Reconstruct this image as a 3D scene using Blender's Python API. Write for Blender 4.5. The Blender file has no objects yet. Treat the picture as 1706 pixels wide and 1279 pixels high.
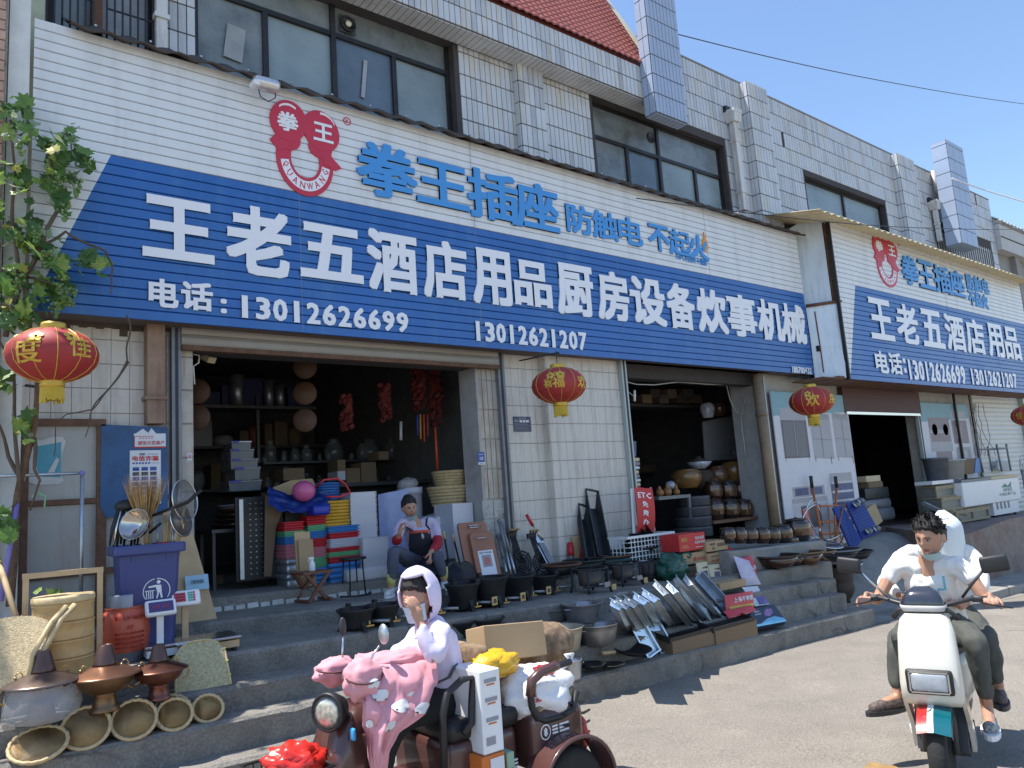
import bpy,bmesh,math,random
from mathutils import Vector,Matrix,Euler,noise
random.seed(7)
SC = bpy.context.scene
COL = SC.collection
R = math.radians
# ---------------------------------------------------------------- camera
F_PX = 1281.0; YAW = 0.680325; PITCH = 0.146578; ROLL = -0.0704192; CAM_H = 1.85
_cy,_sy,_cp,_sp = math.cos(YAW),math.sin(YAW),math.cos(PITCH),math.sin(PITCH)
FW = Vector((_sy*_cp,_cy*_cp,_sp)); RT0 = Vector((_cy,-_sy,0)); UP0 = RT0.cross(FW)
RT = RT0*math.cos(ROLL) + UP0*math.sin(ROLL); UP = -RT0*math.sin(ROLL) + UP0*math.cos(ROLL)
cam_data = bpy.data.cameras.new('camera'); cam = bpy.data.objects.new('camera',cam_data); COL.objects.link(cam)
cam_data.sensor_fit = 'HORIZONTAL'; cam_data.sensor_width = 36.0; cam_data.lens = 36.0*F_PX/1706.0
cam_data.clip_start = 0.05; cam_data.clip_end = 2000
cam.matrix_world = Matrix(((RT.x,UP.x,-FW.x,0),(RT.y,UP.y,-FW.y,0),(RT.z,UP.z,-FW.z,CAM_H),(0,0,0,1)))
SC.camera = cam
# ---------------------------------------------------------------- light
SUN_L = Vector((0.32,-0.226,-1.0)).normalized()
SUN_EL = math.asin(-SUN_L.z); SUN_AZ = math.atan2(-SUN_L.x,-SUN_L.y)
W = bpy.data.worlds.new('World'); SC.world = W; W.use_nodes = True
nt = W.node_tree; nt.nodes.clear()
sky = nt.nodes.new('ShaderNodeTexSky'); sky.sky_type = 'NISHITA'; sky.sun_disc = False
sky.sun_elevation = SUN_EL; sky.sun_rotation = SUN_AZ
sky.air_density = 1.05; sky.dust_density = 0.35; sky.ozone_density = 3.2
bg = nt.nodes.new('ShaderNodeBackground'); bg.inputs['Strength'].default_value = 0.15
wo = nt.nodes.new('ShaderNodeOutputWorld')
nt.links.new(sky.outputs[0],bg.inputs[0]); nt.links.new(bg.outputs[0],wo.inputs[0])
sd = bpy.data.lights.new('sun','SUN'); sd.energy = 4.6; sd.angle = R(0.5); sd.color = (1.0,0.945,0.86)
so = bpy.data.objects.new('sun',sd); COL.objects.link(so)
so.rotation_euler = SUN_L.to_track_quat('-Z','Y').to_euler(); so.location = (-10,20,30)
SC.view_settings.view_transform = 'Standard'; SC.view_settings.look = 'None'
SC.view_settings.exposure = 0.74; SC.view_settings.gamma = 1.0
try: SC.view_settings.use_curve_mapping = False
except Exception: pass
SC.cycles.max_bounces = 8
# ---------------------------------------------------------------- geometry helpers
def ray(px,py):
    return FW + RT*((px-853.0)/F_PX) - UP*((py-639.5)/F_PX)
def P(px,py,Y=None,z=None,lev=None,X=None):
    """point of the place where the sight line through a photo pixel meets a plane of the place"""
    d = ray(px,py); o = Vector((0,0,CAM_H))
    if Y is not None: t = Y/d.y
    elif X is not None: t = X/d.x
    elif z is not None: t = (z-CAM_H)/d.z
    else:
        zz = lev
        for _ in range(40):
            t = (zz-CAM_H)/d.z; zz = gz((o+d*t).x)+lev
    return o+d*t
def gz(x):
    x = max(-12.0,min(40.0,x))
    return -0.0255*(x-5.87)
class MB:
    def __init__(s): s.v = []; s.f = []; s.m = []; s.sm = []
    def add(s,vs,fs,m=0,T=None,sm=False):
        n = len(s.v)
        if T is not None: vs = [T @ Vector(v) for v in vs]
        s.v.extend([tuple(v) for v in vs])
        for f in fs: s.f.append([i+n for i in f]); s.m.append(m); s.sm.append(sm)
        return s
    def box(s,c,d,m=0,T=None,rot=None,taper=None):
        hx,hy,hz = d[0]/2,d[1]/2,d[2]/2
        tx,ty = taper if taper else (1,1)
        vs = [Vector((x*hx*(tx if z > 0 else 1),y*hy*(ty if z > 0 else 1),z*hz)) for z in (-1,1) for y in (-1,1) for x in (-1,1)]
        if rot is not None:
            E_ = Euler(rot).to_matrix(); vs = [E_ @ v for v in vs]
        vs = [v+Vector(c) for v in vs]
        return s.add(vs,[(0,2,3,1),(4,5,7,6),(0,1,5,4),(2,6,7,3),(0,4,6,2),(1,3,7,5)],m,T)
    def bx(s,x0,x1,y0,y1,z0,z1,m=0,T=None):
        return s.box(((x0+x1)/2,(y0+y1)/2,(z0+z1)/2),(x1-x0,y1-y0,z1-z0),m,T)
    def hexa(s,pts,m=0,T=None):
        return s.add(pts,[(3,2,1,0),(4,5,6,7),(0,1,5,4),(1,2,6,5),(2,3,7,6),(3,0,4,7)],m,T)
    def rbox(s,c,d,r,m=0,T=None,seg=3,rot=None):
        hx,hy,hz = d[0]/2,d[1]/2,d[2]/2; r = min(r,hx*.98,hy*.98,hz*.98)
        def ring(ins,z):
            o = []
            rr = max(r-ins,.0001)
            for cx,cy,a0 in ((hx-r,hy-r,0),(-hx+r,hy-r,90),(-hx+r,-hy+r,180),(hx-r,-hy+r,270)):
                for k in range(seg+1):
                    a = R(a0+90*k/seg); o.append(Vector((cx+rr*math.cos(a),cy+rr*math.sin(a),z)))
            return o
        rings = [ring(r*.7,-hz),ring(r*.2,-hz+r*.25),ring(0,-hz+r),ring(0,hz-r),ring(r*.2,hz-r*.25),ring(r*.7,hz)]
        n = len(rings[0]); vs = [v for g in rings for v in g]
        if rot is not None:
            E_ = Euler(rot).to_matrix(); vs = [E_ @ v for v in vs]
        vs = [v+Vector(c) for v in vs]
        fs = []
        for i in range(len(rings)-1):
            for k in range(n): fs.append((i*n+k,i*n+(k+1) % n,(i+1)*n+(k+1) % n,(i+1)*n+k))
        fs.append(tuple(range(n-1,-1,-1))); fs.append(tuple(range((len(rings)-1)*n,len(rings)*n)))
        return s.add(vs,fs,m,T,True)
    def lathe(s,prof,n=24,m=0,T=None,sm=True,closed=False,wob=None,ang=360,c=(0,0,0),sx=1,sy=1):
        vs = []; full = abs(ang-360) < .1; k_ = n if full else n+1
        for (r,z) in prof:
            for k in range(k_):
                a = R(ang)*k/n; rr = r*(wob(a,z) if wob else 1)
                vs.append((c[0]+rr*math.cos(a)*sx,c[1]+rr*math.sin(a)*sy,c[2]+z))
        fs = []
        L = len(prof)
        for i in range(L-1 + (1 if closed else 0)):
            j = (i+1) % L
            for k in range(n):
                k2 = (k+1) % k_
                fs.append((i*k_+k,i*k_+k2,j*k_+k2,j*k_+k))
        if not closed and full:
            if prof[0][0] > 1e-4: fs.append(tuple(range(k_-1,-1,-1)))
            if prof[-1][0] > 1e-4: fs.append(tuple(range((L-1)*k_,L*k_)))
        return s.add(vs,fs,m,T,sm)
    def tube(s,pts,r,n=8,m=0,T=None,close=False,caps=True,sm=True,flat=None):
        pts = [Vector(p) for p in pts]; N = len(pts); rs = r if isinstance(r,(list,tuple)) else [r]*N
        vs = []; up = Vector((0,0,1)); prev = None
        for i,p in enumerate(pts):
            a = pts[(i-1) % N] if (close or i > 0) else p
            b = pts[(i+1) % N] if (close or i < N-1) else p
            d = (b-a)
            if d.length < 1e-9: d = Vector((0,0,1))
            d.normalize()
            if prev is None:
                u = d.cross(up)
                if u.length < .01: u = d.cross(Vector((1,0,0)))
            else:
                u = prev - d*prev.dot(d)
                if u.length < .01: u = d.cross(up)
            u.normalize(); w = d.cross(u); prev = u
            for k in range(n):
                t = 2*math.pi*k/n
                vs.append(p+u*(math.cos(t)*rs[i])+w*(math.sin(t)*rs[i]*(flat or 1)))
        fs = []
        for i in range(N-1+(1 if close else 0)):
            j = (i+1) % N
            for k in range(n): fs.append((i*n+k,i*n+(k+1) % n,j*n+(k+1) % n,j*n+k))
        if caps and not close: fs.append(tuple(range(n-1,-1,-1))); fs.append(tuple(range((N-1)*n,N*n)))
        return s.add(vs,fs,m,T,sm and n > 4)
    def cyl(s,p0,p1,r0,r1=None,n=16,m=0,T=None,sm=True):
        return s.tube([p0,p1],[r0,r0 if r1 is None else r1],n,m,T,sm=sm)
    def sphere(s,c,r,nu=16,nv=10,m=0,T=None,fn=None):
        r = (r,r,r) if not isinstance(r,(tuple,list)) else r
        vs = [Vector((0,0,-1))]
        for i in range(1,nv):
            b = -math.pi/2+math.pi*i/nv
            for k in range(nu):
                a = 2*math.pi*k/nu; vs.append(Vector((math.cos(b)*math.cos(a),math.cos(b)*math.sin(a),math.sin(b))))
        vs.append(Vector((0,0,1)))
        if fn: vs = [fn(v) for v in vs]
        vs = [Vector((c[0]+v.x*r[0],c[1]+v.y*r[1],c[2]+v.z*r[2])) for v in vs]
        fs = []
        for k in range(nu):
            fs.append((0,1+(k+1) % nu,1+k))
            fs.append((len(vs)-1,1+(nv-2)*nu+k,1+(nv-2)*nu+(k+1) % nu))
        for i in range(nv-2):
            for k in range(nu):
                a = 1+i*nu+k; b = 1+i*nu+(k+1) % nu; fs.append((a,b,b+nu,a+nu))
        return s.add(vs,fs,m,T,True)
    def prism(s,out,d0,d1,m=0,T=None,ax='y',ms=None):
        def q(u,v,w):
            return (u,w,v) if ax == 'y' else ((w,u,v) if ax == 'x' else (u,v,w))
        n = len(out); vs = [q(u,v,d0) for u,v in out]+[q(u,v,d1) for u,v in out]
        fs = [tuple(range(n)),tuple(range(2*n-1,n-1,-1))]
        s.add(vs,fs,m,T)
        s.add(vs,[((k+1) % n,k,k+n,(k+1) % n+n) for k in range(n)],m if ms is None else ms,T)
        return s
    def grid(s,fn,nu,nv,m=0,T=None,sm=True):
        vs = [fn(i/nu,j/nv) for j in range(nv+1) for i in range(nu+1)]
        fs = [(j*(nu+1)+i,j*(nu+1)+i+1,(j+1)*(nu+1)+i+1,(j+1)*(nu+1)+i) for j in range(nv) for i in range(nu)]
        return s.add(vs,fs,m,T,sm)
    def mesh(s,name,mats):
        me = bpy.data.meshes.new(name)
        me.from_pydata([tuple(v) for v in s.v],[],s.f)
        for mt in (mats if isinstance(mats,(list,tuple)) else [mats]): me.materials.append(mt)
        me.polygons.foreach_set('material_index',s.m); me.polygons.foreach_set('use_smooth',s.sm)
        me.update(); return me
    def obj(s,name,mats,parent=None,fix=True,**kw):
        """link as ONE object. Top level: verts are world coordinates, origin goes to the base. With a parent: verts are local to it."""
        if fix:
            pass
        org = None
        if parent is None and s.v and not kw.get('raw'):
            xs = [v[0] for v in s.v]; ys = [v[1] for v in s.v]; zs = [v[2] for v in s.v]
            org = Vector(((min(xs)+max(xs))/2,(min(ys)+max(ys))/2,min(zs)))
            s.v = [(v[0]-org.x,v[1]-org.y,v[2]-org.z) for v in s.v]
        me = s.mesh(name,mats)
        if kw.get('normals',True):
            bm = bmesh.new(); bm.from_mesh(me); bmesh.ops.recalc_face_normals(bm,faces=bm.faces)
            if kw.get('bevel'):
                bmesh.ops.bevel(bm,geom=[e for e in bm.edges if e.is_manifold and e.calc_face_angle(0) > .5],offset=kw['bevel'],segments=1,affect='EDGES')
            bm.to_mesh(me); bm.free()
        o = bpy.data.objects.new(name,me); COL.objects.link(o)
        if parent is not None: o.parent = parent
        if org is not None: o.location = org
        if kw.get('T') is not None: o.matrix_local = kw['T']
        for k in ('label','category','group','kind'):
            if kw.get(k): o[k] = kw[k]
        if kw.get('sub'):
            md = o.modifiers.new('s','SUBSURF'); md.levels = md.render_levels = kw['sub']
        return o
def thing(name,label,cat,loc=(0,0,0),rot=(0,0,0),group=None):
    o = bpy.data.objects.new(name,None); COL.objects.link(o); o.location = loc
    o.rotation_euler = rot if not isinstance(rot,(int,float)) else (0,0,rot)
    o.empty_display_size = .1; o['label'] = label; o['category'] = cat
    if group: o['group'] = group
    return o
def dup(root,loc=None,rot=None,label=None,scale=None,group=None):
    r = root.copy(); COL.objects.link(r)
    if loc is not None: r.location = loc
    if rot is not None: r.rotation_euler = rot if not isinstance(rot,(int,float)) else (0,0,rot)
    if scale is not None: r.scale = scale if not isinstance(scale,(int,float)) else (scale,)*3
    if label: r['label'] = label
    if group: r['group'] = group
    for ch in list(root.children):
        c = ch.copy(); COL.objects.link(c); c.parent = r
        for g in ch.children:
            d = g.copy(); COL.objects.link(d); d.parent = c
    return r
def struct(o,lab=None):
    o['kind'] = 'structure'
    if lab: o['label'] = lab
    return o
# ---------------------------------------------------------------- materials
_mats = {}
def M(name,col,rough=.6,metal=0.,var=.12,scale=6.,bump=0.,bscale=None,spec=.5,coat=0.,alpha=1.,trans=0.,emit=None,dirt=None,damt=.3,dscale=1.2,streak=False,sss=0.,obj=True,ior=None,thick=False):
    if name in _mats: return _mats[name]
    m = bpy.data.materials.new(name); m.use_nodes = True; t = m.node_tree; N = t.nodes; L = t.links
    b = N['Principled BSDF']; b.inputs['Roughness'].default_value = rough; b.inputs['Metallic'].default_value = metal
    b.inputs['Specular IOR Level'].default_value = spec
    if coat: b.inputs['Coat Weight'].default_value = coat; b.inputs['Coat Roughness'].default_value = .08
    if alpha < 1: b.inputs['Alpha'].default_value = alpha
    if trans: b.inputs['Transmission Weight'].default_value = trans
    if ior: b.inputs['IOR'].default_value = ior
    if sss: b.inputs['Subsurface Weight'].default_value = sss; b.inputs['Subsurface Scale'].default_value = .02
    if emit: b.inputs['Emission Color'].default_value = (*emit[0],1); b.inputs['Emission Strength'].default_value = emit[1]
    tc = N.new('ShaderNodeTexCoord'); co = tc.outputs['Object']
    n1 = N.new('ShaderNodeTexNoise'); n1.inputs['Scale'].default_value = scale; n1.inputs['Detail'].default_value = 5; n1.inputs['Roughness'].default_value = .6
    L.new(co,n1.inputs['Vector'])
    mr = N.new('ShaderNodeMapRange'); mr.inputs[1].default_value = .3; mr.inputs[2].default_value = .7
    mr.inputs[3].default_value = 1-var; mr.inputs[4].default_value = 1+var*.8
    L.new(n1.outputs['Fac'],mr.inputs[0])
    mx = N.new('ShaderNodeMix'); mx.data_type = 'RGBA'; mx.blend_type = 'MULTIPLY'; mx.inputs[0].default_value = 1
    mx.inputs[6].default_value = (*col,1); L.new(mr.outputs[0],mx.inputs[7])
    out = mx.outputs[2]
    if dirt:
        mp = N.new('ShaderNodeMapping'); L.new(co,mp.inputs[0])
        if streak: mp.inputs['Scale'].default_value = (1,1,.12)
        n2 = N.new('ShaderNodeTexNoise'); n2.inputs['Scale'].default_value = dscale*(4 if streak else 1); n2.inputs['Detail'].default_value = 8; n2.inputs['Roughness'].default_value = .7
        L.new(mp.outputs[0],n2.inputs['Vector'])
        r2 = N.new('ShaderNodeMapRange'); r2.inputs[1].default_value = .48; r2.inputs[2].default_value = .72; r2.inputs[3].default_value = 0; r2.inputs[4].default_value = damt
        L.new(n2.outputs['Fac'],r2.inputs[0])
        m2 = N.new('ShaderNodeMix'); m2.data_type = 'RGBA'; m2.inputs[7].default_value = (*dirt,1)
        L.new(r2.outputs[0],m2.inputs[0]); L.new(out,m2.inputs[6]); out = m2.outputs[2]
    L.new(out,b.inputs['Base Color'])
    if rough > .12:
        r3 = N.new('ShaderNodeMapRange'); r3.inputs[3].default_value = max(.05,rough-.12); r3.inputs[4].default_value = min(1,rough+.12)
        L.new(n1.outputs['Fac'],r3.inputs[0]); L.new(r3.outputs[0],b.inputs['Roughness'])
    if bump:
        n3 = N.new('ShaderNodeTexNoise'); n3.inputs['Scale'].default_value = bscale or scale*5; n3.inputs['Detail'].default_value = 6
        L.new(co,n3.inputs['Vector'])
        bp = N.new('ShaderNodeBump'); bp.inputs['Strength'].default_value = bump; bp.inputs['Distance'].default_value = .02
        L.new(n3.outputs['Fac'],bp.inputs['Height']); L.new(bp.outputs[0],b.inputs['Normal'])
    _mats[name] = m; return m
# ---------------------------------------------------------------- lettering
_tc = {}
def glyphs(s,bold=0.,depth=1.,res=2,w=None):
    """text as a triangulated mesh, normalised to the unit box of its ink"""
    key = (s,bold,res)
    if key not in _tc:
        c = bpy.data.curves.new('t','FONT'); c.body = s; c.size = 1; c.resolution_u = res; c.extrude = .5
        c.space_character = 1.05
        o = bpy.data.objects.new('t',c); COL.objects.link(o)
        dg = bpy.context.evaluated_depsgraph_get(); me = bpy.data.meshes.new_from_object(o.evaluated_get(dg))
        v0 = [v.co.copy() for v in me.vertices]; f0 = [tuple(p.vertices) for p in me.polygons]
        bpy.data.objects.remove(o); bpy.data.curves.remove(c); bpy.data.meshes.remove(me)
        if not v0: v0 = [Vector((0,0,0)),Vector((1,0,0)),Vector((1,1,0))]; f0 = [(0,1,2)]
        vs = []; fs = []
        sh = [(0,0)] if bold <= 0 else [(0,0)]+[(bold*a_,bold*b_*.85) for a_ in (-1,0,1) for b_ in (-1,0,1) if a_ or b_]
        if bold >= .045: sh += [(bold*.5*math.cos(t),bold*.5*math.sin(t)) for t in [R(90*k) for k in range(4)]]
        for q,(dx,dy) in enumerate(sh):
            n = len(vs); vs += [Vector((v.x+dx,v.y+dy,v.z-(q*.012 if v.z > 0 else 0))) for v in v0]; fs += [tuple(i+n for i in f) for f in f0]
        x0 = min(v.x for v in vs); x1 = max(v.x for v in vs); y0 = min(v.y for v in vs); y1 = max(v.y for v in vs)
        asp = (x1-x0)/max(y1-y0,1e-6)
        vs = [Vector(((v.x-x0)/(x1-x0 or 1),(v.y-y0)/(y1-y0 or 1),v.z+.5)) for v in vs]
        _tc[key] = (vs,fs,asp)
    return _tc[key]
def text(mb,s,o,u,v,n,bold=0.,m=0,d=.001,res=2,T=None):
    """ink box: origin o (lower left), vectors u (width) v (height), n outward normal * thickness d"""
    vs,fs,asp = glyphs(s,bold,1,res)
    o,u,v,n = Vector(o),Vector(u),Vector(v),Vector(n).normalized()*d
    mb.add([o+u*p.x+v*p.y+n*p.z for p in vs],fs,m,T)
    return mb
# ================================================================ materials of the place
m_asph = M('asphalt',(.225,.203,.174),.93,var=.12,scale=2.2,bump=.4,bscale=160,dirt=(.30,.27,.23),damt=.5,dscale=.7)
def grit(m,crack=1.,spot=.25,sc=90,csc=.55,dark=(.05,.045,.04)):
    t = m.node_tree; N = t.nodes; L = t.links; b = N['Principled BSDF']; src = b.inputs['Base Color'].links[0].from_socket; tc = N.new('ShaderNodeTexCoord')
    n = N.new('ShaderNodeTexNoise'); n.inputs['Scale'].default_value = sc; n.inputs['Detail'].default_value = 3; L.new(tc.outputs['Object'],n.inputs['Vector'])
    r = N.new('ShaderNodeMapRange'); r.inputs[1].default_value = .3; r.inputs[2].default_value = .7; r.inputs[3].default_value = 1-spot; r.inputs[4].default_value = 1+spot; L.new(n.outputs['Fac'],r.inputs[0])
    m1 = N.new('ShaderNodeMix'); m1.data_type = 'RGBA'; m1.blend_type = 'MULTIPLY'; m1.inputs[0].default_value = 1; L.new(src,m1.inputs[6]); L.new(r.outputs[0],m1.inputs[7])
    n2 = N.new('ShaderNodeTexNoise'); n2.inputs['Scale'].default_value = 1.6; n2.inputs['Detail'].default_value = 6; L.new(tc.outputs['Object'],n2.inputs['Vector'])
    w = N.new('ShaderNodeMix'); w.data_type = 'RGBA'; w.inputs[0].default_value = .35; L.new(tc.outputs['Object'],w.inputs[6]); L.new(n2.outputs['Color'],w.inputs[7])
    v = N.new('ShaderNodeTexVoronoi'); v.feature = 'DISTANCE_TO_EDGE'; v.inputs['Scale'].default_value = csc; L.new(w.outputs[2],v.inputs['Vector'])
    r2 = N.new('ShaderNodeMapRange'); r2.inputs[1].default_value = 0; r2.inputs[2].default_value = .006*crack; r2.inputs[3].default_value = .75; r2.inputs[4].default_value = 0; L.new(v.outputs['Distance'],r2.inputs[0])
    n3 = N.new('ShaderNodeTexNoise'); n3.inputs['Scale'].default_value = .5; L.new(tc.outputs['Object'],n3.inputs['Vector']); r3 = N.new('ShaderNodeMapRange'); r3.inputs[1].default_value = .46; r3.inputs[2].default_value = .56; L.new(n3.outputs['Fac'],r3.inputs[0])
    mm = N.new('ShaderNodeMath'); mm.operation = 'MULTIPLY'; L.new(r2.outputs[0],mm.inputs[0]); L.new(r3.outputs[0],mm.inputs[1])
    m2 = N.new('ShaderNodeMix'); m2.data_type = 'RGBA'; m2.inputs[7].default_value = (*dark,1); L.new(mm.outputs[0],m2.inputs[0]); L.new(m1.outputs[2],m2.inputs[6]); L.new(m2.outputs[2],b.inputs['Base Color'])
grit(m_asph,1.6,.3,70,.45,(.1,.085,.07))
m_conc = M('concrete',(.22,.205,.18),.92,var=.26,scale=3.5,bump=.6,bscale=45,dirt=(.08,.072,.065),damt=.75,dscale=2.2)
m_conc2 = M('concrete_light',(.29,.275,.25),.9,var=.16,scale=3,bump=.4,bscale=50,dirt=(.14,.13,.12),damt=.45,dscale=1.7)
grit(m_conc,1.5,.22,60,.8); grit(m_conc2,1.2,.2,60,.7)
m_tile = M('wall_tile',(.56,.58,.6),.38,var=.08,scale=2,dirt=(.3,.29,.28),damt=.5,dscale=1.3,streak=True)
m_tileblue = M('blue_grey_tile',(.36,.43,.56),.35,var=.06,scale=2)
m_tile2 = M('wall_tile_grey',(.46,.48,.5),.42,var=.08,scale=2,dirt=(.26,.22,.2),damt=.6,dscale=1.6,streak=True); m_tile3 = M('wall_tile_warm',(.56,.55,.51),.4,var=.08,scale=2,dirt=(.3,.24,.2),damt=.6,dscale=2,streak=True)
VY = (0,0,0,2,0,3,0,0,2,0,3,0); TM = [m_tile,None,m_tile2,m_tile3]
m_grout = M('dark_grout',(.06,.055,.055),.95,var=.2)
m_paint = M('painted_tile',(.62,.58,.52),.6,var=.06,scale=2.5,dirt=(.3,.26,.21),damt=.6,dscale=2.6,streak=True,bump=.15)
m_paintg = M('painted_grout',(.36,.34,.31),.9,var=.15)
m_black = M('black_paint',(.018,.018,.02),.5)
m_frame = M('dark_window_frame',(.028,.026,.026),.4,metal=.3,var=.25)
m_white = M('white_plastic',(.78,.78,.78),.4,var=.04)
m_steel = M('stainless',(.62,.62,.62),.25,metal=1,var=.08)
m_galv = M('galvanised',(.5,.53,.56),.42,metal=.85,var=.18,scale=9)
m_rust = M('rusty_iron',(.16,.085,.055),.8,metal=.2,var=.35,scale=12,bump=.2)
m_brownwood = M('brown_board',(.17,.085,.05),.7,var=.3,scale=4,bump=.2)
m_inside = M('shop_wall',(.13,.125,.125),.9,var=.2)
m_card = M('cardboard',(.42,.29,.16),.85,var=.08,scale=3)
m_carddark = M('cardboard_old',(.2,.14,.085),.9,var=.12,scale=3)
# ================================================================ street and steps
g = MB()
xs = [-150,-60,-30,-12]+[-10+i*1.0 for i in range(46)]+[40,60,100,220]
ys = [-90,-40,-15,-6,-2,0,1,2,3,4,5.0,6,8,14,30,90,200]
nv_ = len(xs)
vs = [(x,y,gz(x)+.012*noise.noise(Vector((x*.4,y*.5,0)))) for y in ys for x in xs]
g.add(vs,[(j*nv_+i,j*nv_+i+1,(j+1)*nv_+i+1,(j+1)*nv_+i) for j in range(len(ys)-1) for i in range(nv_-1)],0,None,True)
struct(g.obj('road',m_asph,raw=True))
m_yel = M('worn_yellow_paint',(.36,.22,.075),.9,var=.3,scale=8,dirt=(.18,.155,.125),damt=.9,dscale=3.5)
g = MB()
def ymark(u,v):
    x = 3.55+1.35*u+.05*noise.noise(Vector((u*5,v*3,1))); y = 2.22+.24*v+.03*noise.noise(Vector((u*9,v*7,4)))+.25*u
    return (x,y,gz(x)+.018)
g.grid(ymark,14,4,0,None,True)
struct(g.obj('road_marking',m_yel,raw=True),'worn yellow paint on the asphalt')
H_A,H_B,H_C,H_D,H_E,H_F = .214,.42,.59,.77,.92,1.045
def step(name,x0,x1,y0,y1,h,mat=m_conc,seed=0,n=None,endx=None,low=-.15):
    """one concrete tread with a worn, chipped nosing; y0 front, y1 back"""
    n = n or max(8,int((x1-x0)/.11)); mb = MB(); rows = []
    for i in range(n+1):
        x = x0+(x1-x0)*i/n; b = gz(x)
        q = noise.noise(Vector((x*1.7,seed*9.1,0))); c = noise.noise(Vector((x*7.5,seed*5.3,3)))
        chip = max(0,c-.32)*.09; w = .012*q
        rows.append([(x,y1,b+h),(x,y0+.10,b+h+.004*q),(x,y0+.025+chip+w,b+h-.002),(x,y0+w+chip*.5,b+h-.022-chip),(x,y0+w*.6+.004,b+h-.09),(x,y0+.004,b+low),(x,y1,b+low)])
    k = len(rows[0]); vs = [p for r_ in rows for p in r_]
    fs = [(i*k+j,(i+1)*k+j,(i+1)*k+(j+1) % k,i*k+(j+1) % k) for i in range(n) for j in range(k)]
    fs += [tuple(range(k)),tuple(range(n*k+k-1,n*k-1,-1))]
    mb.add(vs,fs,0,None,False)
    return struct(mb.obj(name,mat,raw=True))
step('step',-6,10.0,5.235,5.47,H_A,seed=1)
step('step',-6,9.75,5.45,5.68,H_B,seed=2)
step('step',-6,9.9,5.65,5.97,H_C,seed=3)
step('step',-6,10.35,5.93,7.6,H_D,seed=4)
X0L = P(1216,925,Y=6.13).x
step('platform',-6,X0L,6.66,7.7,H_E,seed=5)
step('platform',X0L,10.6,6.13,7.62,H_F,m_conc2,seed=6)
step('threshold',X0L-1.0,X0L,7.3,7.62,H_F-.003,m_conc2,seed=16)
step('shop_floor',1.0,6.0,7.40,13.2,H_F,m_conc,seed=8,low=.2)
step('shop_floor',7.6,13.4,7.60,12.5,H_F+.004,m_conc,seed=9,low=.2)
mwb = M('whitewashed_brick',(.5,.5,.48),.9,var=.25,bump=.4)
t0 = 1.9; base_brick = None
i = 0
while t0 < 5.6:
    w = .085+.05*random.random()
    mb = MB(); hh = .035+.012*random.random()
    mb.hexa([(t0,7.375,gz(t0)+H_E),(t0+w,7.378,gz(t0)+H_E),(t0+w,7.43,gz(t0)+H_E),(t0,7.43,gz(t0)+H_E),
             (t0+.006,7.385,gz(t0)+H_E+hh),(t0+w-.006,7.383,gz(t0)+H_E+hh),(t0+w,7.43,gz(t0)+H_E+hh),(t0,7.43,gz(t0)+H_E+hh)])
    o = mb.obj('brick',mwb,raw=True); o['kind'] = 'structure'
    t0 += w+.02; i += 1
mb = MB()
def ramp(u,v):
    y = 5.27+v*3.4; x = 10.0+u*5.6
    k = min(1,max(0,(y-5.75)/1.75)); h = (k*k*(3-2*k))*(.62+.28*min(1,u*1.3))
    return (x,y,gz(x)+.004+h+.006*noise.noise(Vector((x,y,0))))
mb.grid(ramp,30,22,0,None,True)
struct(mb.obj('ramp',m_conc2,raw=True))
m_redw = M('red_stained_concrete',(.24,.2,.175),.92,var=.2,bump=.4,dirt=(.2,.05,.035),damt=.85,dscale=1.7)
def terr():
    pl = [P(1655,868,lev=1.02),P(1606,893,lev=.98)]
    return pl
tA = Vector((13.9,5.62,0));
outl = [(15.6,7.7),(14.75,6.5),(14.35,6.0),(14.6,5.76),(16.5,5.72),(30,5.7),(30,13.2),(15.6,13.2)]
mb = MB(); n = len(outl); vs = []
for (x,y) in outl: vs.append((x,y,gz(x)-.1))
for (x,y) in outl: vs.append((x,y,gz(x)+.88+.24*min(1,max(0,(x-14.3)/2.6))))
mb.add(vs,[(k,(k+1) % n,(k+1) % n+n,k+n) for k in range(n)]+[tuple(range(n,2*n))])
struct(mb.obj('terrace',m_redw,raw=True),'red stained concrete terrace beside the ramp')
mb = MB(); mb.hexa([(12.9,5.05,gz(12.9)-.1),(24,5.15,gz(24)-.1),(24,5.8,gz(24)-.1),(13.3,5.8,gz(13.3)-.1),(12.9,5.05,gz(12.9)+.09),(24,5.15,gz(24)+.09),(24,5.8,gz(24)+.09),(13.3,5.8,gz(13.3)+.09)])
struct(mb.obj('pavement',m_conc2,raw=True))
for k in range(9):
    x = 12.95+k*.92; mb = MB()
    y = 4.93+.012*k
    mb.hexa([(x,y,gz(x)-.1),(x+.9,y+.01,gz(x+.9)-.1),(x+.9,y+.12,gz(x+.9)-.1),(x,y+.12,gz(x)-.1),(x,y+.01,gz(x)+.115),(x+.9,y+.02,gz(x+.9)+.115),(x+.9,y+.12,gz(x+.9)+.115),(x,y+.12,gz(x)+.115)])
    o = mb.obj('kerb_stone',m_conc2,raw=True); o['kind'] = 'structure'
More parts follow.
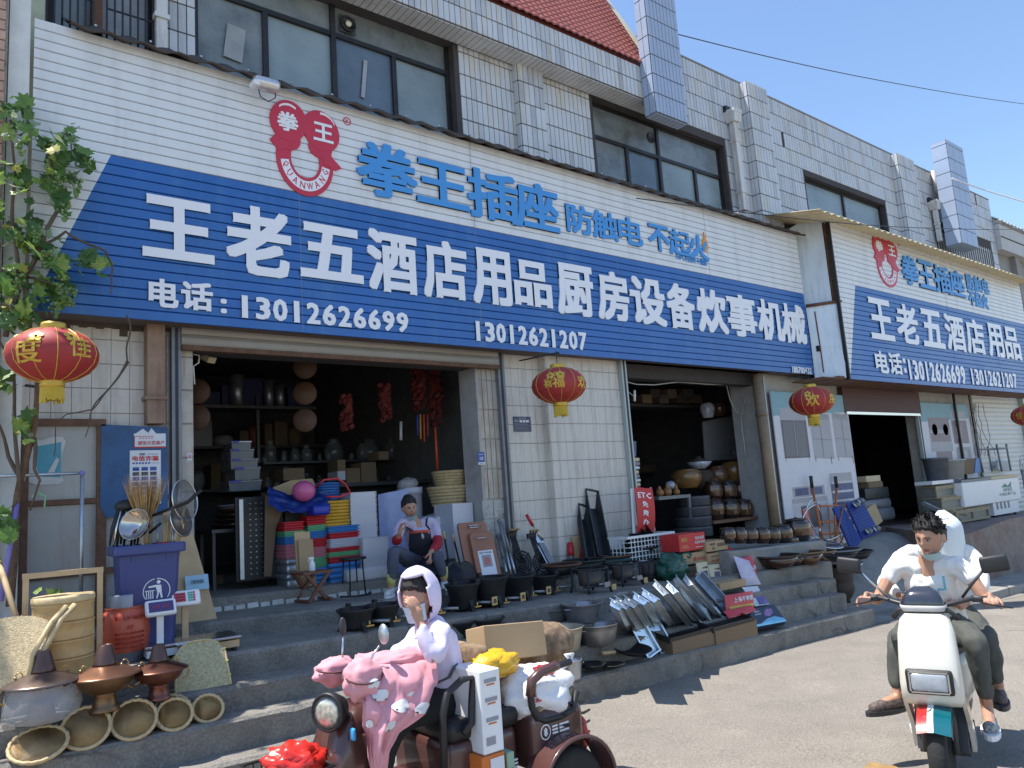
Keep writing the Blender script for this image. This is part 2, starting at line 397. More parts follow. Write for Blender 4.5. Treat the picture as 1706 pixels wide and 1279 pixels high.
# ================================================================ main building
YF = 7.45; YS1 = 7.10; YU = 7.5; YFA = 7.15; YS2 = 6.67
BLD = thing('shop_building','long two storey building faced in narrow white tiles with a red tiled eave','building',(6,7.5,0))
BL = Vector((6,7.5,0))
def bo(mb,name,mats,parent=None,**kw):
    off = BL
    mb.v = [(v[0]-off.x,v[1]-off.y,v[2]-off.z) for v in mb.v]
    return mb.obj(name,mats,parent or BLD,**kw)
def tiles(mb,x0,x1,z0,z1,y,tw=.085,vary=None,th=.29,gap=.009,hgap=.016,d=.012,holes=(),zoff=0,m=0,side=None,jit=.002):
    """stack-bonded tiles as raised plates on the front of a wall at y (facing -y), or on a side face"""
    nx = max(1,int(round((x1-x0)/tw))); w = (x1-x0)/nx
    z = z0-zoff
    while z < z1-1e-3:
        a = max(z,z0)+hgap/2; b = min(z+th,z1)-hgap/2
        if b-a > .02:
            for i in range(nx):
                xa = x0+i*w+gap/2; xb = x0+(i+1)*w-gap/2
                if any(hx0 < xb and xa < hx1 and hz0 < b and a < hz1 for hx0,hx1,hz0,hz1 in holes): continue
                yy = y-d-jit*random.random(); q_ = random.random()
                if vary: m = vary[int(q_*len(vary))]
                if vary and .5 < q_ < .503: continue
                if side is None:
                    mb.add([(xa,y,a),(xb,y,a),(xb,y,b),(xa,y,b),(xa+.001,yy,a+.001),(xb-.001,yy,a+.001),(xb-.001,yy,b-.001),(xa+.001,yy,b-.001)],
                           [(4,5,6,7),(0,1,5,4),(1,2,6,5),(2,3,7,6),(3,0,4,7)],m)
                else:
                    xx = side+(d+jit*random.random())*y
                    mb.add([(side,xa,a),(side,xb,a),(side,xb,b),(side,xa,b),(xx,xa,a),(xx,xb,a),(xx,xb,b),(xx,xa,b)],
                           [(4,5,6,7),(0,1,5,4),(1,2,6,5),(2,3,7,6),(3,0,4,7)],m)
        z += th
def X(px,py,Y): return P(px,py,Y=Y).x
def Z(px,py,Y): return P(px,py,Y=Y).z
zw_top = Z(748,60,7.55); zw_bot = 5.5
W1 = (X(326,0,YU),X(757,150,YU)+.02,5.75,zw_top)
W2 = (X(985,158,YU),X(1210,280,YU),5.75,Z(1100,205,YU)+.02)
WB = (X(80,20,YU),X(262,90,YU),5.75,8.2)
XR0 = X(1100,150,YU)
W3 = (X(1340,290,YU),X(1475,350,YU),6.6,Z(1340,291,YU))
W4 = (X(1560,400,YU),X(1655,440,YU),6.6,Z(1574,387,YU))
XEND = X(1664,440,YU)
mb = MB()
def wallpieces(mb,x0,x1,z0,z1,y0,y1,holes,m=0):
    xs = sorted(set([x0,x1]+[h[0] for h in holes]+[h[1] for h in holes]))
    for a,b in zip(xs[:-1],xs[1:]):
        if b-a < .005 or b <= x0 or a >= x1: continue
        hs = sorted([(h[2],h[3]) for h in holes if h[0] < (a+b)/2 < h[1]])
        z = z0
        for h0,h1 in hs:
            if h0 > z: mb.bx(a,b,y0,y1,z,h0,m)
            z = max(z,h1)
        if z < z1: mb.bx(a,b,y0,y1,z,z1,m)
ztopR = Z(1282,156,7.4)
UH = [W1,W2,WB,W3,W4]
wallpieces(mb,.62,XR0+.4,3.45,8.3,YU,YU+.24,UH)
wallpieces(mb,XR0+.4,XEND,3.45,ztopR,YU,YU+.24,UH)
bo(mb,'upper_wall',m_grout)
TZ = .315
zt0 = 8.3-12*TZ
mb = MB()
tiles(mb,X(266,60,YU),XR0+.4,zt0,8.3,YU,holes=UH,th=TZ,vary=VY)
TM[1] = m_grout; o = bo(mb,'wall_tiles',TM); o['kind'] = 'stuff'
mb = MB()
tiles(mb,XR0+.4,XEND,ztopR-11*TZ,ztopR,YU,holes=UH,th=TZ,tw=.09,vary=VY)
o = bo(mb,'wall_tiles',TM); o['kind'] = 'stuff'
mb = MB(); mb.bx(XR0+.35,XEND,YU-.02,YU+.28,ztopR,ztopR+.03); bo(mb,'parapet_coping',m_conc2)
def pilaster(xa,xb,z0,z1,pr,tm=m_tile,y=YU,th=TZ):
    mb = MB(); mb.bx(xa,xb,y-pr,y-.0125,z0,z1,1); tiles(mb,xa,xb,z0,z1,y-pr,th=th,vary=VY)
    tiles(mb,y-pr,y-.013,z0,z1,-1,side=xa,th=th); tiles(mb,y-pr,y-.013,z0,z1,1,side=xb,th=th)
    return bo(mb,'pilaster',[tm,m_grout,m_tile2,m_tile3])
pilaster(X(862,150,7.42),X(905,170,7.42),5.6,8.0,.10)
pilaster(X(1250,200,7.35),X(1284,220,7.35),ztopR-10*TZ,Z(1252,139,7.35),.16)
pilaster(X(1500,300,7.35),X(1527,310,7.35),ztopR-8*TZ,Z(1500,258,7.35)+.0,.16)
m_glassA = M('window_glass',(.1,.135,.17),.06,var=.3,scale=1.5,spec=.8)
m_glassF = M('frosted_glass',(.24,.3,.32),.3,var=.25,scale=1.2,spec=.6)
m_glassD = M('dusty_glass',(.16,.19,.2),.22,var=.5,scale=1.6,dirt=(.3,.32,.31),damt=.7,dscale=1.2,spec=.6)
m_curt = M('curtain',(.36,.4,.45),.8,var=.2)
def window(x0,x1,z0,z1,trans,mull,panes,ztr,y=YU,dep=.11,fw=.055,nm='window'):
    f = MB(); ya,yb = y+dep,y+dep+.07
    f.bx(x0,x1,ya,yb,z0,z0+fw); f.bx(x0,x1,ya,yb,z1-fw,z1)
    f.bx(x0,x0+fw,ya+.001,yb+.001,z0+fw,z1-fw); f.bx(x1-fw,x1,ya+.001,yb+.001,z0+fw,z1-fw)
    if ztr: f.bx(x0+fw,x1-fw,ya-.004,yb-.004,ztr-fw/2,ztr+fw/2)
    for k,mx_ in enumerate(mull):
        w_ = fw*1.1
        top = z1-fw if mx_[1] else ztr-fw/2
        f.bx(mx_[0]-w_/2,mx_[0]+w_/2,ya-.008,yb-.008,z0+fw,top)
    fo = bo(f,nm,m_frame)
    for (a,b,c,d,mt,dy) in panes:
        g = MB(); g.bx(a,b,ya+.03+dy,ya+.036+dy,c,d)
        bo(g,'pane',mt,fo)
    return fo
zt = Z(600,68,7.61); zt = zw_top-.50
xa = [X(445,150,7.6),X(553,100,7.6),X(562,100,7.6),X(658,160,7.6)]
wx0,wx1 = W1[0],W1[1]
fo = window(wx0,wx1,5.75,zw_top,None,[(xa[0],False),(X(557,90,7.6),True),(X(659,150,7.6),False)],
       [(wx0+.05,X(557,90,7.6),zt,zw_top-.05,m_glassD,0),(X(557,90,7.6),wx1-.05,zt,zw_top-.05,m_glassD,0),
        (wx0+.05,xa[0],5.8,zt,m_glassD,0),(xa[0],X(557,90,7.6),5.8,zt,m_glassF,.012),
        (X(557,90,7.6),X(659,150,7.6),5.8,zt,m_glassA,0),(X(659,150,7.6),wx1-.05,5.8,zt,m_glassF,.012)],zt)
mb = MB(); fx = X(579,40,7.6); fz = Z(579,41,7.6); Tm = Matrix.Translation((fx,7.59,fz)) @ Matrix.Rotation(R(90),4,'X')
mb.box((fx,7.605,fz),(.2,.012,.22),1)
mb.lathe([(.098,0),(.1,.02),(.085,.03),(.08,.01),(.08,-.02)],24,0,Tm); mb.lathe([(0.0,.03),(.035,.028),(.038,0)],14,2,Tm)
for k in range(5):
    a = k*2*math.pi/5; T2 = Tm @ Matrix.Rotation(a,4,'Z'); mb.add([(.03,-.015,0),(.075,-.03,.008),(.075,.02,-.004),(.03,.012,-.004)],[(0,1,2,3)],0,T2)
mb.lathe([(0.0,-.022),(.08,-.02)],24,1,Tm)
bo(mb,'exhaust_fan',[m_black,M('fan_dark',(.05,.05,.05),.6),M('fan_hub',(.7,.66,.5),.5)])
for (px,py,w_,h_,c_) in ((392,70,.2,.4,(.3,.32,.33)),(590,195,.16,.2,(.6,.6,.6)),(618,205,.14,.14,(.55,.52,.5)),(608,130,.05,.5,(.35,.37,.4))):
    g = MB(); p_ = P(px,py,Y=7.6); g.box((p_.x,7.618,p_.z),(w_,.006,h_),rot=(0,.12,0)); bo(g,'paper',M('paper%d' % px,c_,.8),fo)
zt2 = Z(1100,262,7.6)
w2m = [X(1046,260,7.6),X(1102,290,7.6),X(1160,300,7.6)]
fo = window(W2[0],W2[1],5.75,W2[3],zt2,[(w2m[0],False),(w2m[1],True),(w2m[2],False)],
       [(W2[0]+.05,w2m[1],zt2,W2[3]-.05,m_glassD,0),(w2m[1],W2[1]-.05,zt2,W2[3]-.05,m_glassD,0),
        (W2[0]+.05,w2m[0],5.8,zt2,m_glassD,0),(w2m[0],w2m[1],5.8,zt2,m_glassA,.01),(w2m[1],w2m[2],5.8,zt2,m_glassF,0),(w2m[2],W2[1]-.05,5.8,zt2,m_glassF,.01)])if False else window(W2[0],W2[1],5.75,W2[3],None,[(w2m[0],False),(w2m[1],True),(w2m[2],False)],
       [(W2[0]+.05,w2m[1],zt2,W2[3]-.05,m_glassD,0),(w2m[1],W2[1]-.05,zt2,W2[3]-.05,m_glassD,0),
        (W2[0]+.05,w2m[0],5.8,zt2,m_glassD,0),(w2m[0],w2m[1],5.8,zt2,m_glassA,.01),(w2m[1],w2m[2],5.8,zt2,m_glassF,0),(w2m[2],W2[1]-.05,5.8,zt2,m_glassF,.01)],zt2)
mb = MB(); p_ = P(1087,228,Y=7.6); Tm = Matrix.Translation((p_.x,7.628,p_.z)) @ Matrix.Rotation(R(90),4,'X')
mb.lathe([(.0,.004),(.075,.004),(.08,.012),(.088,.01),(.09,0)],20,0,Tm); bo(mb,'vent_hole',m_black)
zt3 = W3[2]
for (Wn,xm) in ((W3,X(1405,330,7.6)),):
    window(Wn[0],Wn[1],Wn[2],Wn[3],None,[(xm,True)],[(Wn[0]+.05,xm,Wn[2]+.05,Wn[3]-.05,m_glassF,0),(xm,Wn[1]-.05,Wn[2]+.05,Wn[3]-.05,m_glassF,0)],Wn[2]+.2)
fo = window(WB[0],WB[1],5.75,8.2,None,[(X(161,60,7.6),True)],[(WB[0]+.05,X(155,50,7.6),5.8,8.15,m_glassF,0),(X(168,50,7.6),WB[1]-.05,5.8,8.15,m_curt,.02)],7.9)
g = MB(); xx = X(161,60,7.52); g.bx(xx-.045,xx+.045,7.5,7.6,5.75,8.3); bo(g,'post',m_rust)
def bars(x0,x1,z0,z1,n,zs,y=7.43,mt=m_frame,r=.008):
    fo = MB()
    for z_ in zs: fo.box(((x0+x1)/2,y,z_),(x1-x0,.014,.014))
    fo = bo(fo,'window_guard',mt)
    for k in range(n+1):
        x_ = x0+(x1-x0)*k/n; g = MB(); g.bx(x_-r,x_+r,y-.012,y-.0005 if False else y+.004,z0,z1); bo(g,'bar',mt,fo)
bars(WB[0]-.02,X(155,60,7.45),5.9,8.2,6,(6.75,7.35,7.95,6.15),y=7.46)
bars(X(178,60,7.45),WB[1]+.02,5.9,8.2,7,(6.72,7.32,7.92,6.12),y=7.46)
bars(W4[0],W4[1],W4[2],W4[3],24,(W4[3]-.05,),y=7.52,mt=M('light_bar',(.55,.55,.55),.5),r=.02)
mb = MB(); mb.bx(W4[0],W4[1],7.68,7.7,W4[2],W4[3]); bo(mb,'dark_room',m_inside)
xe0 = .45; xe1 = X(1147,200,YFA); xr1 = X(1088,121,YFA)-.02
zf0 = Z(970,124,YFA); zf1 = Z(970,70,YFA)
zf0 = (Z(852,68,YFA)+Z(1088,180,YFA))/2; zf1 = (Z(853,18,YFA)+Z(1088,121,YFA))/2
mb = MB(); mb.bx(xe0,xe1,YFA,YU+.24,zf0,zf1); bo(mb,'eave_beam',m_grout)
mb = MB(); tiles(mb,xe0,xe1,zf0,zf1,YFA,th=(zf1-zf0)/2+.001,tw=.085,vary=VY)
nx = int((xe1-xe0)/.085)
for i in range(nx):
    xa_ = xe0+i*.085; mb.bx(xa_+.005,xa_+.08,YFA+.01,YFA+.31,zf0-.012,zf0)
o = bo(mb,'eave_tiles',TM); o['kind'] = 'stuff'
m_red = M('red_pantile',(.33,.085,.06),.55,var=.3,scale=30,bump=.15,dirt=(.16,.07,.06),damt=.5,dscale=3)
mb = MB(); ry0,rz0 = YFA-.06,zf1+.02; slope = 1.15; rows_ = 20; rl = .085
mb.hexa([(xe0,ry0+.05,rz0),(xr1,ry0+.05,rz0),(xr1,ry0+1.1,rz0),(xe0,ry0+1.1,rz0),(xe0,ry0+.08,rz0+.02),(xr1,ry0+.08,rz0+.02),(xr1,ry0+.97,rz0+1.8),(xe0,ry0+.97,rz0+1.8)])
tile_w = .125
nt_ = int((xr1-xe0)/tile_w)
for r_ in range(rows_):
    for c_ in range(nt_):
        xa_ = xe0+c_*tile_w; y_ = ry0+r_*.043; z_ = rz0+r_*.088; hj = .004*random.random()
        pts = []
        for dy,dz in ((0,.0),(.055,.108)):
            for k in range(4):
                u = k/3; pts.append((xa_+u*tile_w*.97,y_+dy,z_+dz+.024+.026*math.sin(math.pi*u)+hj-(0 if dy == 0 else .02)))
        bot = [(p[0],p[1]+.002,p[2]-.026) for p in pts[:4]]
        mb.add(pts+bot,[(0,1,5,4),(1,2,6,5),(2,3,7,6),(8,9,1,0),(9,10,2,1),(10,11,3,2)],0)
for c_ in range(int((xr1-xe0)/.22)):
    xa_ = xe0+c_*.22; mb.cyl((xa_,ry0+.93,rz0+1.82),(xa_+.23,ry0+.93,rz0+1.83),.07,.08,8)
o = bo(mb,'roof_tiles',m_red); o['kind'] = 'stuff'
mb = MB(); mb.hexa([(xr1+.0,YFA+.02,zf1-.1),(xr1+.14,YFA+.02,zf1-.1),(xr1+.14,8.2,zf1-.1),(xr1,8.2,zf1-.1),(xr1,YFA-.02,zf1+.0),(xr1+.14,YFA-.02,zf1+.0),(xr1+.14,YFA+.9,zf1+1.75),(xr1,YFA+.9,zf1+1.75)])
mb.v = [(v[0],v[1],v[2]+.12) for v in mb.v]
bo(mb,'gable',M('sunlit_render',(.6,.56,.46),.8,var=.15))
def fin(x0,x1,y0,z0,z1,mat,tw=.085,th=TZ,back=None):
    mb = MB(); yb = back or YU+.1
    mb.bx(x0,x1,y0,yb,z0,z1,1); tiles(mb,x0,x1,z0,z1,y0,tw=tw,th=th)
    tiles(mb,y0,yb,z0,z1,-1,side=x0,tw=tw,th=th); tiles(mb,y0,yb,z0,z1,1,side=x1,tw=tw,th=th)
    n_ = int((x1-x0)/tw)
    for i in range(n_): a = x0+i*(x1-x0)/n_; mb.bx(a+.005,a+(x1-x0)/n_-.005,y0+.01,yb-.01,z0-.012,z0)
    return bo(mb,'fin',[mat,m_grout])
YFI = 6.93
fin(X(1093,185,YFI),X(1147,220,YFI),YFI,Z(1093,186,YFI),11.2,m_tileblue,back=YFA-.013)
mb = MB(); xg = X(1093,100,YFI); mb.prism([(YFI+.02,Z(1080,110,7.1)),(8.3,9.2),(8.3,10.0),(7.8,10.1),(7.3,9.35),(YFI+.02,9.2)],xg-.32,xg+.02,ax='x')
YF2 = 6.95
fin(X(1603,405,YF2),X(1629,408,YF2),YF2,Z(1603,404,YF2),Z(1585,237,YF2),m_tileblue,tw=.3,th=.36,back=YF2+.35)
m_pipe = M('white_downpipe',(.6,.6,.58),.5,var=.1,dirt=(.25,.13,.07),damt=.5,dscale=3,streak=True)
def downpipe(px0,py0,px1,py1,y,r=.06,hop=True,label=None):
    a = P(px0,py0,Y=y); b = P(px1,py1,Y=y); mb = MB()
    xx = a.x
    mb.box((xx,y,(a.z+b.z)/2),(r*2,r*1.6,a.z-b.z))
    for zz in (a.z-.35,a.z-1.3): mb.box((xx,y,zz),(r*2.5,r*2,.04))
    if hop: mb.box((xx,y,a.z+.09),(.17,.17,.17),taper=(1.35,1.35)); mb.box((xx,y,a.z+.2),(.24,.24,.06)); mb.box((xx-.02,y+.1,a.z+.27),(.2,.12,.12),1)
    return bo(mb,'downpipe',[m_pipe,m_black])
downpipe(1222,205,1238,350,7.38)
downpipe(1558,350,1568,402,7.38,r=.055)
mb = MB(); a = P(1552,285,Y=7.45); mb.tube([(a.x,7.42,a.z),(a.x+.02,7.42,a.z-.5),(a.x+.1,7.4,a.z-.62)],.05,8); bo(mb,'downpipe',[m_pipe])
mb = MB(); a = P(268,0,Y=7.42); b = P(270,85,Y=7.42); mb.box((a.x,7.42,6.9),(.1,.08,2.6)); mb.box((a.x,7.41,b.z+.35),(.14,.1,.05)); mb.box((a.x,7.41,b.z+1.0),(.14,.1,.05)); bo(mb,'downpipe',[m_pipe])
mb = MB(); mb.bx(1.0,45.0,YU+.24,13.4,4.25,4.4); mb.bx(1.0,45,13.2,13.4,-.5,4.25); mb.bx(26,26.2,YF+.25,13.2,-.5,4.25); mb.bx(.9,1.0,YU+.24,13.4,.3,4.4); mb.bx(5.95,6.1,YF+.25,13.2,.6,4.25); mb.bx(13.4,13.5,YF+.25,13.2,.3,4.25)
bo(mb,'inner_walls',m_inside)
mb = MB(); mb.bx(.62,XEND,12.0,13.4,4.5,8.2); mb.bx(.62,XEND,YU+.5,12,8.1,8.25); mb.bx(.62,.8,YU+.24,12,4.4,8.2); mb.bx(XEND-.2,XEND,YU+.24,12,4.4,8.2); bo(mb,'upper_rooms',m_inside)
# ================================================================ ground floor front
ZB1 = (Z(365,547,YS1)+Z(1350,622,YS1))/2; ZT1 = (Z(59,30,YS1)+Z(1330,392,YS1))/2
ZB2 = (Z(1410,628,YS2)+Z(1706,657,YS2))/2; ZT2 = Z(1378,352,YS2)
O1 = (X(322,700,YF),X(797,700,YF)); O2 = (X(1040,760,YF),X(1262,640,YF)); O3 = (X(1402,700,YF),X(1528,700,YF))
RX1 = X(287,700,YF); RX2 = X(832,700,YF)
zo1 = Z(560,594,YF); zo2 = Z(1140,612,YF); zo3 = Z(1460,690,YF)
XS = X(1616,680,YF)
mb = MB()
wallpieces(mb,-2.2,.6,.2,3.75,YF,YF+.24,[])
wallpieces(mb,.6,XS,.2,4.4,YF,YF+.24,[(O1[0],O1[1],-1,zo1+.2),(O2[0],O2[1],-1,zo2+.25),(O3[0],O3[1],-1,zo3+.3)])
bo(mb,'ground_floor_wall',m_paintg)
PH = .22
mb = MB()
zb = .85
tiles(mb,-2.2,X(246,650,YF),zb,3.75,YF,tw=.155,th=PH,gap=.003,hgap=.008,d=.008)
tiles(mb,RX2+.1,X(904,700,YF),zb,3.75,YF,tw=.125,th=PH*1.08,gap=.0022,hgap=.008,d=.008)
bo(mb,'wall_tiles',m_paint)['kind'] = 'stuff'
xp = X(904,700,YF)
mb = MB(); mb.bx(xp,X(1031,700,YF),YF-.12,YF-.009,zb,3.75,1); tiles(mb,xp,X(1031,700,YF),zb,3.75,YF-.12,tw=.125,th=PH*1.08,gap=.0022,hgap=.008,d=.008)
tiles(mb,YF-.12,YF-.009,zb,3.75,-1,side=xp,tw=.1,th=PH*1.08,gap=.004,hgap=.008,d=.006)
o = bo(mb,'pilaster',[m_paint,m_paintg])
m_stain = M('stained_tile',(.46,.42,.36),.6,var=.2,scale=5,dirt=(.24,.13,.06),damt=.75,dscale=3.5,streak=True)
for xa_,xb_,tw_ in ((X(276,700,YF),RX1-.03,.06),(X(298,700,YF),O1[0],.1)):
    mb = MB(); tiles(mb,xa_,xb_,zb,zo1+.1,YF-.002,tw=tw_,th=.315); bo(mb,'jamb_tiles',m_stain)['kind'] = 'stuff'
mb = MB(); tiles(mb,X(797,700,YF),RX2-.02,1.85,zo1+.1,YF-.002,tw=.075,th=.36); bo(mb,'jamb_tiles',m_stain)['kind'] = 'stuff'
m_peel = M('peeling_wall',(.5,.49,.46),.9,var=.25,scale=9,dirt=(.07,.06,.055),damt=1,dscale=9,bump=.5)
mb = MB(); tiles(mb,X(797,760,YF),RX2-.02,.9,1.85,YF-.003,tw=.15,th=.36,d=.008); bo(mb,'jamb_tiles',m_peel)['kind'] = 'stuff'
m_plast = M('old_plaster',(.42,.41,.4),.9,var=.12,dirt=(.2,.18,.16),damt=.5,dscale=2,bump=.2)
mb = MB(); mb.bx(O1[1]-.012,O1[1]+.03,YF-.012,YF+.34,.9,zo1+.15); bo(mb,'door_jamb',m_plast)
mb = MB(); mb.bx(O2[1]-.02,O2[1]+.12,YF-.004,8.0,.7,zo2+.2); bo(mb,'door_jamb',m_plast)
m_rail = M('grey_rail',(.2,.21,.23),.5,metal=.4,var=.2)
m_railg = M('green_grey_rail',(.42,.48,.47),.5,metal=.2,var=.12,dirt=(.2,.13,.08),damt=.3,dscale=3)
def rail(x,w,z0,z1,mt,y=YF):
    mb = MB(); mb.bx(x-w/2,x+w/2,y-.08,y-.014,z0,z1); mb.bx(x-w*.15,x+w*.15,y-.086,y-.081,z0,z1,1); return bo(mb,'guide_rail',[mt,m_black])
rail(RX1+.02,.085,1.0,ZB1+.1,m_rail); rail(RX2+.02,.10,.9,ZB1+.1,m_rail)
rail(O2[0]-.06,.1,.95,ZB1+.06,m_railg,YF-.12); rail(O2[1]+.03,.12,.95,zo2+.18,m_railg)
rail(O3[0]+.02,.07,.6,zo3,m_rail); rail(O3[1]-.05,.12,.5,zo3,m_railg)
m_shut = M('beige_shutter',(.33,.31,.28),.5,metal=.25,var=.1,dirt=(.18,.15,.12),damt=.4,dscale=3)
m_shutw = M('white_shutter',(.62,.62,.58),.45,var=.06)
def shutter(x0,x1,z0,z1,y,h,mt,name='roller_shutter',label='grey shutter',bot=m_rust):
    s_ = MB(); s_.bx(x0,x1,y+.03,y+.05,z0,z1); so_ = bo(s_,name,mt)
    z = z0; k = 0
    prof = [(0,.0),(.012,.01),(.022,.35),(.022,.65),(.012,.97)]
    while z < z1-.01:
        mb = MB(); vs = []
        for (d,t) in prof: vs += [(x0,y+.03-d,z+t*h),(x1,y+.03-d,z+t*h)]
        mb.add(vs,[(2*i,2*i+1,2*i+3,2*i+2) for i in range(len(prof)-1)],0)
        bo(mb,'slat',mt,so_); z += h; k += 1
    if bot is not None:
        mb = MB(); mb.bx(x0,x1,y-.012,y+.045,z0-.05,z0-.002); bo(mb,'bottom_bar',bot,so_)
    return so_
shutter(RX1+.06,RX2-.03,zo1,ZB1+.12,7.34,.105,m_shut)
mb = MB(); z_ = zo2; mb.bx(O2[0]-.11,O2[1]+.09,7.3,7.34,z_,z_+.16); mb.bx(O2[0]-.1,O2[1]+.08,7.28,7.42,z_+.17,ZB1+.02,1); mb.bx(O2[0]-.11,O2[1]+.09,7.29,7.3,z_+.14,z_+.165,1)
for k in range(4): xx = O2[0]+.15+k*.95; mb.bx(xx,xx+.05,7.292,7.3,z_+.06,z_+.09,2)
bo(mb,'shutter_header',[M('header_green_grey',(.3,.32,.3),.5,metal=.2,var=.1),m_shut,m_black])
m_dred = M('dark_red_board',(.07,.022,.02),.6,var=.2)
mb = MB(); mb.bx(O3[0]-.02,O3[1]+.03,YF-.1,YF-.01,zo3,ZB2-.0); mb.bx(O3[0],O3[1]-.1,YF-.13,YF-.101,zo3-.03,zo3+.02,1); bo(mb,'shutter_box',[m_dred,m_steel])
shutter(XS+.08,XS+6,.6,3.62,YF-.05,.115,m_shutw,bot=None)
mb = MB(); mb.bx(XS,XS+6.2,YF+.03,YF+.2,.2,4.4); bo(mb,'ground_floor_wall',m_grout)
xw_ = X(1705,700,YF-.1); mb = MB(); mb.bx(xw_,xw_+.12,YF-.16,YF-.06,.6,3.6); bo(mb,'guide_rail',m_railg)
mb = MB()
for k in range(20):
    x_ = X(60,530,7.4)+k*.065; mb.bx(x_,x_+.067,YF-.014,YF-.0085,Z(130,541,YF)-.035*random.random()-(.06 if k % 7 == 3 else 0),3.76)
bo(mb,'broken_render',M('bare_concrete',(.1,.075,.06),.95,var=.3,bump=.4))
# ---------------------------------------------------------------- metal door panels at the far left
m_sheet = M('grey_sheet',(.4,.4,.385),.7,var=.1,scale=2,dirt=(.3,.2,.11),damt=.5,dscale=1.6,streak=True,bump=.1)
DL = X(40,850,7.38); DR = X(168,850,7.38); zt_ = Z(120,708,7.38)
dr = thing('sheet_metal_gate','grey sheet metal gate in a rusty brown frame with a torn cyan poster','gate',(DL,7.38,.9))
def lo(mb,name,mats,par,root=None,**kw):
    L_ = (root or par).location
    mb.v = [(v[0]-L_.x,v[1]-L_.y,v[2]-L_.z) for v in mb.v]
    return mb.obj(name,mats,par,**kw)
mb = MB()
DR2 = X(282,850,7.38)
zr = [Z(120,835,7.38),Z(120,955,7.38)]
for xx,w_ in ((DL,.05),(DR,.075),(DL-.9,.05)): mb.bx(xx-w_/2,xx+w_/2,7.35,7.4,.92,zt_)
mb.bx(DL-.9,DR+.03,7.345,7.395,zt_-.01,zt_+.05)
for z_ in zr: mb.bx(DL-.9,DR2,7.352,7.395,z_-.025,z_+.02)
lo(mb,'frame',m_rust,dr)
for a,b in ((DL-.88,DL-.02),(DL+.02,DR-.03)):
    for z0,z1 in ((.93,zr[1]-.03),(zr[1]+.02,zr[0]-.03),(zr[0]+.02,zt_-.01)):
        mb = MB()
        mb.grid(lambda u,v: (a+(b-a)*u,7.385+.006*noise.noise(Vector((u*2,v*2,a))),z0+(z1-z0)*v),6,6); lo(mb,'panel',m_sheet,dr)
mb = MB(); mb.grid(lambda u,v: (DR+.04+(DR2-DR-.04)*u,7.39+.006*noise.noise(Vector((u*2,v*2,5))),.93+(zr[0]+.15-.93)*v),6,6); lo(mb,'panel',m_sheet,dr)
m_cy = M('cyan_poster',(.09,.32,.42),.7,var=.1); m_pap = M('torn_paper',(.55,.56,.55),.85,var=.12)
mb = MB()
def frag(pts,y,m,mb): mb.add([(P(px,py,Y=y).x,y,P(px,py,Y=y).z) for px,py in pts],[tuple(range(len(pts)))],m)
frag([(44,738),(52,731),(70,733),(84,728),(104,727),(110,735),(103,760),(101,792),(107,800),(98,806),(60,808),(40,800),(42,770)],7.376,1,mb)
frag([(58,744),(102,736),(101,795),(66,794),(59,770)],7.374,0,mb)
frag([(78,790),(94,762),(99,765),(88,792)],7.372,1,mb); frag([(46,748),(56,752),(57,780),(47,783)],7.372,1,mb)
lo(mb,'poster',[m_cy,m_pap],dr,label='torn cyan and white poster')
m_blueb = M('blue_board',(.03,.1,.24),.55,var=.2,scale=2,dirt=(.012,.02,.04),damt=.9,dscale=1.2)
bb = thing('blue_board','dark blue painted board on the wall between the gate and the shop shutter rail','notice board',(X(220,850,7.36),7.36,Z(220,860,7.36)))
mb = MB(); outl = [P(168,707,Y=7.36),P(279,712,Y=7.36),P(279,855,Y=7.36),P(176,862,Y=7.36),P(166,845,Y=7.36)]
mb.prism([(p.x,p.z) for p in outl],7.345,7.36); lo(mb,'board',m_blueb,bb)
def poster(name,label,cat,px0,py0,px1,py1,y,base,items,parent=None,thick=.002):
    """flat printed sheet; items: list of ('t', text, u0,v0,u1,v1, mat, bold) or ('r', u0,v0,u1,v1, mat)"""
    a = P(px0,(py0+py1)/2,Y=y).x; b = P(px1,(py0+py1)/2,Y=y).x; zt = P((px0+px1)/2,py0,Y=y).z; zb_ = P((px0+px1)/2,py1,Y=y).z
    mb = MB(); mb.bx(a,b,y-thick,y,zb_,zt,0); w = b-a; h = zt-zb_; mats = [base]
    for it in items:
        mt = it[6] if it[0] == 't' else it[5]
        if mt not in mats: mats.append(mt)
        k = mats.index(mt)
        if it[0] == 't':
            _,s,u0,v0,u1,v1,_,bold = it
            text(mb,s,(a+u0*w,y-thick-.0006,zb_+v0*h),(w*(u1-u0),0,0),(0,0,h*(v1-v0)),(0,-1,0),bold,k,.0008,1)
        else:
            _,u0,v0,u1,v1,_ = it
            y_ = y-thick-.0005; mb.add([(a+u0*w,y_,zb_+v0*h),(a+u1*w,y_,zb_+v0*h),(a+u1*w,y_,zb_+v1*h),(a+u0*w,y_,zb_+v1*h)],[(0,1,2,3)],k)
    if parent is not None: return lo(mb,name,mats,parent)
    return mb.obj(name,mats,label=label,category=cat,normals=False)
p_w = M('paper_white',(.68,.69,.72),.7,var=.03); p_red = M('print_red',(.5,.04,.04),.6,var=.05); p_blue = M('print_blue',(.05,.1,.35),.6,var=.05)
p_dark = M('print_dark',(.06,.06,.08),.6); p_grey = M('print_grey',(.3,.3,.33),.6); p_cyan = M('print_cyan',(.1,.4,.6),.6)
it = [('r',.0,.0,1,.1,p_red),('t','诚信示范商户',.12,.2,.95,.5,p_red,.02),('t','★★★★★',.16,.62,.6,.74,p_red,0),('r',.0,.78,.62,.82,p_red),('r',0,.1,.03,.8,p_red)]
poster('merchant_sign','small white and red house shaped merchant sign above the fraud notice','sign',223,722,276,746,7.342,p_w,it)
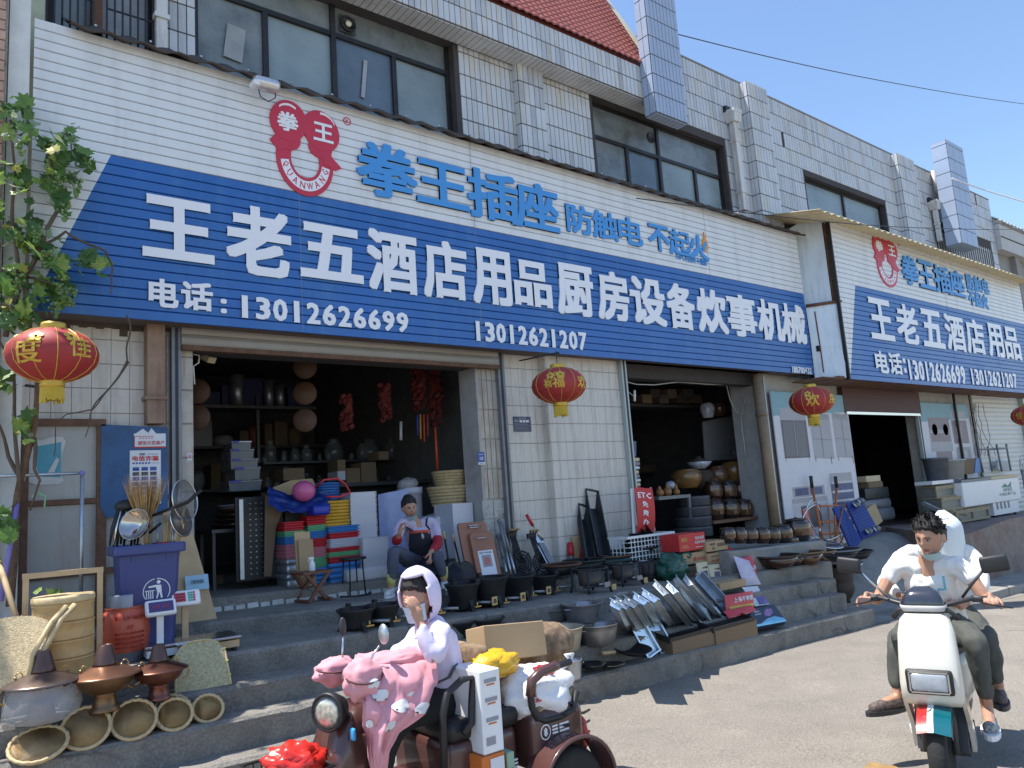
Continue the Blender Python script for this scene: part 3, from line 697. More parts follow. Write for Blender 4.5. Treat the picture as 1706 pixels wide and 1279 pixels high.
mb = MB(); pts = [(223,724),(238,714),(247,721),(252,713),(262,724)]; mb.prism([(P(x_,y_,Y=7.341).x,P(x_,y_,Y=7.341).z) for x_,y_ in pts],7.339,7.342)
o_ = mb.obj('sign_gable',[p_w]); hs = bpy.data.objects['merchant_sign']; o_.parent = hs; o_.location = o_.location-hs.location
it = [('t','预防',.3,.905,.5,.95,p_dark,.02),('r',.56,.92,.92,.935,p_grey),('t','电信诈骗',.08,.80,.92,.9,p_red,.03),('t','●●●●●●',.08,.745,.66,.78,p_blue,0),('r',.7,.755,.95,.765,p_grey)]
for r_ in range(7):
    for c_ in range(3): it.append(('r',.09+c_*.28,.62-r_*.09,.30+c_*.28,.69-r_*.09,p_blue if r_ != 1 else p_dark))
it += [('r',.12,.64,.27,.65,p_w),('r',.4,.64,.52,.65,p_w)]
poster('fraud_notice','white notice with red heading and blue boxes on the blue board','poster',216,750,268,840,7.342,p_w,it)
it = [('t','文明商户·诚信经营',.3,.87,.72,.93,p_w,0),('r',.04,.8,.96,.82,p_grey)]+[('r',.35+.19*k,.62,.5+.19*k,.76,p_w) for k in range(3)]+[('r',.04,.66,.28,.74,p_grey)]+[('r',.05,.1+.09*k,.95-.1*(k % 3),.12+.09*k,p_grey) for k in range(6)]
poster('plaque','dark blue information plaque on the white wall left of the middle lantern','plaque',855,694,884,719,YF-.010,M('plaque_dark',(.045,.06,.1),.5,var=.05),it,thick=.008)
it = [('r',0,0,1,.2,p_w),('t','石墨',.22,.36,.78,.62,p_w,.02),('r',.2,.8,.8,.84,p_w),('r',.2,.08,.8,.12,p_grey)]
poster('door_plaque','small bright blue and white number plaque on the stained jamb tiles','plaque',796,753,807,774,YF-.02,p_blue,it,thick=.004)
poster('sticker','small red and white sticker on the left jamb tiles','sticker',312,755,320,767,YF-.016,p_w,[('t','问',.2,.2,.85,.85,p_red,.02)],thick=.001)
mb = MB(); xx = X(258,620,7.36); z0_,z1_ = Z(258,706,7.36),3.8
mb.box((xx,7.37,(z0_+z1_)/2),(.15,.12,z1_-z0_)); mb.box((xx,7.368,Z(258,664,7.36)),(.19,.15,.03))
m_bpipe = M('dirty_downpipe',(.3,.2,.14),.75,var=.25,dirt=(.12,.05,.03),damt=.7,dscale=2.5,streak=True)
mb.obj('downpipe',m_bpipe,label='dirty brown square downpipe above the blue board',category='downpipe')
mb = MB(); xx = X(1278,750,7.3); mb.tube([(xx-.02,7.32,3.6),(xx,7.32,2.2),(xx,7.32,.9)],.085,12); mb.cyl((xx-.01,7.32,2.9),(xx-.01,7.32,2.95),.1)
mb.obj('downpipe',M('ochre_pipe',(.26,.19,.12),.6,var=.2,dirt=(.08,.06,.05),damt=.6),label='ochre drainpipe right of the jar shop opening',category='downpipe')
# ---------------------------------------------------------------- printed appliance boards right of the jars
m_adw = M('banner_white',(.62,.62,.66),.6,var=.05); m_adb = M('banner_cyan',(.22,.38,.43),.6,var=.08)
def board(name,label,px0,px1,ytop,ybot,y,extra):
    a = X(px0,ytop+20,y); b = X(px1,ytop+20,y); zt = (Z(px0,ytop,y)+Z(px1,ytop+14,y))/2; zb_ = .6
    mb = MB(); mb.bx(a,b,y,y+.02,zb_,zt,0); zc = zt-.42
    mb.add([(a,y-.001,zc),(b,y-.001,zc+.1),(b,y-.001,zt),(a,y-.001,zt)],[(0,1,2,3)],1)
    mats = [m_adw,m_adb]+extra(mb,a,b,zb_,zt,y-.002)
    return mb.obj(name,mats,label=label,category='banner',normals=False)
def quad(mb,x0,x1,z0,z1,y,m,sk=0): mb.add([(x0,y,z0),(x1,y,z0+sk),(x1,y,z1+sk),(x0,y,z1)],[(0,1,2,3)],m)
pf1 = M('print_fridge_dark',(.13,.11,.12),.5,var=.3,scale=3); pf2 = M('print_fridge_grey',(.36,.36,.39),.5,var=.08); pf3 = M('print_line',(.15,.15,.17),.5); pf4 = M('print_navy',(.07,.09,.2),.5,var=.3); pf5 = M('print_fridge_light',(.5,.5,.53),.5)
def ad1(mb,a,b,z0,z1,y):
    w = b-a; h = z1-z0
    def q(u0,u1,v0,v1,m,dy=0,sk=0): quad(mb,a+u0*w,a+u1*w,z0+v0*h,z0+v1*h,y-dy,m,sk)
    q(.08,.40,.58,.88,2); q(.08,.40,.82,.9,3,.001); q(.1,.22,.59,.81,4,.001); q(.25,.37,.59,.81,4,.001); q(.235,.242,.59,.82,3,.002); q(.09,.095,.56,.59,4); q(.38,.385,.555,.59,4)
    for u in (.45,.76):
        q(u,u+.27 if u < .5 else .99,.575,.875,3,0,-.03); q(u+.01,u+.26 if u < .5 else .98,.84,.843,4,.002,-.03); q(u+.01,u+.26 if u < .5 else .98,.70,.703,4,.002,-.03); q(u+.125,u+.131,.58,.84,4,.002,-.02)
        for k in range(4): q(u+.02,u+.25 if u < .5 else .97,.85+.006*k,.852+.006*k,4,.001,-.03)
        q(u+.01,u+.02,.55,.58,4); q(u+.22,u+.23,.53,.58,4)
    q(.1,.55,.12,.33,6); q(.1,.55,.30,.33,3,.001); q(.12,.53,.335,.40,3); q(.15,.32,.345,.39,5,.001); q(.34,.5,.345,.39,5,.001); q(.2,.45,.14,.28,2,.001)
    q(.62,.93,.12,.4,5); q(.62,.93,.4,.47,3);
    for k in range(5): q(.63,.92,.16+.06*k,.175+.06*k,6,.001)
    return [pf1,pf2,pf3,pf4,pf5]
board('appliance_banner','tall banner printed with fridges and steel cabinets right of the jar shop',1285,1410,648,860,7.36,ad1)
def ad2(mb,a,b,z0,z1,y):
    w = b-a; h = z1-z0
    def q(u0,u1,v0,v1,m,dy=0,sk=0): quad(mb,a+u0*w,a+u1*w,z0+v0*h,z0+v1*h,y-dy,m,sk)
    q(.13,.55,.78,.88,2); q(.12,.56,.60,.78,4); q(.15,.53,.68,.75,2,.001); q(.2,.52,.52,.6,2)
    for u in (.2,.42):
        mb.lathe([(.0,0),(.1,0)],16,3,Matrix.Translation((a+(u+.04)*w,y-.004,z0+.78*h)) @ Matrix.Rotation(R(90),4,'X')); mb.lathe([(.1,0),(.125,0)],16,5,Matrix.Translation((a+(u+.04)*w,y-.005,z0+.78*h)) @ Matrix.Rotation(R(90),4,'X'))
    q(.6,.93,.87,.94,4); q(.6,.93,.66,.86,2); q(.68,.78,.7,.8,5,.001); q(.62,.93,.49,.63,4); q(.7,.85,.54,.6,5,.001); q(.12,.5,.3,.42,3); q(.12,.5,.43,.435,5)
    return [M('print_mauve',(.24,.2,.22),.5,var=.2),pf3,pf2,pf5]
board('appliance_banner','banner printed with gas stoves and ovens left of the white shutter',1532,1612,665,860,7.36,ad2)
mb = MB(); p_ = X(1607,800,7.35); mb.bx(p_+.02,p_+.07,7.3,7.35,.6,3.5); mb.obj('post',m_frame,label='dark post between the stove banner and the white shutter',category='post')
# ================================================================ signs
m_sw = M('sign_white',(.72,.735,.74),.38,var=.03,scale=1.5,dirt=(.46,.45,.43),damt=.45,dscale=1.0,streak=True)
m_sb = M('sign_blue',(.022,.125,.40),.36,var=.1,scale=1.2,dirt=(.06,.19,.42),damt=.55,dscale=.9,streak=True)
m_letter = M('letter_white',(.82,.82,.84),.35,var=.02)
m_sky = M('letter_blue',(.06,.29,.66),.4,var=.03)
m_lred = M('logo_red',(.55,.03,.06),.35,var=.04)
m_seam = M('seam_grey',(.22,.27,.36),.6)
def sign(name,label,x0,x1,z0,z1,y,n,bt,bx_top,loc):
    root = thing(name,label,'shop sign',loc)
    h = (z1-z0)/n
    for i in range(n):
        a = z0+i*h; b = a+h
        def bxl(z):
            t = (z-z0)/(bt-z0); return x0+(bx_top-x0)*t
        mb = MB(); pr = [(.0,0.0),(-.012,.004),(-.014,h-.012),(-.006,h-.006),(.004,h-.001)]
        zs = [(a+q[1],y+q[0]) for q in pr]
        if a >= bt-1e-6:
            vs = [(x,yy,z) for z,yy in zs for x in (x0,x1)]; mb.add(vs,[(2*k,2*k+1,2*k+3,2*k+2) for k in range(len(zs)-1)],0)
        else:
            vs = []
            for z,yy in zs: xb_ = max(x0,bxl(min(z,bt))); vs += [(x0,yy,z),(xb_,yy,z),(x1,yy,z)]
            mb.add(vs,[(3*k,3*k+1,3*k+4,3*k+3) for k in range(len(zs)-1)],0); mb.add(vs,[(3*k+1,3*k+2,3*k+5,3*k+4) for k in range(len(zs)-1)],1)
        lo(mb,'slat',[m_sw,m_sb],root)
    for k in range(1,int((x1-x0)/2.3)):
        xx = x0+k*2.3+.2*math.sin(k*3); zz = bt if k % 2 else z1; mb = MB(); mb.bx(xx,xx+.004,y-.0155,y-.013,z0+.01,zz-.01); lo(mb,'sheet_seam',m_seam,root)
    mb = MB(); mb.bx(x0+.01,x1-.01,y+.012,y+.04,z0+.004,z1-.01)
    for k in range(int((x1-x0)/1.2)+1): xx = x0+.03+k*1.2; mb.bx(xx,xx+.04,y+.041,y+.09,z0,z1-.02)
    lo(mb,'backing',m_rust,root)
    return root
zb_t = (Z(185,265,YS1)+Z(1337,488,YS1))/2
SX0,SX1 = X(56,100,YS1),(X(1330,392,YS1)+X(1350,625,YS1))/2
hh = (ZT1-ZB1)/28; zb_t = ZB1+hh*round((zb_t-ZB1)/hh)
S1 = sign('shop_sign','long blue and white slatted sign with thirteen big white characters over the main shop',SX0,SX1,ZB1,ZT1,YS1,28,zb_t,X(185,265,YS1),(6,YS1,ZB1))
SX2 = X(1378,352,YS2); SX3 = SX2+9.2
zb_t2 = Z(1424,478,YS2); h2 = (ZT2-ZB2)/33; zb_t2 = ZB2+h2*round((zb_t2-ZB2)/h2)
S2 = sign('shop_sign','shorter blue and white slatted sign with eight phone-sized characters under the yellow corrugated roof',SX2,SX3,ZB2,ZT2,YS2,33,zb_t2,X(1424,478,YS2),(16,YS2,ZB2))
S2['label'] = 'right-hand blue and white slatted sign under the yellow corrugated roof'
def place(root,s,pxl,pxr,pym,ztop,zbot,y,mt,bold=.03,d=.018,name='character',rot=0):
    a = P(pxl,pym,Y=y).x; b = P(pxr,pym,Y=y).x
    mb = MB(); text(mb,s,(a,y-.016,zbot),(b-a,0,0),(0,0,ztop-zbot),(0,-1,0),bold,0,d,2)
    return lo(mb,name,mt,root,normals=False)
main = [('王',236,355,382),('老',375,483,405),('五',498,602,427),('酒',610,693,440),('店',703,776,456),('用',785,849,466),('品',854,916,477),('厨',926,986,488),('房',993,1045,497),('设',1048,1106,506),('备',1109,1155,515),('炊',1160,1209,524),('事',1210,1258,533),('机',1261,1303,540),('械',1302,1340,547)]
zm1 = Z(245,315,YS1)+.01; zm0 = Z(354,449,YS1)-.01
for ch,a,b,m_ in main: place(S1,ch,a,b,m_,zm1-(.06 if ch in '品五王' else 0),zm0+(.05 if ch in '品五王' else 0),YS1,m_letter,.034)
place(S1,'电',246,296,497,Z(270,466,YS1),Z(270,513,YS1),YS1,m_letter,.035)
place(S1,'话',300,353,500,Z(325,471,YS1),Z(325,518,YS1),YS1,m_letter,.035)
place(S1,':',366,376,510,Z(371,499,YS1),Z(371,523,YS1),YS1,m_letter,.03)
def digits(root,s,pxl,pxr,pyl,pyr,hpx,y,mt,bold=.03):
    xl = P(pxl,pyl,Y=y); xr = P(pxr,pyr,Y=y); n = len(s); zc = (xl.z+xr.z)/2; hz = hpx
    w = (xr.x-xl.x)/n
    for i,c in enumerate(s):
        a = xl.x+w*i+w*.08; b = a+w*.84
        if c == '1': a += w*.22; b -= w*.28
        mb = MB(); text(mb,c,(a,y-.016,zc-hz/2),(b-a,0,0),(0,0,hz),(0,-1,0),bold,0,.014,2); lo(mb,'digit',mt,root,normals=False)
hz1 = Z(410,491,YS1)-Z(410,528,YS1)
digits(S1,'13012626699',392,680,510,539,hz1,YS1,m_letter)
digits(S1,'13012621207',785,976,553,568,Z(880,545,YS1)-Z(880,576,YS1),YS1,m_letter)
digits(S1,'180700432',1316,1350,615,619,Z(1330,611,YS1)-Z(1330,622,YS1),YS1,m_letter,.02)
zt_a = Z(640,245,YS1)+.02; zt_b = Z(640,331,YS1)
for ch,a,b,m_ in (('拳',592,692,288),('王',691,777,312),('插',777,860,332),('座',856,927,350)): place(S1,ch,a,b,m_,zt_a-(.05 if ch == '王' else 0),zt_b+(.04 if ch == '王' else 0),YS1,m_sky,.027,.03)
zs_a = Z(962,343,YS1); zs_b = Z(962,390,YS1)
for ch,a,b,m_ in (('防',941,984,366),('触',985,1026,374),('电',1027,1067,382),('不',1078,1112,392),('起',1112,1147,398),('火',1146,1176,404)): place(S1,ch,a,b,m_,zs_a,zs_b,YS1,m_sky,.026,.02)
place(S1,'750℃灼热丝不燃烧',1124,1175,433,Z(1150,427,YS1),Z(1150,438,YS1),YS1,m_sky,.0,.01,'lettering')
mb = MB(); fx = P(1172,404,Y=YS1)
mb.prism([(fx.x+.075*math.sin(t)*(1 if t < math.pi else 1)*(.6+.4*math.cos(t/2)**2 if False else 1),fx.z-.05-.1*math.cos(t)) if True else 0 for t in [k*math.pi/6 for k in range(12)]],YS1-.03,YS1-.015); mb.prism([(fx.x-.03,fx.z+.04),(fx.x+.05,fx.z+.02),(fx.x+.0,fx.z+.17)],YS1-.031,YS1-.014); lo(mb,'flame_mark',M('orange_mark',(.75,.32,.03),.4),S1)
def logo(root,cx,cz,w,h,y):
    """two red boxing gloves joined over a ring, with a white arc of letters"""
    def q(u,v): return (cx+u*w,cz+v*h)
    L_ = MB()
    def disc(u,v,ru,rv,d0,d1,m,rot=0,seg=28):
        o = []
        for k in range(seg):
            a = 2*math.pi*k/seg; x_ = ru*math.cos(a); z_ = rv*math.sin(a); o.append((cx+(u+x_*math.cos(rot)-z_*math.sin(rot))*w,cz+(v+x_*math.sin(rot)+z_*math.cos(rot))*h))
        L_.prism(o,y-d1,y-d0,m)
    disc(-.24,.27,.255,.225,.012,.034,0,.25); disc(.22,.25,.265,.225,.012,.032,0,-.2)
    disc(-.25,.07,.17,.12,.012,.030,0); disc(.2,.06,.17,.12,.012,.029,0)
    def arc(r0,r1,a0,a1,d0,d1,m,seg=26):
        a_ = [R(a0+(a1-a0)*k/seg) for k in range(seg+1)]
        cxx,czz = -.02,-.12
        for k in range(seg):
            p = [(cx+(cxx+r*math.cos(t))*w,cz+(czz+r*math.sin(t)*.98)*h) for t,r in ((a_[k],r0),(a_[k+1],r0),(a_[k+1],r1),(a_[k],r1))]
            L_.prism(p,y-d1,y-d0,m)
    arc(.2,.40,160,380,.013,.026,0); arc(.235,.345,188,352,.0265,.0285,1)
    L_.prism([q(-.5,.02),q(-.38,-.08),q(-.2,.0),q(-.2,.12),q(-.42,.1)],y-.031,y-.013,0); L_.prism([q(.5,-.12),q(.36,-.02),q(.2,-.02),q(.25,-.12),q(.42,-.16)],y-.0305,y-.0128,0)
    for (u,v,s_) in ((-.3,.43,-1),(.3,.4,1)):
        o1 = [];
        for k in range(8): a = R(60+70*k/7) if s_ < 0 else R(30+70*k/7); o1.append((a,.2))
        pts = [(cx+(u*.8+.2*math.cos(a))*w,cz+(.27+.19*math.sin(a))*h) for a,_ in o1]+[(cx+(u*.8+.2*math.cos(a))*w,cz+(.255+.18*math.sin(a))*h) for a,_ in reversed(o1)]
        L_.prism(pts,y-.036,y-.0345,1)
    lo(L_,'logo',[m_lred,m_letter],root)
    for ch,u in (('拳',-.40),('王',.10)):
        mb = MB(); text(mb,ch,(cx+u*w,y-.0345,cz+(.15 if ch == '拳' else .13)*h),(w*.29,0,0),(0,0,h*.21),(0,-1,0),.03,0,.003,2); lo(mb,'logo_character',m_letter,root,normals=False)
    mb = MB()
    for i,ch in enumerate('QUANWANG'):
        t = R(198+i*144/7); r = .29; c_ = Vector((cx+(-.02+r*math.cos(t))*w,0,cz+(-.12+r*math.sin(t)*.98)*h)); tn = Vector((-math.sin(t)*w,0,math.cos(t)*h)).normalized(); rd = Vector((-math.cos(t)*w,0,-math.sin(t)*h)).normalized()
        hh_ = .075*h; ww = .07*w if ch != 'W' else .09*w
        o_ = c_-tn*ww/2-rd*hh_/2; text(mb,ch,(o_.x,y-.0288,o_.z),tn*ww,rd*hh_,(0,-1,0),.01,0,.0015,1)
    lo(mb,'logo_lettering',m_lred,root,normals=False)
    mb = MB(); u,v = .62,.45
    c0 = Vector((cx+u*w,0,cz+v*h)); r_ = .06*w
    for k in range(20):
        a0,a1 = 2*math.pi*k/20,2*math.pi*(k+1)/20
        mb.prism([(c0.x+r_*math.cos(a0),c0.z+r_*math.sin(a0)),(c0.x+r_*math.cos(a1),c0.z+r_*math.sin(a1)),(c0.x+r_*.78*math.cos(a1),c0.z+r_*.78*math.sin(a1)),(c0.x+r_*.78*math.cos(a0),c0.z+r_*.78*math.sin(a0))],y-.018,y-.012)
    text(mb,'R',(c0.x-r_*.35,y-.014,c0.z-r_*.45),(r_*.75,0,0),(0,0,r_*.9),(0,-1,0),.0,0,.004,1); lo(mb,'registered_mark',m_lred,root,normals=False)
a = P(447,250,Y=YS1); b = P(567,250,Y=YS1); c_ = P(505,176,Y=YS1); d_ = P(515,327,Y=YS1)
logo(S1,(a.x+b.x)/2,(c_.z+d_.z)/2,(b.x-a.x)*.98,c_.z-d_.z,YS1)
z1a,z1b = Z(1465,499,YS2),Z(1465,566,YS2)
for ch,a,b,m_ in (('王',1446,1484,533),('老',1492,1527,545),('五',1534,1569,553),('酒',1574,1605,560),('店',1608,1638,566),('用',1644,1669,571),('品',1672,1697,576)): place(S2,ch,a,b,m_,z1a,z1b,YS2,m_letter,.03)
z2a,z2b = Z(1470,586,YS2),Z(1470,622,YS2)
place(S2,'电',1456,1477,605,z2a,z2b,YS2,m_letter); place(S2,'话',1479,1500,608,z2a,z2b,YS2,m_letter); place(S2,':',1503,1507,612,z2a-.08,z2b+.05,YS2,m_letter)
digits(S2,'13012626699',1509,1606,617,624,(z2a-z2b)*.95,YS2,m_letter); digits(S2,'13012621207',1614,1692,628,634,(z2a-z2b)*.85,YS2,m_letter)
z3a,z3b = Z(1520,430,YS2),Z(1520,476,YS2)
for ch,a,b,m_ in (('拳',1500,1527,452),('王',1528,1553,461),('插',1554,1580,468),('座',1580,1604,475)): place(S2,ch,a,b,m_,z3a,z3b,YS2,m_sky,.027,.03)
z4a,z4b = Z(1615,458,YS2),Z(1615,483,YS2)
for ch,a,b,m_ in (('防',1608,1620,472),('触',1621,1633,475),('电',1634,1645,478)): place(S2,ch,a,b,m_,z4a,z4b,YS2,m_sky,.04)
z4a,z4b = Z(1625,487,YS2),Z(1625,511,YS2)
for ch,a,b,m_ in (('不',1612,1622,498),('起',1623,1633,500),('火',1634,1644,502)): place(S2,ch,a,b,m_,z4a,z4b,YS2,m_sky,.04)
a = P(1454,434,Y=YS2); b = P(1496,434,Y=YS2); logo(S2,(a.x+b.x)/2,(Z(1473,394,YS2)+Z(1473,476,YS2))/2,(b.x-a.x)*.95,Z(1473,394,YS2)-Z(1473,476,YS2),YS2)
m_drip = M('drip_roof',(.075,.06,.05),.85,var=.3,scale=10,bump=.3)
mb = MB(); x0 = SX0+.25; n = int((SX1+.12-x0)/.05)
def drip(i,j):
    x = x0+i*.05; wv = .018*math.cos(i*math.pi/3.0)
    yy = (YS1-.14,YS1+.02,YU)[j]; zz = (ZT1-.03,ZT1+.05,ZT1+.32)[j]
    return (x,yy,zz+wv)
vs = [drip(i,j) for i in range(n+1) for j in range(3)]+[(p[0],p[1],p[2]-.02) for p in [drip(i,j) for i in range(n+1) for j in range(3)]]
k3 = (n+1)*3
fs = [(i*3+j,(i+1)*3+j,(i+1)*3+j+1,i*3+j+1) for i in range(n) for j in range(2)]+[(k3+i*3+j,k3+(i+1)*3+j,k3+(i+1)*3+j+1,k3+i*3+j+1) for i in range(n) for j in range(2)]+[(i*3,(i+1)*3,k3+(i+1)*3,k3+i*3) for i in range(n)]
mb.add(vs,fs,0,None,True)
lo(mb,'drip_roof',m_drip,S1)
mb = MB()
for k in range(26): xx = x0+.2+k*.45; mb.sphere((xx,YS1-.1,ZT1+.03),.014,6,4)
lo(mb,'roof_screw',m_galv,S1)['kind'] = 'stuff'
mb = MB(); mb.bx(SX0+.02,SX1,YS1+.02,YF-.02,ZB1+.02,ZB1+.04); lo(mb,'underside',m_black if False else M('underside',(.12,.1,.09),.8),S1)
m_yr = M('yellow_corrugated',(.62,.54,.34),.55,var=.12,scale=3,dirt=(.4,.36,.25),damt=.4)
mb = MB(); xr0 = X(1365,351,6.28); xr1_ = SX3+.4; n = int((xr1_-xr0)/.045)
zr0 = Z(1375,352,6.28)
def yroof(i,j,t=0):
    x = xr0+i*.045; yy = 6.28+j*1.25; zz = zr0+j*.30+.022*math.sin(i*math.pi/2.5)
    return (x,yy,zz-t)
vs = [yroof(i,j) for i in range(n+1) for j in range(2)]+[yroof(i,j,.006) for i in range(n+1) for j in range(2)]
k2 = (n+1)*2
mb.add(vs,[(i*2,i*2+2,i*2+3,i*2+1) for i in range(n)]+[(k2+i*2,k2+i*2+2,k2+i*2+3,k2+i*2+1) for i in range(n)]+[(i*2,i*2+2,k2+i*2+2,k2+i*2) for i in range(n)],0,None,True)
lo(mb,'corrugated_roof',m_yr,S2)
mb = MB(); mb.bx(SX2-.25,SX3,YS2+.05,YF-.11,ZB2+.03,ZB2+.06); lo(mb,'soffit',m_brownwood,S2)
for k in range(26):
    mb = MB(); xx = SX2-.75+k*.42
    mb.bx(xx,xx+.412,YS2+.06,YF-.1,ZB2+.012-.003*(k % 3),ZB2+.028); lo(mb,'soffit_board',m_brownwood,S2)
mb = MB(); mb.hexa([(SX2-.03,YS2-.02,ZB2),(SX2+.01,YS2-.02,ZB2),(SX2+.01,YS2+.04,ZB2),(SX2-.03,YS2+.04,ZB2),(SX2-.03,YS2-.02,ZT2),(SX2,YS2-.02,ZT2),(SX2,YS2+.04,ZT2),(SX2-.03,YS2+.04,ZT2)]); lo(mb,'edge_trim',m_frame,S2)
m_pale = M('pale_blue_sheet',(.66,.75,.82),.42,var=.08,scale=2,dirt=(.3,.2,.14),damt=.35,dscale=2.4,streak=True)
cp = thing('closing_panel','pale blue sheet metal panels closing the step between the two signs','panel',(SX1,YS1,ZB1))
zmid = Z(1365,508,6.9)
xR = SX2-.045
def up(u,v): y = 7.4-.6*u; b = .12*math.sin(v*math.pi)*0; return (SX1+.06+(xR-SX1-.02)*u+.05*math.sin(u*math.pi),y-.0,zmid+.02+(ZT2-.25*(1-u)-.02-zmid)*v+.06*v*math.sin(u*math.pi))
mb = MB(); mb.grid(up,10,6); lo(mb,'upper_sheet',m_pale,cp)
def lw(u,v): y = 7.12-.42*u; return (SX1+.07+(xR-SX1-.0)*u*(.78+.22*v)+.02*math.sin(v*3),y,ZB2+.03+(zmid-ZB2-.01)*v)
mb = MB(); mb.grid(lw,6,8); lo(mb,'lower_sheet',m_pale,cp)
mb = MB(); p0 = lw(0,1); p1 = lw(1,1); mb.tube([(p0[0]-.02,p0[1]-.02,p0[2]),(p1[0]+.03,p1[1]-.04,p1[2]+.03)],.03,5); mb.tube([lw(.25,.92),lw(.28,.4),lw(.3,.1)],.012,4); mb.box(lw(.22,.42),(.06,.06,.1),1)
p0 = up(1,0); p1 = up(1,1); mb.tube([(p0[0]+.02,p0[1]-.02,p0[2]),(p1[0]+.02,p1[1]-.02,p1[2])],.02,4)
lo(mb,'rusty_edging',[m_rust,m_black],cp)
lp = thing('spot_lamp','small silver cylindrical spot lamp clamped on top of the main sign','lamp',P(443,141,Y=YS1-.22))
mb = MB(); mb.tube([(-.13,0,0),(-.1,0,0),(.1,0,.01),(.13,0,.01)],[.04,.07,.07,.05],16); mb.obj('lamp_body',M('lamp_silver',(.62,.6,.58),.3,metal=.7),lp)
mb = MB(); mb.hexa([(-.14,-.07,-.06),(-.08,-.07,-.06),(-.08,.05,-.06),(-.14,.05,-.06),(-.15,-.07,-.02),(-.1,-.07,-.02),(-.1,.05,-.02),(-.15,.05,-.02)]); mb.obj('lamp_hood',m_white,lp)
mb = MB(); mb.tube([(.0,.02,.06),(.0,.06,.15),(.02,.2,.12)],.012,6); mb.tube([(-.08,0,-.05),(-.05,.02,-.13),(.03,.02,-.16),(.1,.02,-.1),(.1,.0,.0)],.006,5); mb.obj('bracket',m_frame,lp)
m_grn = M('pale_green_wall',(.46,.52,.4),.85,var=.08,dirt=(.25,.22,.15),damt=.5,dscale=1.4)
nb = thing('neighbour_house','pale green rendered corner of the neighbouring house at the left edge','building',(-1,7.4,0))
xg0,xg1 = X(22,100,7.3),X(78,20,7.45)
mb = MB(); mb.bx(X(-30,100,7.45),xg1,7.452,7.8,3.752,6.95); lo(mb,'wall',m_grn,nb)
mb = MB(); mb.bx(xg0-.05,xg0+.10,7.1,7.2,.3,6.9); lo(mb,'white_pipe',M('white_pipe',(.7,.7,.66),.5),nb)
m_brk = M('pale_brick',(.5,.3,.22),.8,var=.2,dirt=(.5,.42,.35),damt=.6,dscale=4)
mb = MB(); mb.bx(X(-24,100,7.0),xg0-.07,7.0,7.25,.3,6.9,0); lo(mb,'mortar',m_conc2,nb)
z = .9; r_ = 0
while z < 6.8:
    x_ = xg0-.08-(.11 if r_ % 2 else 0)
    if r_ % 2:
        mb = MB(); mb.bx(xg0-.185,xg0-.085,6.985,7.0-.001,z,z+.075); lo(mb,'brick',m_brk,nb)
        x_ = xg0-.195
    for k in range(1):
        mb = MB(); mb.bx(x_-.23,x_-.01,6.985,7.0-.001,z,z+.075); lo(mb,'brick',m_brk,nb); x_ -= .24
    z += .09; r_ += 1
fb = thing('far_building','grey rendered building with weathered pale roof tiles beyond the right end','building',(26,7.4,0))
x0f = XEND+.02; YG = 7.35
za_,zb2 = Z(1680,480,YG),Z(1665,395,YG)
mb = MB(); mb.bx(x0f,x0f+14,YG+.25,YG+.5,3.5,Z(1690,425,YG)+.6); lo(mb,'wall',m_conc2,fb)
zbeam0 = Z(1690,422,YG); zbeam1 = Z(1640,362,YG)
mb = MB(); mb.bx(x0f,x0f+14,YG,YG+.3,zbeam0,zbeam1); mb.bx(x0f,x0f+14,YG-.02,YG-.001,(zbeam0+zbeam1)/2-.01,(zbeam0+zbeam1)/2+.01,1)
lo(mb,'beam',[M('beam_grey',(.5,.5,.49),.8,var=.1),m_grout],fb)
for k in range(6):
    mb = MB(); xx = x0f+1.2+k*2.0; mb.bx(xx,xx+.3,YG+.1,YG+.25,3.5,zbeam0-.002); lo(mb,'pilaster',m_conc2,fb)
m_moss = M('weathered_tile',(.42,.42,.4),.85,var=.35,scale=14,dirt=(.16,.16,.13),damt=.8,dscale=5)
mb = MB()
mb.hexa([(x0f,YG-.05,zbeam1+.01),(x0f+14,YG-.05,zbeam1+.01),(x0f+14,YG+2.6,zbeam1+.01),(x0f,YG+2.6,zbeam1+.01),(x0f,YG-.03,zbeam1+.05),(x0f+14,YG-.03,zbeam1+.05),(x0f+14,YG+2.6,zbeam1+2.3),(x0f,YG+2.6,zbeam1+2.3)])
lo(mb,'roof',m_moss,fb)
mb = MB()
for r_ in range(16):
    for c_ in range(56):
        x_ = x0f+c_*.25+.02*random.random(); y_ = YG-.06+r_*.16; z_ = zbeam1+.06+r_*.136+.02*random.random()
        mb.add([(x_,y_,z_),(x_+.12,y_,z_+.045),(x_+.24,y_,z_),(x_,y_+.18,z_+.13),(x_+.12,y_+.18,z_+.17),(x_+.24,y_+.18,z_+.13),(x_,y_,z_-.03),(x_+.24,y_,z_-.03)],[(0,1,4,3),(1,2,5,4),(6,7,2,1),(6,1,0)])
lo(mb,'roof_tiles',m_moss,fb)['kind'] = 'stuff'
m_wire = M('wire',(.03,.03,.03),.6)
def wire(name,label,pts,r=.012,mt=None,cat='wire'):
    mb = MB(); out = []
    for i in range(len(pts)-1):
        a,b = Vector(pts[i]),Vector(pts[i+1])
        for k in range(12): t = k/12; out.append(a.lerp(b,t)-Vector((0,0,.05*(b-a).length*t*(1-t)*.35)))
    out.append(Vector(pts[-1])); mb.tube(out,r,5); return mb.obj(name,mt or m_wire,label=label,category=cat)
wire('overhead_wire','thin dark wire sagging across the blue sky',[P(1130,57,Y=9.5),P(1420,125,Y=9.5),P(1750,178,Y=9.5)],.012)
wire('overhead_wire','thin dark wire between the tiled fin and the red roof',[P(1052,66,Y=7.6),P(1071,52,Y=7.5),P(1092,45,Y=7.0)],.01)
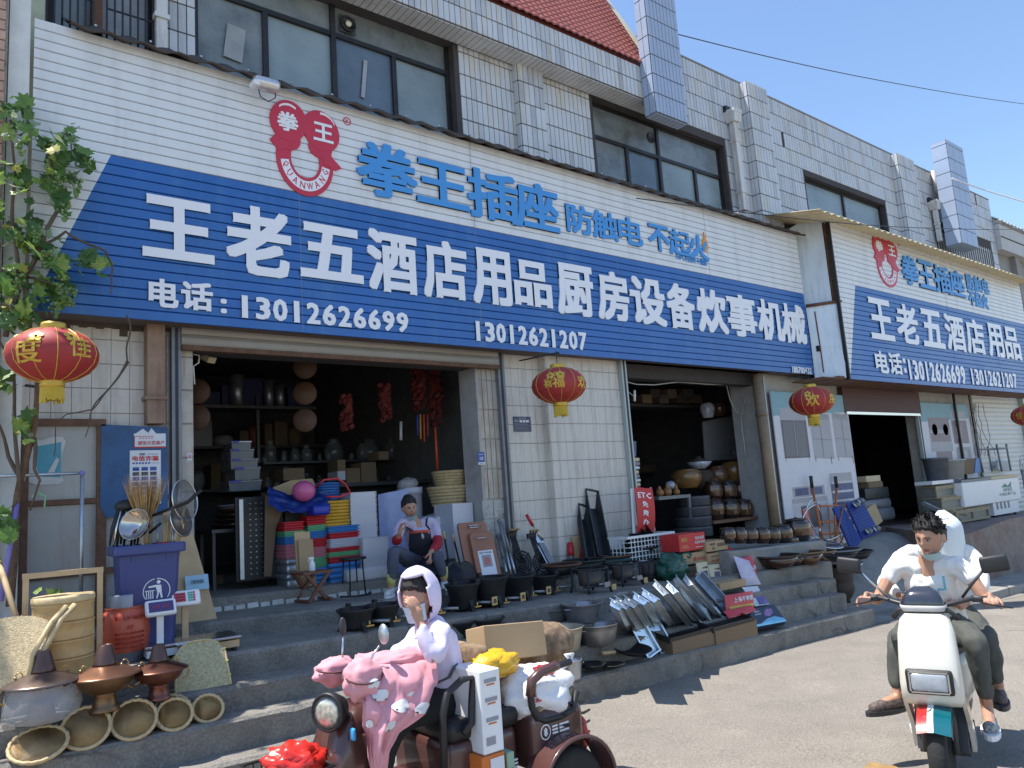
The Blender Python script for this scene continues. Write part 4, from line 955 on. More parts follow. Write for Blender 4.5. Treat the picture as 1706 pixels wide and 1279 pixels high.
wire('overhead_wire','white wire tied to the far tiled fin',[P(1586,297,Y=6.9),P(1640,316,Y=6.7),P(1760,350,Y=6.3)],.018,m_white)
wire('overhead_wire','grey wire crossing in front of the right-hand sign roof',[P(1060,330,Y=6.9),P(1340,365,Y=6.2),P(1500,378,Y=6.1),P(1760,380,Y=6)],.008,m_frame)
# ================================================================ goods left of the main opening
def at(px,py,lev): return P(px,py,lev=lev)
def ht(px,py,pt):
    d = ray(px,py); t = (pt.x*FW.x+pt.y*FW.y)/(d.x*FW.x+d.y*FW.y); return CAM_H+d.z*t
m_binb = M('bin_blue',(.045,.06,.2),.42,var=.12,scale=3,dirt=(.12,.12,.2),damt=.3,dscale=2)
m_bamboo = M('bamboo',(.58,.37,.15),.55,var=.16,scale=14,bump=.15)
m_bamboo2 = M('bamboo_light',(.6,.45,.24),.6,var=.14,scale=20,bump=.2)
m_wood = M('pale_wood',(.5,.35,.19),.65,var=.15,scale=7)
m_copper = M('copper',(.24,.12,.075),.36,metal=.75,var=.2,scale=5)
m_brass = M('brass',(.5,.33,.13),.3,metal=.85,var=.15)
m_dkcop = M('dark_copper',(.14,.08,.065),.35,metal=.7,var=.2)
m_iron = M('cast_iron',(.025,.025,.027),.5,metal=.35,var=.3,scale=10)
m_straw = M('straw',(.5,.31,.12),.9,var=.3,scale=25)
m_mesh = M('wire_mesh',(.35,.34,.32),.4,metal=.7,var=.1)
m_plast_clear = M('clear_film',(.7,.7,.7),.18,var=.1,alpha=.35,spec=.7)
m_orange = M('orange_bag',(.55,.11,.06),.4,var=.12,alpha=.93)
m_purple = M('purple_pole',(.22,.18,.5),.4)
def bin_(pt,rz,label):
    t = thing('wheelie_bin',label,'bin',pt,rz)
    mb = MB(); W_,D_,H_ = .46,.50,.82
    def ring(w,d,z,r=.05):
        o = []
        for cx,cy,a0 in ((w/2-r,d/2-r,0),(-w/2+r,d/2-r,90),(-w/2+r,-d/2+r,180),(w/2-r,-d/2+r,270)):
            for k in range(4): a = R(a0+30*k); o.append((cx+r*math.cos(a),cy+r*math.sin(a),z))
        return o
    rs = [ring(.34,.36,0),ring(.35,.37,.03),ring(.385,.42,.35),ring(.42,.46,.74),ring(.425,.465,.742),ring(.49,.52,.745),ring(.5,.53,.755),ring(.5,.53,.80),ring(.49,.52,.815),ring(.41,.44,.815),ring(.40,.43,.80),ring(.34,.36,.2)]
    vs = [v for r_ in rs for v in r_]; n = len(rs[0])
    fs = [(i*n+k,i*n+(k+1) % n,(i+1)*n+(k+1) % n,(i+1)*n+k) for i in range(len(rs)-1) for k in range(n)]+[tuple(range(n-1,-1,-1)),tuple(range((len(rs)-1)*n,len(rs)*n))]
    mb.add(vs,fs); mb.obj('body',m_binb,t)
    mb = MB()
    for k in (-1,1): mb.box((k*.12,-.222,.72),(.012,.03,.06))
    mb.obj('rib',m_binb,t)
    for sx in (-.2,.2):
        mb = MB(); mb.cyl((sx-.025,.2,.09),(sx+.025,.2,.09),.09,n=18); mb.obj('wheel',m_black,t)
    mb = MB(); c = Vector((.045,-.208,.47)); y = lambda z: -.212-(z-.4)*.085
    def dsk(cx,cz,r,n=12): mb.add([(cx+r*math.cos(2*math.pi*k/n),y(cz),cz+r*math.sin(2*math.pi*k/n)) for k in range(n)],[tuple(range(n))])
    def pl(pts): mb.add([(cx,y(cz),cz) for cx,cz in pts],[tuple(range(len(pts)))])
    for k in range(36):
        if k in (9,26,27,28): continue
        a0,a1 = R(k*10),R(k*10+9.5)
        pl([(.045+.094*math.cos(a0),.47+.094*math.sin(a0)),(.045+.094*math.cos(a1),.47+.094*math.sin(a1)),(.045+.088*math.cos(a1),.47+.088*math.sin(a1)),(.045+.088*math.cos(a0),.47+.088*math.sin(a0))])
    dsk(.058,.535,.013); pl([(.035,.515),(.075,.512),(.08,.46),(.05,.455)]); pl([(.035,.515),(.038,.5),(-.01,.497),(-.012,.508)]); pl([(.05,.458),(.062,.457),(.05,.41),(.04,.41)]); pl([(.066,.457),(.08,.458),(.088,.41),(.076,.41)])
    for k in range(4): xx = -.028+k*.014; pl([(xx,.47),(xx+.006,.47),(xx+.008+(.002 if k else 0),.415),(xx+.003,.415)])
    pl([(-.034,.478),(.03,.478),(.03,.472),(-.034,.472)]); pl([(-.024,.418),(.022,.418),(.022,.412),(-.024,.412)])
    for k in range(6): a = R(235+k*14); dsk(.045+.075*math.cos(a),.47+.075*math.sin(a),.006,6)
    mb.obj('emblem',m_letter,t,normals=False)
    return t
bp = at(250,1092,H_D); bp.y += .12
bn = bin_(bp,R(-6),'dark blue wheelie bin with a white tidy-man emblem, filled with ladles and brooms')
def rel(px,py,dy=0):
    d = ray(px,py); t = (bp.x*FW.x+bp.y*FW.y)/(d.x*FW.x+d.y*FW.y); q = Vector((0,0,CAM_H))+d*t; q.y += dy; return q
def tool(name,label,cat,p0,p1,build,hm=m_wood,r=.011,group=None,hname='handle'):
    """p0 bottom, p1 top of the handle; build(mb, T) adds the head in a frame whose +z runs along the handle"""
    t = thing(name,label,cat,p0,group=group); d = (p1-p0); q = d.to_track_quat('Z','Y').to_matrix().to_4x4()
    mb = MB(); mb.cyl((0,0,0),d,r,n=8); mb.obj(hname,hm,t)
    T = Matrix.Translation(d) @ q
    build(t,T)
    return t
def broom_head(t,T):
    mb = MB(); rng = random.Random(3)
    for k in range(230):
        a = rng.uniform(-.5,.5); b = rng.uniform(-.13,.13); L_ = rng.uniform(.34,.43)
        p0 = Vector((a*.07,b*.2,-.05)); p1 = Vector((math.sin(a)*L_*.9,math.sin(b)*L_*.5,math.cos(a)*L_-.05)); pm = (p0+p1)/2+Vector((a*.01,0,0))
        u = Vector((.0026,0,0)) if k % 2 else Vector((.001,.0026,0))
        mb.add([p0-u,p0+u,pm+u,pm-u,p1],[(0,1,2,3),(3,2,4)],0,T)
    mb.obj('bristles',m_straw,t)
    mb = MB(); mb.sphere((0,0,-.03),(.045,.03,.08),10,6,0,T); mb.obj('binding',m_straw,t)
tool('broom','straw broom standing bristles-up in the blue bin','broom',rel(240,930,-.05),rel(236,862,-.12),broom_head,m_bamboo)
def skim_head(rad,dep=.3,solid=False,rot=(0,0,0),mt=None):
    def f(t,T):
        T2 = T @ Matrix.Translation((0,0,.01)) @ Euler([R(a) for a in rot]).to_matrix().to_4x4()
        mb = MB(); mb.tube([(rad*math.cos(2*math.pi*k/28),rad*math.sin(2*math.pi*k/28),0) for k in range(28)],.006,5,0,T2,close=True)
        for a in (0,60,120): mb.tube([(rad*math.cos(R(a))*s_,rad*math.sin(R(a))*s_,-dep*rad*(1-s_*s_)) for s_ in (-1,-.6,-.2,.2,.6,1)],.0035,4,0,T2)
        mb.obj('rim',m_steel,t)
        mb = MB(); prof = [(0.0,-dep*rad)]+[(rad*s_,-dep*rad*(1-s_*s_)) for s_ in (.25,.5,.75,1)]
        mb.lathe(prof,24,0,T2); mb.obj('bowl',mt or m_skim,t,normals=False)
    return f
m_skim = M('skimmer_mesh',(.3,.29,.28),.45,metal=.6,alpha=.38,var=.1)
m_skim2 = M('skimmer_plate',(.28,.26,.25),.4,metal=.7,alpha=.75,var=.25,scale=6)
tool('skimmer','large wire skimmer with a shallow mesh bowl, topmost tool in the blue bin','skimmer',rel(292,930),rel(308,835),skim_head(.16,.35,rot=(70,-30,0)),m_bamboo2)
tool('skimmer','perforated skimmer leaning right over the rim of the blue bin','skimmer',rel(290,925),rel(302,868),skim_head(.13,.35,rot=(62,-25,0),mt=m_skim2),m_bamboo2)
def rest(a,b): return (a+b)/2
def shovel(t,T):
    mb = MB(); vs = []
    mb.grid(lambda u,v: (-.11+.22*u,.03*(2*u-1)**2-.02,.02+.26*v),6,4,0,T); mb.obj('blade',m_skim,t)
tool('mesh_scoop','square dark mesh scoop on a black handle lying over the blue bin','scoop',rel(243,888,-.1),rel(262,872,-.1),shovel,m_iron)
tb = bpy.data.objects['mesh_scoop']
mb = MB(); a_,b_ = rel(243,860,-.16),rel(318,832,-.16)
a_ = rel(243,856+3,-.18);
mb2 = MB(); mb2.tube([rel(243,860,-.2),rel(300,838,-.2),rel(322,818,-.2)],[.011,.013,.016],6);
mb2.obj('ladle',m_iron,label='black long handled ladle lying across the tools in the blue bin',category='ladle')
t = thing('steel_saucepan','shiny stainless saucepan turned bottom out at the left of the bin','saucepan',rel(223,878,-.2))  # a saucepan with its base outwards, not a ladle
T = Matrix.Scale(.95,4) @ Euler((R(72),R(8),R(-50))).to_matrix().to_4x4()
mb = MB(); mb.lathe([(0,0),(.078,.0),(.085,.004),(.105,.03),(.122,.08),(.126,.085),(.118,.08),(.1,.03),(0,.01)],32,0,T @ Matrix.Rotation(0,4,'X')); mb.obj('bowl',M('mirror_steel',(.5,.46,.42),.16,metal=1,var=.15),t)
mb = MB(); mb.lathe([(0,-.002),(.074,-.002),(.076,.001)],32,0,T); mb.obj('base_disc',M('brushed_base',(.62,.68,.74),.5,metal=.4,var=.05),t)
mb = MB(); mb.tube([(0,.0,-.06),(.03,.02,-.17),(.045,.03,-.2)],.009,8); mb.obj('handle',m_bamboo2,t)
t = thing('spatula_bundle','bundle of dark steel spatulas hanging over the left rim of the bin','spatulas',rel(205,850,-.1))
rng = random.Random(5)
for k in range(9):
    mb = MB(); a = -.09+.024*k; L_ = .22+.06*rng.random()
    pts = [(.0+a*.3,-.02*rng.random(),.05),(a*.6-.01,-.05-.02*rng.random(),.02),(a-.02,-.06-.02*rng.random(),-L_*.5),(a-.035,-.05-.03*rng.random(),-L_)]
    mb.tube(pts,[.010,.012,.014,.008],6,flat=.35); mb.obj('spatula',[m_iron,m_steel,m_frame][k % 3],t)
mb = MB(); mb.sphere((-.0,-.04,.03),(.09,.06,.05),12,8); mb.obj('sleeve',m_black,t)
for k,(px,top) in enumerate(((243,880),(252,868),(264,862),(272,858),(279,860),(286,866),(296,872),(213,892))):
    mb = MB(); mb.cyl(rel(px-3+k,925,.02*(k % 3)),rel(px+k*1.5,top,.03*(k % 3)),.010+.004*(k % 2),n=8)
    mb.obj('wooden_stick' if k % 3 < 2 else 'metal_rod',[m_bamboo2,m_wood,m_galv][k % 3],label=['second','third','fourth','fifth','sixth','seventh','rightmost','leftmost'][k]+' of the straight sticks standing in the mouth of the blue bin',category='stick',group='tool handles standing in the blue bin')
mb = MB(); mb.tube([rel(236,918,-.12),rel(255,908,-.14),rel(275,906,-.12)],[.014,.022,.02],6); mb.obj('red_handle',M('red_plastic',(.45,.02,.02),.4),label='red plastic handle lying in the mouth of the blue bin',category='handle')  # a red plastic handle only, without a scoop
t = thing('wooden_board','tall pale wooden board leaning behind the blue bin with a blue ticket on it','board',at(325,1035,H_E))
pt = t.location
z1 = .93
mb = MB(); mb.hexa([(-.17,-.02,-.03),(.18,-.02,-.03),(.18,0,-.03),(-.17,0,-.03),(-.17,.30,z1),(.02,.30,z1),(.02,.32,z1),(-.17,.32,z1)]); mb.obj('board',m_wood,t)
mb = MB(); text(mb,'订做各种面板',(-.02,.055,.30),(.11,0,0),(0,.012,.035),(0,-1,0),0,1,.001,1); mb.add([(-.06,.05,.25),(.13,.05,.25),(.13,.085,.37),(-.06,.085,.37)],[(0,1,2,3)]); mb.v = [(v[0],v[1]-.012,v[2]) for v in mb.v]; mb.obj('ticket',[M('ticket_blue',(.35,.55,.68),.6),p_dark],t,normals=False)
def scale(pt,rz,label,dh,base_d,disp_m,post_m,bm):
    t = thing('platform_scale',label,'scale',pt,rz)
    mb = MB(); mb.box((0,0,.05),(base_d[0],base_d[1],.05)); mb.obj('base',m_wood if bm else m_white,t)
    mb = MB(); mb.box((0,0,.095),(base_d[0]+.03,base_d[1]+.03,.018)); mb.obj('plate',m_steel,t,bevel=.004)
    for sx in (-1,1):
        for sy in (-1,1):
            mb = MB(); mb.cyl((sx*base_d[0]*.42,sy*base_d[1]*.42,0),(sx*base_d[0]*.42,sy*base_d[1]*.42,.026),.02,n=8); mb.obj('foot',m_black,t)
    mb = MB(); mb.box((dh[0],dh[1],dh[2]/2+.05),(.045,.03,dh[2]-.1)); mb.obj('post',post_m,t)
    T = Matrix.Translation((dh[0],dh[1]-.03,dh[2])) @ Matrix.Rotation(R(-28),4,'X')
    mb = MB(); mb.rbox((0,0,0),(.21,.045,.12),.02,0,T); hd = mb.obj('display',disp_m,t)
    mb = MB()
    if bm:
        mb.box((-.045,-.025,.0),(.08,.006,.07),0,T);
        for k in range(3): mb.box((-.045,-.029,.022-.022*k),(.065,.003,.008),3,T)
        for i in range(3):
            for j in range(4): mb.box((.02+.018*i,-.026,.03-.02*j),(.014,.006,.013),1 if i < 2 else 0,T)
    else:
        mb.box((0,-.025,.0),(.165,.006,.075),2,T)
        for k in range(2): text(mb,'0.00',(-.06+.07*k,-.03,-.02),(.045,0,0),(0,0,.04),(0,-1,0),0,0,.001,1,T)
    mb.obj('keypad',[M('key_red',(.5,.06,.08),.5),M('key_green',(.05,.4,.3),.5),M('lcd',(.07,.05,.16),.2),M('key_dark',(.2,.02,.04),.5)],hd)
    return t
scale(at(350,1088,H_D)+Vector((0,.12,0)),R(-5),'wooden based platform scale with a red and green keypad on a tall yellow post',(-.12,.1,.40),(.42,.34),m_white,m_wood,True)
scale(at(290,1095,H_D)+Vector((0,.1,0)),R(-4),'black and steel scale with a white framed dark display beside the blue bin',(-.08,-.06,.36),(.36,.28),m_white,m_white,False)
t = thing('gas_bottle','grey gas bottle wrapped in an orange red printed plastic bag','gas bottle',at(212,1103,H_D)+Vector((0,.08,0)))
mb = MB(); mb.lathe([(.12,0),(.125,.01),(.118,.03),(.14,.06),(.15,.12),(.15,.26),(.13,.33),(.07,.37),(.0,.38)],24); mb.obj('cylinder',M('bottle_grey',(.2,.2,.22),.5,metal=.3),t)
mb = MB(); mb.lathe([(.095,.34),(.1,.46),(.095,.47),(.085,.46),(.085,.34)],24,ang=290,closed=False); mb.obj('collar',M('collar_grey',(.3,.32,.36),.5,metal=.3),t,normals=False)
mb = MB(); mb.cyl((0,0,.37),(0,0,.43),.014); mb.cyl((0,-.04,.42),(0,.0,.42),.018); mb.obj('valve',m_brass,t)
mb = MB(); mb.lathe([(.12,.06),(.155,.08),(.165,.2),(.16,.3),(.15,.34),(.12,.37),(.135,.38)],30,0,wob=lambda a,z: 1+.025*math.sin(a*7+z*20)+.015*math.sin(a*17)); mb.sphere((-.15,-.04,.33),(.04,.02,.02),8,5); mb.obj('plastic_bag',m_orange,t)
mb = MB()
def wraptext(s,z,w,h,m_,R_,n=.003):
    vs,fs,asp = glyphs(s,0,1,1); mb.add([((R_+n*p.z)*math.sin((p.x-.5)*w/R_),-(R_+n*p.z)*math.cos((p.x-.5)*w/R_),z+p.y*h) for p in vs],fs,m_)
wraptext('液化石油气瓶安全',.30,.2,.03,0,.168); wraptext('AP',.235,.05,.03,0,.172)
for k in range(4): wraptext('瓶装气使用注意安全事项',.2-.032*k,.2,.018,0,.173)
mb.obj('print',M('bag_print',(.35,.01,.01),.5),t,normals=False)
t = thing('steamer_basket','tall round bamboo steamer standing inside a flat wooden carrying frame','steamer',at(108,1130,H_D)+Vector((.0,.1,0)),R(-10))
for k in range(4):
    mb = MB(); z = .015+k*.116; r_ = .185-.004*(k == 3)
    mb.lathe([(r_-.012,z),(r_,z),(r_+.002,z+.012),(r_,z+.016),(r_,z+.098),(r_+.003,z+.102),(r_+.002,z+.113),(r_-.012,z+.113)],40); mb.obj('tier',m_bamboo,t)
mb = MB(); mb.lathe([(.186,.478),(.188,.49),(.188,.515),(.18,.522),(.1,.524),(0,.524)],40); mb.obj('lid',m_bamboo2,t)
mb = MB()
for sx in (-1,1): mb.box((sx*.215,0,.33),(.035,.028,.66))
mb.box((0,0,.665),(.47,.03,.035)); mb.box((0,0,.008),(.47,.06,.016)); mb.obj('carrying_frame',m_wood,t)
def hotpot(pt,label,m1,m2,s=1,base=True):
    t = thing('hot_pot',label,'hot pot',pt); t.scale = (s,s,s)
    mb = MB(); mb.lathe([(.09,0),(.092,.01),(.075,.03),(.065,.1),(.075,.115)],28); mb.obj('foot',m2,t)
    mb = MB(); mb.lathe([(.07,.11),(.12,.13),(.165,.17),(.185,.215),(.188,.22),(.17,.22)],32); mb.obj('bowl',m2,t)
    for sx in (-1,1):
        mb = MB(); mb.tube([(sx*(.175+.05*math.sin(math.pi*k/8)),.0,.185-.05*math.cos(math.pi*k/8)-.01) for k in range(9)],.006,6); mb.obj('ring_handle',m_brass,t)
    mb = MB(); mb.lathe([(.215,.218),(.218,.223),(.2,.232),(.13,.262),(.07,.285),(.062,.29)],36); lid = mb.obj('lid',m1,t)
    for sx in (-1,1):
        mb = MB(); mb.tube([(sx*.12+.02*math.cos(math.pi*k/6),0,.27+.03*math.sin(math.pi*k/6)) for k in range(7)],.004,5); mb.sphere((sx*.12-.02,0,.27),.01,8,5); mb.sphere((sx*.12+.02,0,.27),.01,8,5); mb.obj('lid_handle',m_brass,lid)
    mb = MB(); mb.lathe([(.075,.285),(.07,.3),(.042,.41),(.04,.412),(.034,.405),(.06,.29)],28); mb.obj('chimney',m_dkcop,t)
    return t
h1 = hotpot(at(72,1204,H_C)+Vector((0,.07,0)),'dark copper hot pot half wrapped in clear plastic film',M('grey_copper',(.2,.15,.13),.32,metal=.8),m_dkcop,1.0)
h2 = hotpot(at(178,1187,H_C)+Vector((0,.07,0)),'bright brass and copper hot pot between the two darker ones',m_copper,M('gold_copper',(.22,.13,.07),.38,metal=.85),.97)
h3 = hotpot(at(268,1167,H_C)+Vector((0,.05,0)),'reddish copper hot pot beside the woven scoop',M('red_copper',(.17,.075,.055),.33,metal=.85),M('red_copper2',(.2,.08,.06),.35,metal=.8),.85)
mb = MB(); mb.lathe([(.13,0.0),(.2,.02),(.21,.08),(.2,.16),(.19,.205),(.192,.215)],40,0,wob=lambda a,z: 1+.06*math.sin(a*3+z*9)+.03*math.sin(a*9-z*30)); mb.obj('plastic_film',m_plast_clear,h1)
t = thing('woven_scoop','pale woven bamboo scoop with a rounded back leaning on the step','scoop',at(338,1147,H_C)+Vector((0,-.02,0)),R(-8))
def sc(u,v):
    x = (-.18+.36*u)*(1-.12*v-.10*max(0,v-.75)**1*4*abs(2*u-1)**4); z = .30*v; y = .17*v+.03*(1-(2*u-1)**2)*v
    if v > .75: z = z-.06*abs(2*u-1)**3*(v-.75)*4
    return (x,y,z+.0)
mb = MB(); mb.grid(sc,24,22); mb.obj('weave',M('woven_cane',(.48,.42,.24),.8,var=.35,scale=60,bump=.5,bscale=160),t)
mb = MB(); path = [sc(0,v/10) for v in range(11)]+[sc(u/10,1) for u in range(1,11)]+[sc(1,1-v/10) for v in range(1,11)]; mb.tube(path,.008,6); mb.obj('rim',m_bamboo2,t)
for k in range(1,20):
    if k % 2:
        p_ = path[int(k*1.5)]; mb = MB(); mb.tube([(p_[0]-.01,p_[1]-.012,p_[2]),(p_[0]+.01,p_[1]-.012,p_[2]+.005)],.005,4); mb.obj('binding',M('yellow_green',(.5,.55,.16),.6),t)
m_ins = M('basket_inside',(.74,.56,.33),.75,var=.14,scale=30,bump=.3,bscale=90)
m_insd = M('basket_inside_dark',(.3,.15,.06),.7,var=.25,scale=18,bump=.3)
def basket(pt,rad,dep,tilt,rz,label,inner,outer=m_bamboo,spokes=False,wob=0):
    rad *= .86; dep *= .62
    t = thing('round_basket',label,'basket',pt,group=None)
    T = Matrix.Rotation(rz,4,'Z') @ Matrix.Rotation(-tilt,4,'X');
    T = Matrix.Translation((0,0,rad*math.sin(abs(tilt))*1.0+.0)) @ Matrix.Rotation(rz,4,'Z') @ Matrix.Rotation(tilt,4,'X')
    mb = MB(); w_ = (lambda a,z: 1+.008*math.sin(a*36)) if not wob else (lambda a,z: 1+.03*math.sin(a*2)+.008*math.sin(a*36))
    mb.lathe([(0,-dep),(rad*.72,-dep),(rad*.9,-dep*.6),(rad,0)],72,0,T,wob=w_); mb.obj('shell',outer,t)
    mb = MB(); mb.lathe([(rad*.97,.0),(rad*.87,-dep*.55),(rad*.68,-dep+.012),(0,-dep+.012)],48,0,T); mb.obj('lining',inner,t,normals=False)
    mb = MB(); n = 60; mb.tube([(rad*(1+.012*math.sin(k*2.1))*math.cos(2*math.pi*k/n),rad*(1+.012*math.sin(k*2.1))*math.sin(2*math.pi*k/n),.004*math.sin(k*2.1)) for k in range(n)],.0115,6,0,T,close=True); mb.obj('rim',m_bamboo2,t)
    if spokes:
        mb = MB()
        for k in range(12):
            a = 2*math.pi*k/12; mb.tube([(0,0,-dep+.018),(rad*.62*math.cos(a),rad*.62*math.sin(a),-dep+.018)],.0035,4,0,T)
        mb.sphere((0,0,-dep+.02),(.02,.02,.008),10,5,0,T)
        for k in range(40): a = 2*math.pi*k/40; mb.tube([(rad*.7*math.cos(a),rad*.7*math.sin(a),-dep+.02),(rad*.94*math.cos(a),rad*.94*math.sin(a),-.01)],.004,4,0,T)
        mb.obj('spoke',m_bamboo2,t)
    return t
bk = lambda px,py,dy=0: at(px,py,H_B)+Vector((0,dy+.045,0))
basket(bk(68,1266,.06),.175,.085,R(26),R(-15),'flat round wicker basket lying nearest the camera, lit inside',m_ins)
basket(bk(145,1244),.155,.06,R(50),R(-12),'round bamboo basket with a sunlit patch, second from the left in the leaning row',m_ins)
basket(bk(226,1228),.15,.06,R(50),R(-12),'round bamboo basket with a plain pale bottom in the middle of the leaning row',m_ins)
basket(bk(294,1214),.125,.06,R(50),R(-8),'pair-like darker nested round basket with a small lit triangle inside',m_bamboo)
basket(bk(292,1213,.035),.135,.07,R(50),R(-8),'outer darker basket holding the smaller nested one',m_bamboo)
basket(bk(350,1201),.112,.075,R(50),R(-6),'small brown lined basket with pale spokes like a wheel, rightmost in the row',m_insd,spokes=True)
basket(bk(-10,1232,.0),.16,.07,R(75),R(-10),'round basket cut off by the left edge',m_ins)
t = thing('bamboo_dustpan','large pale bamboo winnowing pan propped at the left edge','winnowing pan',at(18,1150,H_D)+Vector((0,-.05,0)),R(-20))
mb = MB(); mb.grid(lambda u,v: (-.25+.4*u+.12*v*0,.16*v+.05*math.sin(math.pi*u),.42*v*(1-.1*abs(2*u-1)**3)),16,14); mb.obj('weave',M('woven_cane2',(.58,.46,.27),.8,var=.3,scale=50,bump=.5,bscale=140),t)
mb = MB(); mb.tube([(.15,-.06,0),(.16,-.05,.2),(.24,.05,.38),(.3,.16,.46)],.018,7); mb.obj('rim',m_bamboo2,t)
mb = MB(); mb.tube([(.1,-.09,.0),(.12,-.08,.2),(.2,.02,.38),(.26,.12,.46)],.016,7); mb.obj('rim',m_bamboo2,t)
t = thing('plastic_sack','crumpled pale plastic wrapped bundle behind the bamboo steamer','bundle',at(45,1128,H_D)+Vector((0,.3,0)))
mb = MB(); mb.sphere((0,0,.17),(.2,.15,.2),18,12,fn=lambda v: v*(1+.18*noise.noise(v*2.3)+.06*noise.noise(v*8))); mb.obj('film',m_plast_clear,t)
mb = MB(); mb.sphere((0,0,.16),(.17,.12,.17),14,10,fn=lambda v: v*(1+.15*noise.noise(v*2.1))); mb.obj('contents',M('dim_contents',(.3,.22,.12),.8,var=.4),t)
mb = MB();
for k in range(3): mb.tube([(-.1+.09*k,-.12,.02),(-.08+.09*k,-.14,.2),(-.05+.08*k,-.06,.34)],.006,4)
mb.obj('cord',m_bamboo2,t)
mb = MB(); mb.tube([P(2,1000,Y=6.6),P(36,795,Y=7.0)],.017,10); mb.tube([P(35,800,Y=6.98),P(37,790,Y=7.0)],.03,8,1); mb.obj('purple_pole',[m_purple,M('cloth_scrap',(.55,.45,.32),.9)],label='purple plastic pole leaning at the left with a scrap of cloth',category='pole')
mb = MB(); mb.tube([P(34,1050,Y=6.3),P(-12,905,Y=6.9)],.02,10); mb.obj('wooden_pole',m_wood,label='plain wooden pole leaning out of frame at the lower left',category='pole')
cr = thing('clothes_rail','empty chrome clothes rail in front of the sheet metal gate','rail',P(137,1000,Y=6.9))
mb = MB(); a = P(137,788,Y=6.9)-cr.location; b = P(-60,795,Y=6.9)-cr.location; mb.tube([(a.x,0,-.15),(a.x,0,a.z)],.015,10); mb.obj('post',m_galv,cr)
mb = MB(); mb.tube([a,b],.013,8); mb.obj('rail_bar',m_galv,cr); mb = MB(); mb.sphere(a,.022,10,8); mb.obj('corner_joint',m_purple,cr)
mb = MB(); pts = [P(66,805,Y=6.85),P(60,820,Y=6.85),P(68,823,Y=6.85),P(76,826,Y=6.85),P(74,845,Y=6.85)]; mb.tube(pts,.005,4); mb.tube([P(54,828,Y=6.85),P(62,818,Y=6.85),P(70,824,Y=6.85)],.007,4); mb.obj('green_string',M('green_string',(.25,.6,.3),.5),label='knotted light green string hanging in front of the gate',category='string')
# ================================================================ inside the main shop
def Yp(px,py,y): return P(px,py,Y=y)
FL = lambda x: gz(x)+H_F
m_glass = M('glassware',(.25,.28,.3),.06,spec=1.0,var=.1,alpha=.3)
m_clearbox = M('clear_box',(.2,.22,.25),.2,alpha=.75,var=.1)
m_dkshelf = M('shelf_dark',(.07,.07,.075),.5,metal=.3)
m_lav = M('plastic_blue',(.04,.2,.5),.45,var=.06); m_pred = M('plastic_red',(.5,.02,.03),.45,var=.06); m_pgreen = M('plastic_green',(.14,.45,.22),.5,var=.06); m_ppink = M('plastic_pink',(.55,.2,.24),.5,var=.06); m_pwhite = M('plastic_offwhite',(.55,.55,.62),.5,var=.06); m_pdblue = M('plastic_navy',(.02,.03,.33),.4,var=.15)
sh = thing('shelf_unit','dark metal shelf unit full of glass jars at the back of the main shop','shelf',(5.6,10.6,FL(5.6)))
for k,py in enumerate((768,808)):
    p_ = Yp(560,py,10.5); q0 = Yp(430,py-4,10.5); q1 = Yp(715,py,10.5)
    mb = MB(); mb.bx(q0.x,q1.x,10.3,10.75,p_.z-.03,p_.z); lo(mb,'shelf_board',m_dkshelf,sh)
    xx = q0.x+.1; i = 0
    while xx < q1.x-.1:
        h_ = random.choice([.12,.18,.26,.34,.22]) if k == 0 else random.choice([.1,.16,.2,.13]); r_ = h_*random.uniform(.22,.42)
        mb = MB(); mb.lathe([(r_*.6,0),(r_,h_*.1),(r_,h_*.6),(r_*.55,h_*.8),(r_*.6,h_*.84),(r_*.58,h_*.86)],12); mb.lathe([(r_*.62,h_*.86),(r_*.62,h_*.93),(r_*.2,h_*.97),(0,h_)],12)
        jar = mb.obj('glass_jar',m_glass,label='one of the glass jars crowded on the dark shelves at the back of the shop',category='jar',group='glass jars on the back shelves'); jar.location = (xx,10.4+.2*random.random(),p_.z); xx += r_*2+.04
for px in (430,715):
    q = Yp(px,800,10.55); mb = MB(); mb.bx(q.x-.02,q.x+.02,10.5,10.56,FL(5),3.5); lo(mb,'post',m_dkshelf,sh)
sh2 = thing('shelf_unit','high dark shelf with steel cylinders under the ceiling of the main shop','shelf',(4.2,10.6,3))
q0,q1 = Yp(330,676,10.5),Yp(520,690,10.5); mb = MB(); mb.bx(q0.x,q1.x,10.35,10.8,q0.z-.04,q0.z); lo(mb,'shelf_board',m_dkshelf,sh2)
for px,top,r_ in ((395,622,.09),(448,630,.06),(467,636,.06)):
    a = Yp(px,674,10.5); b = Yp(px,top,10.5); mb = MB(); mb.cyl((a.x,10.5,q0.z),(a.x,10.5,q0.z+(b.z-a.z)),r_); mb.obj('steel_cylinder',m_galv,label='steel cylinder on the high shelf, %s' % {395: 'leftmost and widest',448: 'middle one',467: 'rightmost one'}[px],category='container')
for k in range(5):
    a = Yp(352+k*36,674,10.6); mb = MB(); mb.bx(a.x-.16,a.x+.1,10.55,10.75,q0.z,q0.z+.2+.1*(k % 3)); mb.obj('box',M('navy_box',(.02,.03,.09),.6),label=['leftmost','second','third','fourth','rightmost'][k]+' dark navy box on the high shelf in the main shop',category='box',group='navy boxes on the high shelf')
